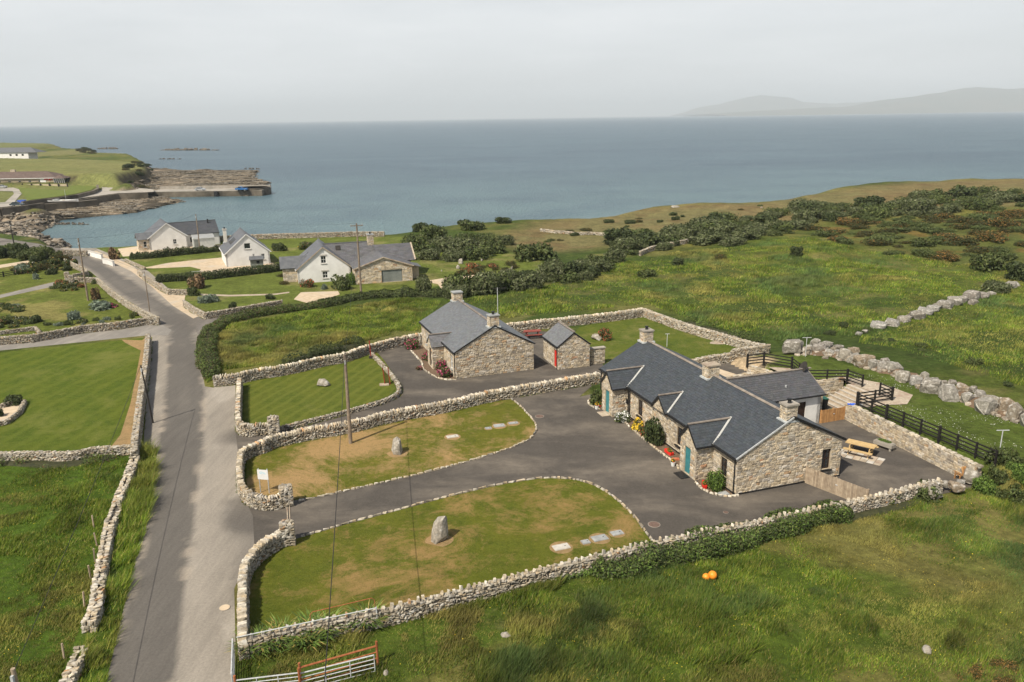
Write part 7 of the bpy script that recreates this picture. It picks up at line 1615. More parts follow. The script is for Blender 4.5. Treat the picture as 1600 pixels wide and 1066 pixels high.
bank('yellow_fl', GREEN, 1, n=1100, size=.12, top=[(.75, .48, .03), (.8, .58, .06)], ntop=.75); bank('redyel', BRIGHT, 2, n=420, size=.2, top=[(.65, .02, .02), (.75, .5, .03), (.6, .03, .04)], ntop=.45); bank('rosy', GREEN, 1, n=1500, size=.09, top=[(.45, .13, .06), (.30, .10, .05)], ntop=.45); bank('garden', GREEN, 3, n=1300, size=.1, top=[(.45, .33, .03), (.35, .10, .05), (.45, .42, .36)], ntop=.16); bank('grey', np.array([(.15, .19, .14), (.19, .23, .17), (.10, .13, .09)]), 2, n=1400, size=.09)
def bush(label, loc, w, h, key, group=None, name='shrub', cat='shrub', rot=None):
    o = bpy.data.objects.new(name, random.choice(BM[key])); COL.objects.link(o); o.location = loc; o.scale = (w / 1.9, w / 1.9 * random.uniform(.8, 1.0), h / 1.0); o.rotation_euler = (0, 0, rot if rot is not None else random.uniform(0, 6.28)); return tag(o, label, cat, group)
def wpx(p, w): return w / F_PX * math.hypot(math.hypot(p[0], p[1]), 24)
# -- bushes near the cottages
p = HL(-.75, 1.35); bush('bright green round clipped bush at the near corner of the long cottage', (p[0], p[1], 0), 1.95, 1.6, 'bright', name='round_bush', rot=1)
p = HL(-1.15, 19.6); bush('dark green round bush beside the far teal door', (p[0], p[1], 0), 1.9, 1.75, 'green', name='round_bush')
p = HL(-.85, 9.8); bush('tall bushy green shrub under the half dormer of the long cottage', (p[0], p[1], 0), 1.9, 2.3, 'dark', name='tall_shrub'); 
p = HL(-.75, 11.2); bush('reddish-green shrub between the yellow flowers and the tall shrub', (p[0], p[1], 0), 1.3, 1.1, 'rosy')
p = HL(-.9, 15.1); bush('mound of white flowers beside the far porch', (p[0], p[1], 0), 1.9, .95, 'white_fl', name='flower_bush', cat='flowers'); p = HL(-.7, 12.9); bush('bush covered in bright yellow flowers in the long bed', (p[0], p[1], 0), 1.3, 1.15, 'yellow_fl', name='flower_bush', cat='flowers')
def planter(label, loc, rot, long_=True):
    t = thing('flower_trough' if long_ else 'flower_pot', label, 'planter', loc, rot)
    if long_: q = MB(); q.prism([(-.45, -.12, 0), (.45, -.12, 0), (.5, -.16, .24), (-.5, -.16, .24)], (0, .28, 0)); q.build('trough', M['red'], t)
    else: q = MB(); q.lathe((0, 0, 0), [(0, .13), (.30, .18), (.34, .19), (.34, .15), (.30, .14)], 14); q.build('pot', M['white_paint'], t)
    o = bpy.data.objects.new('flowers', BM['redyel'][0 if long_ else 1]); COL.objects.link(o); o.parent = t; o.location = (0, 0, .2 if long_ else .28); o.scale = (.5 if long_ else .2, .2, .3)
planter('red trough of red and yellow flowers below the front window', HL(-.75, 7.7), math.radians(108.6)); planter('second red trough of flowers at the foot of the round bush', HL(-1.25, 1.9), math.radians(80)); planter('white pot of yellow flowers beside the near teal door', HL(-1.6, 5.6), 0, False); planter('white pot of flowers beside the far porch', HL(-1.85, 18.5), 0, False)
p = HL(-1.35, 19.0); bush('small clump of mixed bright flowers by the white pot at the far porch', (p[0], p[1], 0), .8, .45, 'redyel', name='flower_clump', cat='flowers')
tag(MB().box((0, 0, .06), (.5, .3, .12)).build('brick_stack', M['terracotta'], None, HL(-.85, 6.5)), 'reddish brick lump on the kerb between trough and pot', 'bricks')
o = bpy.data.objects.new('trough_plants', BM['bright'][1]); COL.objects.link(o); o.location = HL(15.2, 2.75, .5); o.scale = (.7, .28, .28); o.rotation_euler = (0, 0, math.radians(18.6 - 74)); tag(o, 'yellow-green leafy plants filling the stone trough', 'plants')
c0, ca = at(713, 593), math.radians(20.4)
def SC(x, y): return (c0[0] + x * math.cos(ca) - y * math.sin(ca), c0[1] + x * math.sin(ca) + y * math.cos(ca), 0)
bush('pink hydrangea below the window between porch and corner', SC(-.75, 3.0), 1.7, 1.5, 'pink', name='hydrangea', cat='hydrangea'); bush('yellow-green and pink hydrangea right at the near corner of the small cottage', SC(-.7, 1.2), 1.7, 1.35, 'pink', name='hydrangea', cat='hydrangea'); bush('pink hydrangea beside the far side of the small porch', SC(-.9, 7.6), 1.5, 1.1, 'pink', name='hydrangea', cat='hydrangea'); bush('straggling pink hydrangea at the far corner of the small cottage', SC(-1.4, 12.6), 2.0, 1.3, 'pink', name='hydrangea', cat='hydrangea'); bush('low pink-flowered plant on the kerb in front of the small porch', SC(-2.6, 4.6), .9, .45, 'pink', name='flower_clump', cat='flowers')
sheet('flower_bed', [SC(0, 0), SC(-1.2, .2), SC(-1.8, 1.6), SC(-2.2, 4.6), SC(-1.6, 6.8), SC(-1.7, 9), SC(-1.6, 13.4), SC(0, 13.4)], M['soil'], 4)
kerb('stone edging of the hydrangea bed at the small cottage', None, .01, (.25, .5), .16, .11, 'bed_edging', 1.1, .04, [SC(0, -.1), SC(-1.2, .2), SC(-1.8, 1.6), SC(-2.3, 4.6), SC(-1.7, 6.8), SC(-1.8, 9), SC(-1.7, 13.4)])
bush('russet-leaved shrub among pale rocks in the rear lawn', at(945, 531), 2.0, 1.5, 'rosy')
bush('dark shrub in the wedge-shaped bed of the mown lawn', at(19, 633), 2.0, 1.0, 'dark'); bush('small dark shrub at the left tip of the wedge-shaped bed', at(2, 650), 1.0, .7, 'dark')

# -- single bushes, listed where they stand in the photograph
def listed(rows, group_of=None):
    for (px_, py_, w_, key, hr, lab, nm) in rows:
        p = on(px_, py_); w = wpx(p, w_); bush(lab, (p[0], p[1], p[2] - .1), w, w * hr, key, None, nm, 'shrub' if 'shrub' in nm else 'bush')
listed([
 (835, 405, 75, 'green', .42, 'smooth low green bush alone in the rough ground behind the pale rocks', 'rounded_bush'), (665, 460, 40, 'olive', .8, 'grey-green bush beside the garage wing', 'silvery_bush'),
 (310, 450, 34, 'brown', .7, 'spiky reddish-brown shrub beside the dark hedge', 'spiky_shrub'), (178, 405, 22, 'brown', .9, 'brown-leaved shrub behind the whitewashed wall', 'brown_shrub'),
 (1440, 777, 46, 'green', .6, 'bush spilling over the boundary wall near the right', 'wall_bush'), (1388, 785, 32, 'green', .5, 'smaller bush against the boundary wall left of the spilling one', 'wall_bush'), (1535, 758, 40, 'green', .7, 'dark bush at the left foot of the big leafy bush', 'leafy_bush'),
 (1243, 400, 28, 'dark', .6, 'small dark bush alone in the middle of the big field', 'field_bush'), (1060, 415, 24, 'dark', .6, 'small dark bush in the left of the big field', 'field_bush'), (1127, 406, 26, 'gorse', .5, 'small rust-tinged gorse in the big field', 'gorse_bush'), (1540, 420, 55, 'green', .5, 'green bush at the right of the big field', 'field_bush'), (1590, 437, 52, 'dark', .55, 'dark bush near the right edge above the boulder line', 'field_bush'), (1553, 456, 44, 'olive', .45, 'pale bush right beside the boulder line', 'field_bush'), (1010, 432, 36, 'green', .4, 'low green bush at the left of the big field', 'field_bush'),
 (480, 448, 26, 'rosy', .55, 'red-flowered shrub at the foot of the white gable', 'flower_shrub'), (508, 452, 14, 'grey', .8, 'grey-green plant under the ground-floor window', 'flower_shrub'), (535, 452, 34, 'green', .8, 'leafy shrub between white gable and garage wing', 'leafy_shrub'), (548, 444, 26, 'bright', .9, 'climbing greenery on the garage wall corner', 'climber_shrub'), (459, 430, 12, 'bright', 1.6, 'climbing green plant on the annex wall', 'climber_shrub'),
 (445, 444, 20, 'gorse', .4, 'low brown shrub beside the paved forecourt', 'low_shrub'), (440, 432, 18, 'gorse', .4, 'low dark shrub behind the forecourt', 'low_shrub'), (424, 481, 16, 'dark', .6, 'dark shrub inside the coursed garden wall, left', 'low_shrub') if False else (365, 482, 22, 'dark', .5, 'dark shrub just inside the coursed garden wall', 'low_shrub'), (325, 473, 34, 'grey', .45, 'grey-green low shrubs inside the curved garden wall', 'low_shrub'), (423, 467, 18, 'dark', .5, 'dark shrub at the end of the coursed garden wall', 'low_shrub'), (302, 462, 22, 'dark', .7, 'dark shrub at the wall gap below the spiky shrub', 'low_shrub'),
 (116, 500, 22, 'grey', .75, 'rounded grey-green shrub in the near garden lawn', 'round_shrub'), (128, 503, 10, 'dark', .7, 'small dark shrub beside the grey-green one', 'round_shrub'), (35, 427, 26, 'grey', .6, 'grey shrub by the garden fence', 'round_shrub'), (58, 436, 14, 'grey', .8, 'pale spiky plant at the front of the mixed bed', 'round_shrub'),
 (436, 392, 28, 'dark', .5, 'dark green bush behind the middle white house', 'garden_bush'), (478, 389, 26, 'garden', .5, 'mixed low bushes in the far garden bed', 'garden_bush'), 
 (153, 482, 46, 'grey', .30, 'grey-green plants filling the oval flower bed', 'bed_plants'), (172, 480, 26, 'pink', .35, 'pink flowers at the right of the oval flower bed', 'bed_plants'), (150, 468, 14, 'brown', 1.5, 'tall straw-coloured plume plant behind the oval bed', 'plume_plant'),
])
# -- many alike: drifts of bushes sharing a group
def drift(poly_px, n, key, wr, hr, label, group, name, mind=.62, seed=0, keys=None):
    rr = random.Random(seed); P_ = [on(a, b) for a, b in poly_px]; xs = [p[0] for p in P_]; ys = [p[1] for p in P_]; done = []; k = 0
    made = []
    while len(done) < n and k < 20000:
        k += 1; x, y = rr.uniform(min(xs), max(xs)), rr.uniform(min(ys), max(ys))
        if sd_poly(x, y, P_)[0] < 0: continue
        w = rr.uniform(*wr)
        if any((x - a) ** 2 + (y - b) ** 2 < ((w + c) * .5 * mind) ** 2 for a, b, c in done): continue
        done.append((x, y, w)); kk = rr.choice(keys) if keys else key; made.append(bush(label, (x, y, hz(x, y) - .15), w, w * rr.uniform(*hr), kk, group, name, 'bush', rr.uniform(-.35, .35) if kk == 'olive' else None))
    if len(made) <= 44:
        made.sort(key=lambda o: o.location.x / o.location.y); W_ = 'first second third fourth fifth sixth seventh eighth ninth tenth eleventh twelfth thirteenth fourteenth fifteenth sixteenth seventeenth eighteenth nineteenth twentieth twenty-first twenty-second twenty-third twenty-fourth twenty-fifth twenty-sixth twenty-seventh twenty-eighth twenty-ninth thirtieth thirty-first thirty-second thirty-third thirty-fourth thirty-fifth thirty-sixth thirty-seventh thirty-eighth thirty-ninth fortieth forty-first forty-second forty-third forty-fourth'.split()
        for w_, o in zip(W_, made): o['label'] = '%s from the left of the %s' % (w_, group)
drift([(925, 398), (960, 380), (1010, 372), (1060, 362), (1100, 350), (1150, 345), (1200, 336), (1260, 326), (1330, 320), (1400, 318), (1500, 308), (1600, 300), (1700, 296), (1700, 328), (1600, 328), (1500, 332), (1400, 338), (1330, 346), (1250, 352), (1200, 372), (1130, 388), (1080, 382), (1000, 402)], 150, 'olive', (3.2, 9.5), (.28, .50), 'pale wind-bent bush in the long belt across the headland', 'wind-bent bushes across the headland', 'windswept_bush', .46, 1, ['olive', 'olive', 'olive', 'green', 'dark', 'soft'])
drift([(1225, 362), (1300, 350), (1400, 340), (1500, 334), (1600, 330), (1700, 330), (1700, 410), (1600, 412), (1540, 398), (1490, 408), (1400, 402), (1340, 388), (1290, 372)], 120, 'gorse', (2.5, 7.5), (.16, .34), 'low gorse bush with rusty tips on the slope at the right', 'gorse bushes on the right-hand slope', 'gorse_bush', .42, 2, ['gorse', 'gorse', 'green', 'tip', 'soft'])
drift([(610, 378), (600, 364), (650, 357), (700, 350), (760, 347), (820, 348), (835, 352), (780, 358), (720, 362), (670, 370)], 44, 'green', (3.5, 7.5), (.35, .5), 'low dark green bush on the shore edge behind the houses', 'bushes along the shore edge', 'shore_bush', .55, 3, ['green', 'dark'])
drift([(638, 392), (650, 374), (690, 372), (705, 385), (760, 380), (790, 382), (775, 398), (720, 408), (668, 408)], 16, 'olive', (4.5, 8), (.42, .58), 'windswept green bush in the rough garden right of the houses', 'windswept bushes right of the houses', 'windswept_bush', .6, 4, ['olive', 'green'])
drift([(850, 388), (890, 372), (1000, 352), (1100, 345), (1180, 322), (1250, 315), (1100, 332), (1000, 340), (900, 352), (860, 372)], 22, 'gorse', (1.5, 3.5), (.25, .4), 'small low bush dotted on the brown heath', 'small bushes dotted on the heath', 'heath_bush', .6, 5, ['gorse', 'dark', 'green'])
drift([(690, 456), (715, 450), (760, 448), (800, 440), (850, 432), (900, 418), (955, 404), (965, 412), (930, 432), (880, 446), (820, 452), (760, 460), (700, 466)], 24, 'olive', (3.4, 6.4), (.5, .7), 'bushy grey-green shrub in the row beyond the rough field', 'row of bushes beyond the rough field', 'windswept_bush', .5, 6, ['olive', 'dark', 'olive', 'green'])
drift([(718, 428), (740, 416), (800, 412), (808, 420), (790, 426), (740, 432)], 14, 'gorse', (1.8, 3.0), (.4, .5), 'rusty heather and gorse mound among the pale rocks', 'heather mounds in the rock garden', 'heather_mound', .6, 7, ['gorse', 'gorse', 'rosy'])
drift([(20, 430), (45, 408), (100, 398), (112, 408), (118, 418), (108, 430), (95, 434), (60, 430)], 30, 'garden', (1.6, 3.2), (.45, .8), 'mixed green and gold garden shrub in the big border', 'shrubs of the big garden border', 'garden_shrub', .5, 8, ['garden', 'green', 'dark', 'gorse'])
drift([(0, 402), (20, 398), (55, 396), (80, 398), (75, 406), (30, 408), (0, 408)], 12, 'green', (3.0, 4.8), (.5, .7), 'dark green bush in the hedge at the top of the garden', 'bushes at the top of the garden', 'garden_bush', .5, 9, ['green', 'dark'])
drift([(84, 452), (92, 440), (120, 436), (150, 437), (156, 445), (130, 452), (100, 456)], 14, 'garden', (1.4, 2.4), (.4, .6), 'small flowering shrub in the bed by the gateway', 'shrubs in the bed by the gateway', 'garden_shrub', .5, 10, ['garden', 'green', 'rosy'])
drift([(-10, 490), (0, 478), (36, 476), (44, 484), (20, 490)], 9, 'garden', (1.4, 2.2), (.3, .5), 'low mixed plant in the left island bed', 'plants of the left island bed', 'bed_plant', .5, 11, ['garden', 'green', 'grey'])
drift([(-10, 512), (0, 498), (52, 496), (64, 502), (50, 510), (10, 514)], 15, 'garden', (1.3, 2.2), (.4, .6), 'bushy plant in the bed along the lane wall', 'plants in the bed along the lane wall', 'bed_plant', .5, 12, ['garden', 'dark', 'green'])
drift([(70, 510), (80, 503), (110, 505), (160, 500), (215, 492), (222, 496), (160, 505), (110, 510)], 14, 'green', (.8, 1.5), (.4, .7), 'small plant growing along the inside of the garden wall', 'plants along the inside of the garden wall', 'wall_plant', .6, 13, ['garden', 'green', 'grey'])
drift([(1290, 525), (1330, 528), (1420, 545), (1520, 590), (1600, 618), (1600, 600), (1500, 560), (1400, 520), (1320, 510)], 10, 'dark', (1.2, 2.2), (.3, .5), 'dark bramble growing against the back of the boulder wall', 'brambles behind the boulder wall', 'bramble', .8, 14, ['dark', 'green'])
drift([(196, 262), (215, 254), (232, 253), (240, 262), (238, 272), (215, 276), (196, 280), (186, 283), (190, 270)], 30, 'dark', (3.5, 7), (.25, .4), 'dark scrubby bush on the steep end of the headland above the pier', 'dark bushes on the cliff end above the pier', 'cliff_bush', .4, 21, ['dark', 'gorse', 'dark'])
drift([(110, 236), (132, 233.5), (143, 235), (146, 240), (125, 242), (112, 241)], 14, 'dark', (6, 11), (.25, .4), 'dark bush on the far headland cliff', 'dark bushes on the far headland cliff', 'cliff_bush', .4, 22, ['dark', 'gorse'])
drift([(1530, 772), (1550, 748), (1575, 735), (1605, 722), (1650, 720), (1660, 790), (1600, 790), (1560, 784)], 16, 'bright', (1.3, 2.4), (.6, .85), 'leafy bush in the clump at the right edge below the boulders', 'leafy bushes at the right edge below the boulders', 'leafy_bush', .5, 31, ['bright', 'green', 'green'])
drift([(1480, 1090), (1500, 1050), (1560, 1030), (1620, 1020), (1680, 1030), (1680, 1120), (1480, 1120)], 24, 'gorse', (.7, 1.3), (.4, .6), 'small gorse bush with orange tips', 'orange-tipped gorse bushes at the bottom right corner', 'gorse_bush', .5, 32, ['tip'])
# loose pale rocks round the heather garden
for k, (a, b, w_) in enumerate(((720, 412, 11), (716, 420, 8), (753, 408, 6), (747, 416, 6), (797, 427, 12), (800, 420, 6), (690, 424, 4))): standing_stone(['rugged pale rock at the left of the heather garden', 'lower pale rock at the left of the heather garden', 'upright pale rock in the heather garden', 'slim pale rock in the middle of the heather garden', 'whitish rock at the front right of the heather garden', 'flat pale rock at the right end of the heather garden', 'tiny pale rock left of the heather garden'][k], a, b, w_ * .105, w_ * .08, w_ * .08, 40 + k, 0, 0, 'garden_rock', 'rock')
# outcrops at the cliff edge
for k, (a, b, w_) in enumerate(((1055, 324, 26), (1150, 340, 8), (1130, 340, 9), (1190, 325, 7), (985, 362, 6), (1143, 320, 8))): standing_stone('pale rock outcrop showing through the heath near the cliff edge', a, b, w_ * .11, w_ * .07, w_ * .012 + .25, 60 + k, 0, 0, 'rock_outcrop', 'rock')['group'] = 'pale outcrops on the heath'

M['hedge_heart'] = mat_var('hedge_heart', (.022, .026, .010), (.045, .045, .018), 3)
# -- hedges: leafy mass following a line
def hedge(label, pts, w, h, pal, dens=120, size=.09, name='hedge', cat='hedge', top=None, ntop=0, lump=.3, seed=1, gap=0.0):
    P_ = Path(smooth_path(pts, 2)); rr = np.random.default_rng(seed); n = int(P_.L * (w + 2 * h) * dens); t = rr.uniform(0, P_.L, n); x, y, ux, uy = P_(t)
    prof = 1 + lump * (fbm(t, np.zeros(n), 1.6, seed, 3) - .5) * 2; wide = 1 + lump * (fbm(t, np.ones(n) * 9, 2.2, seed + 3, 2) - .5) * 2
    a = rr.uniform(0, math.pi, n); rad = rr.uniform(.72, 1.05, n); lx = np.sign(np.cos(a)) * np.abs(np.cos(a)) ** .6 * w / 2 * rad * wide; lz = np.abs(np.sin(a)) ** .6 * h * prof * rad
    side = rr.uniform(0, 1, n) < .3; lz = np.where(side, lz * rr.uniform(0, 1, n), lz)
    X = x - uy * lx; Yy = y + ux * lx; Zz = hgt(X, Yy) + lz + .02
    Nn = np.column_stack([-uy * np.cos(a), ux * np.cos(a), np.sin(a) + .1])
    cl = fbm(X * 1.0, Yy + lz, .8, seed + 9, 2); c = pal[rr.integers(0, len(pal), n)] * (.65 + .7 * cl)[:, None] * rr.uniform(.8, 1.2, n)[:, None]
    if top is not None: m = rr.uniform(0, 1, n) < ntop; c[m] = np.array(top)[rr.integers(0, len(top), int(m.sum()))]
    if gap: keep = fbm(X, Yy, 1.8, seed + 5, 2) > gap; 
    else: keep = np.ones(n, bool)
    for t_e in (0.0, P_.L):       # rounded leafy ends
        ne = int(w * h * dens * 2.2); ax, ay, bx, by = [float(v) for v in P_(t_e)]; sg = -1 if t_e == 0 else 1; th_ = rr.uniform(-1.57, 1.57, ne); ph = rr.uniform(0, 1.57, ne); rd = rr.uniform(.75, 1.02, ne)
        fx, fy = np.cos(th_) * np.cos(ph) * sg, np.sin(th_) * np.cos(ph); ex, ey, ez = fx * w * .45 * rd, fy * w * .5 * rd, np.sin(ph) * h * rd * np.where(rr.uniform(0, 1, ne) < .3, rr.uniform(0, 1, ne), 1)
        xe, ye = ax + bx * ex - by * ey, ay + by * ex + bx * ey; X = np.append(X, xe); Yy = np.append(Yy, ye); Zz = np.append(Zz, hgt(xe, ye) + ez); Nn = np.vstack([Nn, np.column_stack([bx * fx - by * fy, by * fx + bx * fy, np.sin(ph) + .1])]); c = np.vstack([c, pal[rr.integers(0, len(pal), ne)] * rr.uniform(.6, 1.2, (ne, 1))]); keep = np.append(keep, rr.uniform(0, 1, ne) > gap)
    V, Ff, Cn, Cc = leaves(np.column_stack([X, Yy, Zz])[keep], Nn[keep], size, c[keep], rr); o = link(name, mesh_np(name, V, Ff, Cn, Cc, M['leaf'])); tag(o, label, cat); recenter(o)
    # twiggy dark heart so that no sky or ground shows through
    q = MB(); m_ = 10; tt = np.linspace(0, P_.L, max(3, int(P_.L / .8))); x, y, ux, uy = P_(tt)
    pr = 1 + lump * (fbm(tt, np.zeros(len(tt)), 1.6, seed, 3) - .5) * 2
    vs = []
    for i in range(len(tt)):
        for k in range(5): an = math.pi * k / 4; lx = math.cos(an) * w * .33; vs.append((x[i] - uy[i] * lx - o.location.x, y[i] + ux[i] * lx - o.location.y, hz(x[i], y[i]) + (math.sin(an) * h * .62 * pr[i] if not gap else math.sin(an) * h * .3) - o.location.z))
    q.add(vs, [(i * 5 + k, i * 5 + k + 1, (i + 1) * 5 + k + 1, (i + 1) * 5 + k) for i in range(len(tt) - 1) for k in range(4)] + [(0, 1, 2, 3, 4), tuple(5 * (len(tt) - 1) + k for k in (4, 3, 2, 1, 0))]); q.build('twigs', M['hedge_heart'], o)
    return o
H_ = lambda *pp: [at(a, b) for a, b in pp]
hedge('long curving hedge along the road corner and lane', H_((332, 590), (324, 566), (322, 545), (328, 522), (345, 508), (370, 500), (400, 494), (440, 488), (480, 482), (510, 478)), 1.9, .88, np.vstack([GREEN, BRIGHT[:2] * .8, BROWN[:1] * .6]), 150, .085, seed=2, lump=.4)
hedge('hedge running on in front of the stone garage wing', H_((505, 478), (540, 470), (580, 464), (620, 462), (650, 462), (690, 463)), 2.4, 1.0, np.vstack([DARK, GREEN]), 110, .11, seed=3, lump=.6)
hedge('clipped dark hedge between the gravel drive and the lower garden', H_((250, 441), (290, 438), (332, 436), (370, 431), (410, 427), (452, 421)), 1.6, 1.3, DARK, 90, .12, seed=4, lump=.15)
hedge('row of low bushes forming a hedge between the bungalow and the middle house', H_((208, 405), (240, 403), (270, 400), (300, 397), (330, 394), (352, 392)), 1.5, 1.3, DARK, 80, .13, seed=5, lump=.5)
hedge('low green hedge along the seaward edge of the bungalow garden', H_((126, 384), (150, 381), (180, 380), (215, 379)), 3.2, 1.4, GREEN, 40, .2, seed=6)
hedge('bramble thicket smothering the boundary wall on its field side', H_((940, 892), (985, 885), (1030, 876), (1080, 865), (1130, 852), (1180, 840), (1240, 823), (1310, 807)), 2.0, .95, np.vstack([GREEN, BRIGHT[:3], DARK[:2]]), 330, .075, 'bramble_thicket', 'brambles', seed=7, lump=.45)
hedge('patch of ivy on the boundary wall left of the bramble thicket', H_((820, 914), (860, 905), (910, 896), (950, 888)), 1.0, .55, BRIGHT, 190, .06, 'ivy_patch', 'ivy', seed=8, lump=.6, gap=.42)
hedge('ivy growing over the far side of the boundary wall near the bushes', H_((1320, 812), (1360, 803), (1400, 793), (1440, 785)), 1.2, .6, GREEN, 120, .07, 'ivy_patch', 'ivy', seed=9, lump=.6, gap=.45)
hedge('creeper on the outside of the tumbled wall by the rear lawn', H_((1075, 505), (1110, 515), (1150, 527), (1185, 536)), 1.6, .8, np.vstack([GREEN, BRIGHT[:2]]), 90, .08, 'creeper', 'creeper', seed=10, lump=.6, gap=.4)
hedge('bushy growth along the back of the striped lawn wall', H_((455, 568), (500, 553), (535, 546), (560, 541)), 2.2, 1.1, DARK, 110, .08, 'bramble_thicket', 'brambles', seed=11, lump=.5, gap=.35)
hedge('weeds growing along the foot of the lawn wall on the field side', H_((0, 722), (40, 724), (90, 728), (140, 722), (180, 712)), 1.8, .5, np.vstack([GREEN, BRIGHT[:2], BROWN[:1]]), 90, .07, 'weeds', 'weeds', seed=12, lump=.7, gap=.4)
# strap-leaved clumps below the boundary wall (montbretia)
def strap_clump(label, px_, py_, r_, h, n, seed, group=None):
    rr = np.random.default_rng(seed); p = on(px_, py_); V, F4, C4 = [], [], []
    for k in range(n):
        a = rr.uniform(0, 6.28); b = np.array([math.cos(a), math.sin(a), 0]) * rr.uniform(0, r_ * .55); d = np.array([math.cos(a + rr.normal(0, .5)), math.sin(a + rr.normal(0, .5)), 0]); L_ = h * rr.uniform(.7, 1.25); w_ = .022 * rr.uniform(.8, 1.4); s_ = np.array([-d[1], d[0], 0]) * w_; c = BRIGHT[rr.integers(0, 5)] * rr.uniform(.8, 1.5) if rr.uniform() > .12 else np.array((.35, .27, .08)); i0 = len(V)
        for t_, f in ((0, 1), (.35, 1), (.7, .8), (1, .1)): q_ = b + d * (r_ * .9 * t_ ** 1.6) + np.array([0, 0, L_ * (t_ * 1.35 - .62 * t_ ** 2.4)]); V += [q_ - s_ * f, q_ + s_ * f]; C4 += [c * (1), c * 1]
        for j in range(3): F4 += [i0 + 2 * j, i0 + 2 * j + 1, i0 + 2 * j + 3, i0 + 2 * j + 2]
    o = link('strap_leaved_plant', mesh_np('strap_leaved_plant', np.array(V), F4, [4] * (len(F4) // 4), np.clip(np.array(C4), 0, 1), M['leaf']), None, (p[0], p[1], p[2])); return tag(o, label, 'plant', group)
strap_clump('dense clump of long strap leaves by the tall rail post', 575, 978, 1.0, .95, 190, 1)
for k, (a, b) in enumerate(((502, 1000), (488, 990), (470, 1000), (453, 1004), (515, 988), (440, 1000), (430, 1012), (412, 1014), (395, 1020), (480, 1012))): strap_clump('clump of strap leaves', a, b, .95, .9, 120, 10 + k, 'strap-leaved clumps below the boundary wall')

# ================================================================== GRASS (past counting)
PAL_G = np.array([(.082, .128, .012), (.125, .165, .018), (.056, .096, .010), (.17, .18, .030), (.22, .19, .065), (.062, .112, .026)])
def grass(name, poly, n, hr, w, seed, straw=.3, pal=PAL_G, lean=.5, keep=None, wts=(.28, .22, .2, .14, .08, .08), lift=1.0, cl=1.4):
    rr = np.random.default_rng(seed); P_ = np.array([p[:2] for p in poly]); x = rr.uniform(P_[:, 0].min(), P_[:, 0].max(), n * 3); y = rr.uniform(P_[:, 1].min(), P_[:, 1].max(), n * 3)
    m = sd_poly(x, y, poly) > 0; x, y = x[m], y[m]
    dn = fbm(x, y, cl, seed, 3); big = fbm(x, y, 6, seed + 5, 3); m = rr.uniform(0, 1, len(x)) < np.clip((dn - .28) * 3.2, .12, 1)
    if keep is not None: m &= keep(x, y)
    x, y, dn, big = x[m][:n], y[m][:n], dn[m][:n], big[m][:n]; n = len(x); z = hgt(x, y)
    H_ = (hr[0] + (hr[1] - hr[0]) * np.clip((dn - .3) * 2.4, 0, 1) * np.clip(.35 + (big - .35) * 2.6, .25, 1.25)) * rr.uniform(.6, 1.3, n); a = rr.uniform(0, 6.28, n); W_ = w * rr.uniform(.6, 1.4, n)
    wx, wy = .55 + rr.normal(0, lean, n), .35 + rr.normal(0, lean, n)
    V = np.stack([np.column_stack([x - np.cos(a) * W_, y - np.sin(a) * W_, z - .03]), np.column_stack([x + np.cos(a) * W_, y + np.sin(a) * W_, z - .03]), np.column_stack([x + wx * H_ * .7, y + wy * H_ * .7, z + H_])], 1).reshape(-1, 3)
    c = pal[rr.choice(len(pal), n, p=wts)]; s_ = np.clip((fbm(x, y, 7, seed + 11, 4) - .5) * 5, 0, 1)[:, None] * straw; c = c * (1 - s_) + np.array([.215, .175, .055]) * s_
    blu = np.clip((fbm(x, y, 8, seed + 13, 3) - .55) * 6, 0, 1)[:, None] * .7; c = c * (1 - blu) + np.array([.048, .085, .028]) * blu
    c = c * (.60 + .85 * np.clip((fbm(x, y, 1.5, seed + 2, 3) - .5) * 1.7 + .5, 0, 1))[:, None] * rr.uniform(.75, 1.25, (n, 1)) * lift
    link(name, mesh_np(name, V, np.arange(3 * n), np.full(n, 3), np.repeat(c, 3, 0), M['blade']), None, None, 'stuff')
frontp = [at(360, 1240), at(372, 1010), at(480, 985), at(586, 966), at(690, 942), at(850, 902), at(1020, 862), at(1200, 824), at(1400, 784), at(1480, 768), at(1545, 760), at(1700, 745), at(2100, 760), at(1500, 1260)]
grass('field_grass', frontp, 285000, (.07, .36), .022, 1, .70, lift=1.12)
grass('field_grass', [at(1000, 1100), at(620, 1100), at(600, 980), at(760, 935), at(1020, 880), at(1200, 905), at(1600, 1000), at(1600, 1100)], 80000, (.15, .58), .021, 21, .3, lift=.95, keep=lambda x, y: fbm(x, y, 5, 71, 3) > .5)
grass('verge_grass', [at(80, 1120), at(106, 1062), at(135, 1000), at(160, 930), at(176, 860), at(190, 790), at(206, 745), at(216, 706), at(244, 706), at(240, 750), at(224, 840), at(204, 900), at(186, 980), at(164, 1066), at(150, 1120)], 52000, (.2, .85), .024, 2, .25, lift=1.5, cl=1.0)
grass('left_field_grass', [at(-260, 1100), at(-150, 716), at(0, 716), at(120, 716), at(196, 706), at(196, 735), at(176, 790), at(150, 900), at(120, 990), at(70, 1120)], 115000, (.06, .26), .023, 3, .5, lift=1.2)
grass('verge_grass', [at(314, 575), at(316, 530), at(330, 512), at(322, 530), at(322, 560), at(334, 592), at(322, 600)], 9000, (.15, .5), .022, 5, .2, lift=1.2)
grass('meadow_grass', [at(338, 580), at(330, 535), at(350, 512), at(500, 484), at(640, 468), at(690, 470), at(656, 516), at(600, 526), at(500, 552), at(400, 572)], 90000, (.12, .55), .036, 6, .65, lift=1.3)
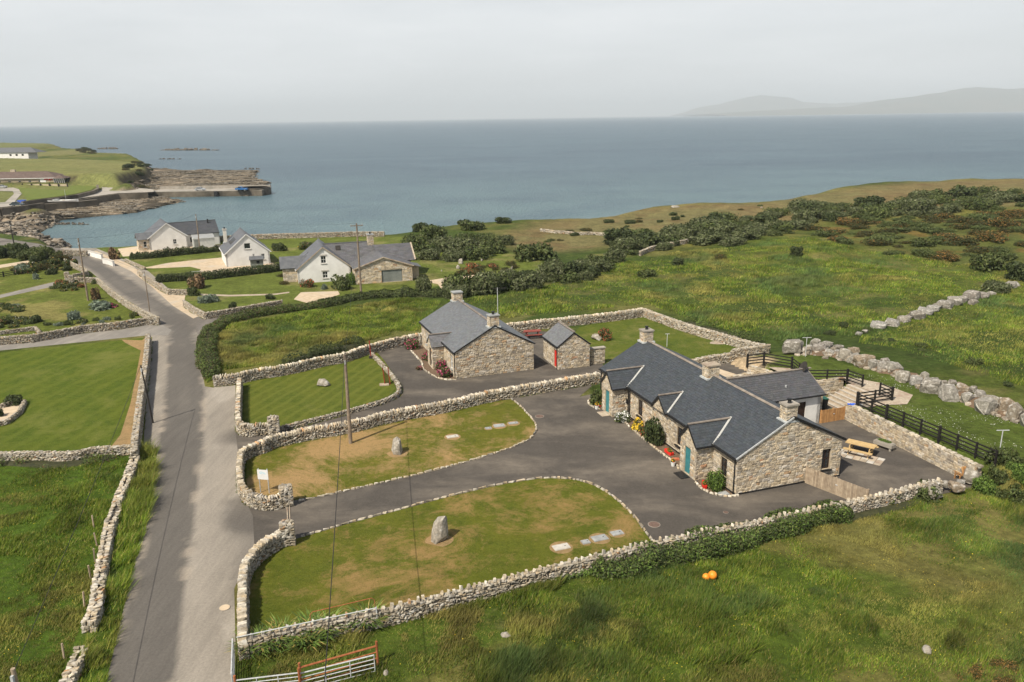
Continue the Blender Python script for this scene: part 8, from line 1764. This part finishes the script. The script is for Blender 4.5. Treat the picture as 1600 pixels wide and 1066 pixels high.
grass('meadow_grass', [at(700, 470), at(830, 455), at(960, 412), at(1060, 395), at(1150, 392), at(1240, 378), at(1340, 400), at(1500, 415), at(1700, 425), at(1700, 620), at(1500, 585), at(1400, 545), at(1300, 520), at(1215, 535), at(1120, 512), at(1010, 476), at(860, 490), at(740, 503), at(690, 500)], 150000, (.12, .45), .054, 7, .6, cl=3.0, lift=1.25)
grass('meadow_grass', [at(1340, 545), at(1700, 660), at(1750, 600), at(1700, 450), at(1590, 455), at(1500, 482), at(1400, 515), at(1345, 527)], 40000, (.12, .40), .042, 8, .4, cl=2.2, lift=1.2)
grass('lawn_edge_grass', [at(388, 990), at(390, 900), at(402, 872), at(464, 845), at(600, 807), at(780, 761), at(900, 753), at(1012, 846), at(860, 885), at(590, 948)], 70000, (.02, .07), .016, 9, .9, pal=np.array([(.125, .12, .025), (.16, .14, .035), (.20, .16, .05), (.12, .11, .025), (.26, .19, .08), (.10, .11, .025)]))
def foot_grass():
    rr = np.random.default_rng(5); V, C_ = [], []
    for P, w in WALLS:
        n = int(P.L * 60); t = rr.uniform(0, P.L, n); x, y, ux, uy = P(t); sd_ = rr.choice([-1, 1], n); off = sd_ * (w / 2 + np.abs(rr.normal(.03, .07, n))); x, y = x - uy * off, y + ux * off
        m = fbm(x, y, 1.6, 83, 3) > .50; x, y = x[m], y[m]; n = len(x); z = hgt(x, y); H_ = rr.uniform(.06, .26, n); a = rr.uniform(0, 6.28, n)
        V.append(np.stack([np.column_stack([x - np.cos(a) * .02, y - np.sin(a) * .02, z]), np.column_stack([x + np.cos(a) * .02, y + np.sin(a) * .02, z]), np.column_stack([x + rr.normal(.05, .08, n), y + rr.normal(.04, .08, n), z + H_])], 1).reshape(-1, 3)); C_.append(np.repeat(PAL_G[rr.integers(0, 6, n)] * rr.uniform(.7, 1.2, (n, 1)), 3, 0))
    V, C_ = np.concatenate(V), np.concatenate(C_); link('wall_foot_grass', mesh_np('wall_foot_grass', V, np.arange(len(V)), np.full(len(V) // 3, 3), C_, M['blade']), None, None, 'stuff')
foot_grass()
# yellow flowers in the rough grass
def dots(name, poly, n, z, s, col, seed):
    rr = np.random.default_rng(seed); P_ = np.array([p[:2] for p in poly]); x = rr.uniform(P_[:, 0].min(), P_[:, 0].max(), n * 4); y = rr.uniform(P_[:, 1].min(), P_[:, 1].max(), n * 4); m = (sd_poly(x, y, poly) > 0) & (fbm(x, y, 4, seed, 3) > .52); x, y = x[m][:n], y[m][:n]
    Pp = np.column_stack([x, y, hgt(x, y) + z * rr.uniform(.6, 1.2, len(x))]); V, Ff, Cn, Cc = leaves(Pp, np.tile([0, 0, 1.], (len(x), 1)), s, np.tile(col, (len(x), 1)) * rr.uniform(.8, 1.1, (len(x), 1)), rr, 1.0, .3); link(name, mesh_np(name, V, Ff, Cn, Cc, M['leaf']), None, None, 'stuff')
dots('wild_flowers', frontp, 700, .25, .022, (.75, .55, .04), 5); dots('wild_flowers', [at(-260, 1100), at(-150, 716), at(0, 716), at(190, 706), at(150, 900), at(70, 1120)], 400, .14, .022, (.75, .55, .04), 6)
dots('daisies', [HL(17.8, -4), HL(18, 8), HL(22, 10), HL(21, 20), HL(26, 12), HL(27, -3)], 700, .05, .03, (.7, .7, .62), 7)
ORD = 'first second third fourth fifth sixth seventh eighth ninth tenth'.split()
for g_, txt in (('strap-leaved clumps below the boundary wall', '%s strap-leaved clump from the left below the boundary wall'), ('pale outcrops on the heath', '%s pale rock outcrop from the left on the heath near the cliff edge'), ('wire fence posts beside the tumbledown wall', '%s weathered wire fence post counting up the picture beside the tumbledown wall')):
    L_ = [o for o in bpy.data.objects if o.get('group') == g_]; L_.sort(key=lambda o: o.location.y if 'posts' in g_ else o.location.x / o.location.y)
    for w_, o in zip(ORD, L_): o['label'] = txt % w_
bpy.context.view_layer.update()
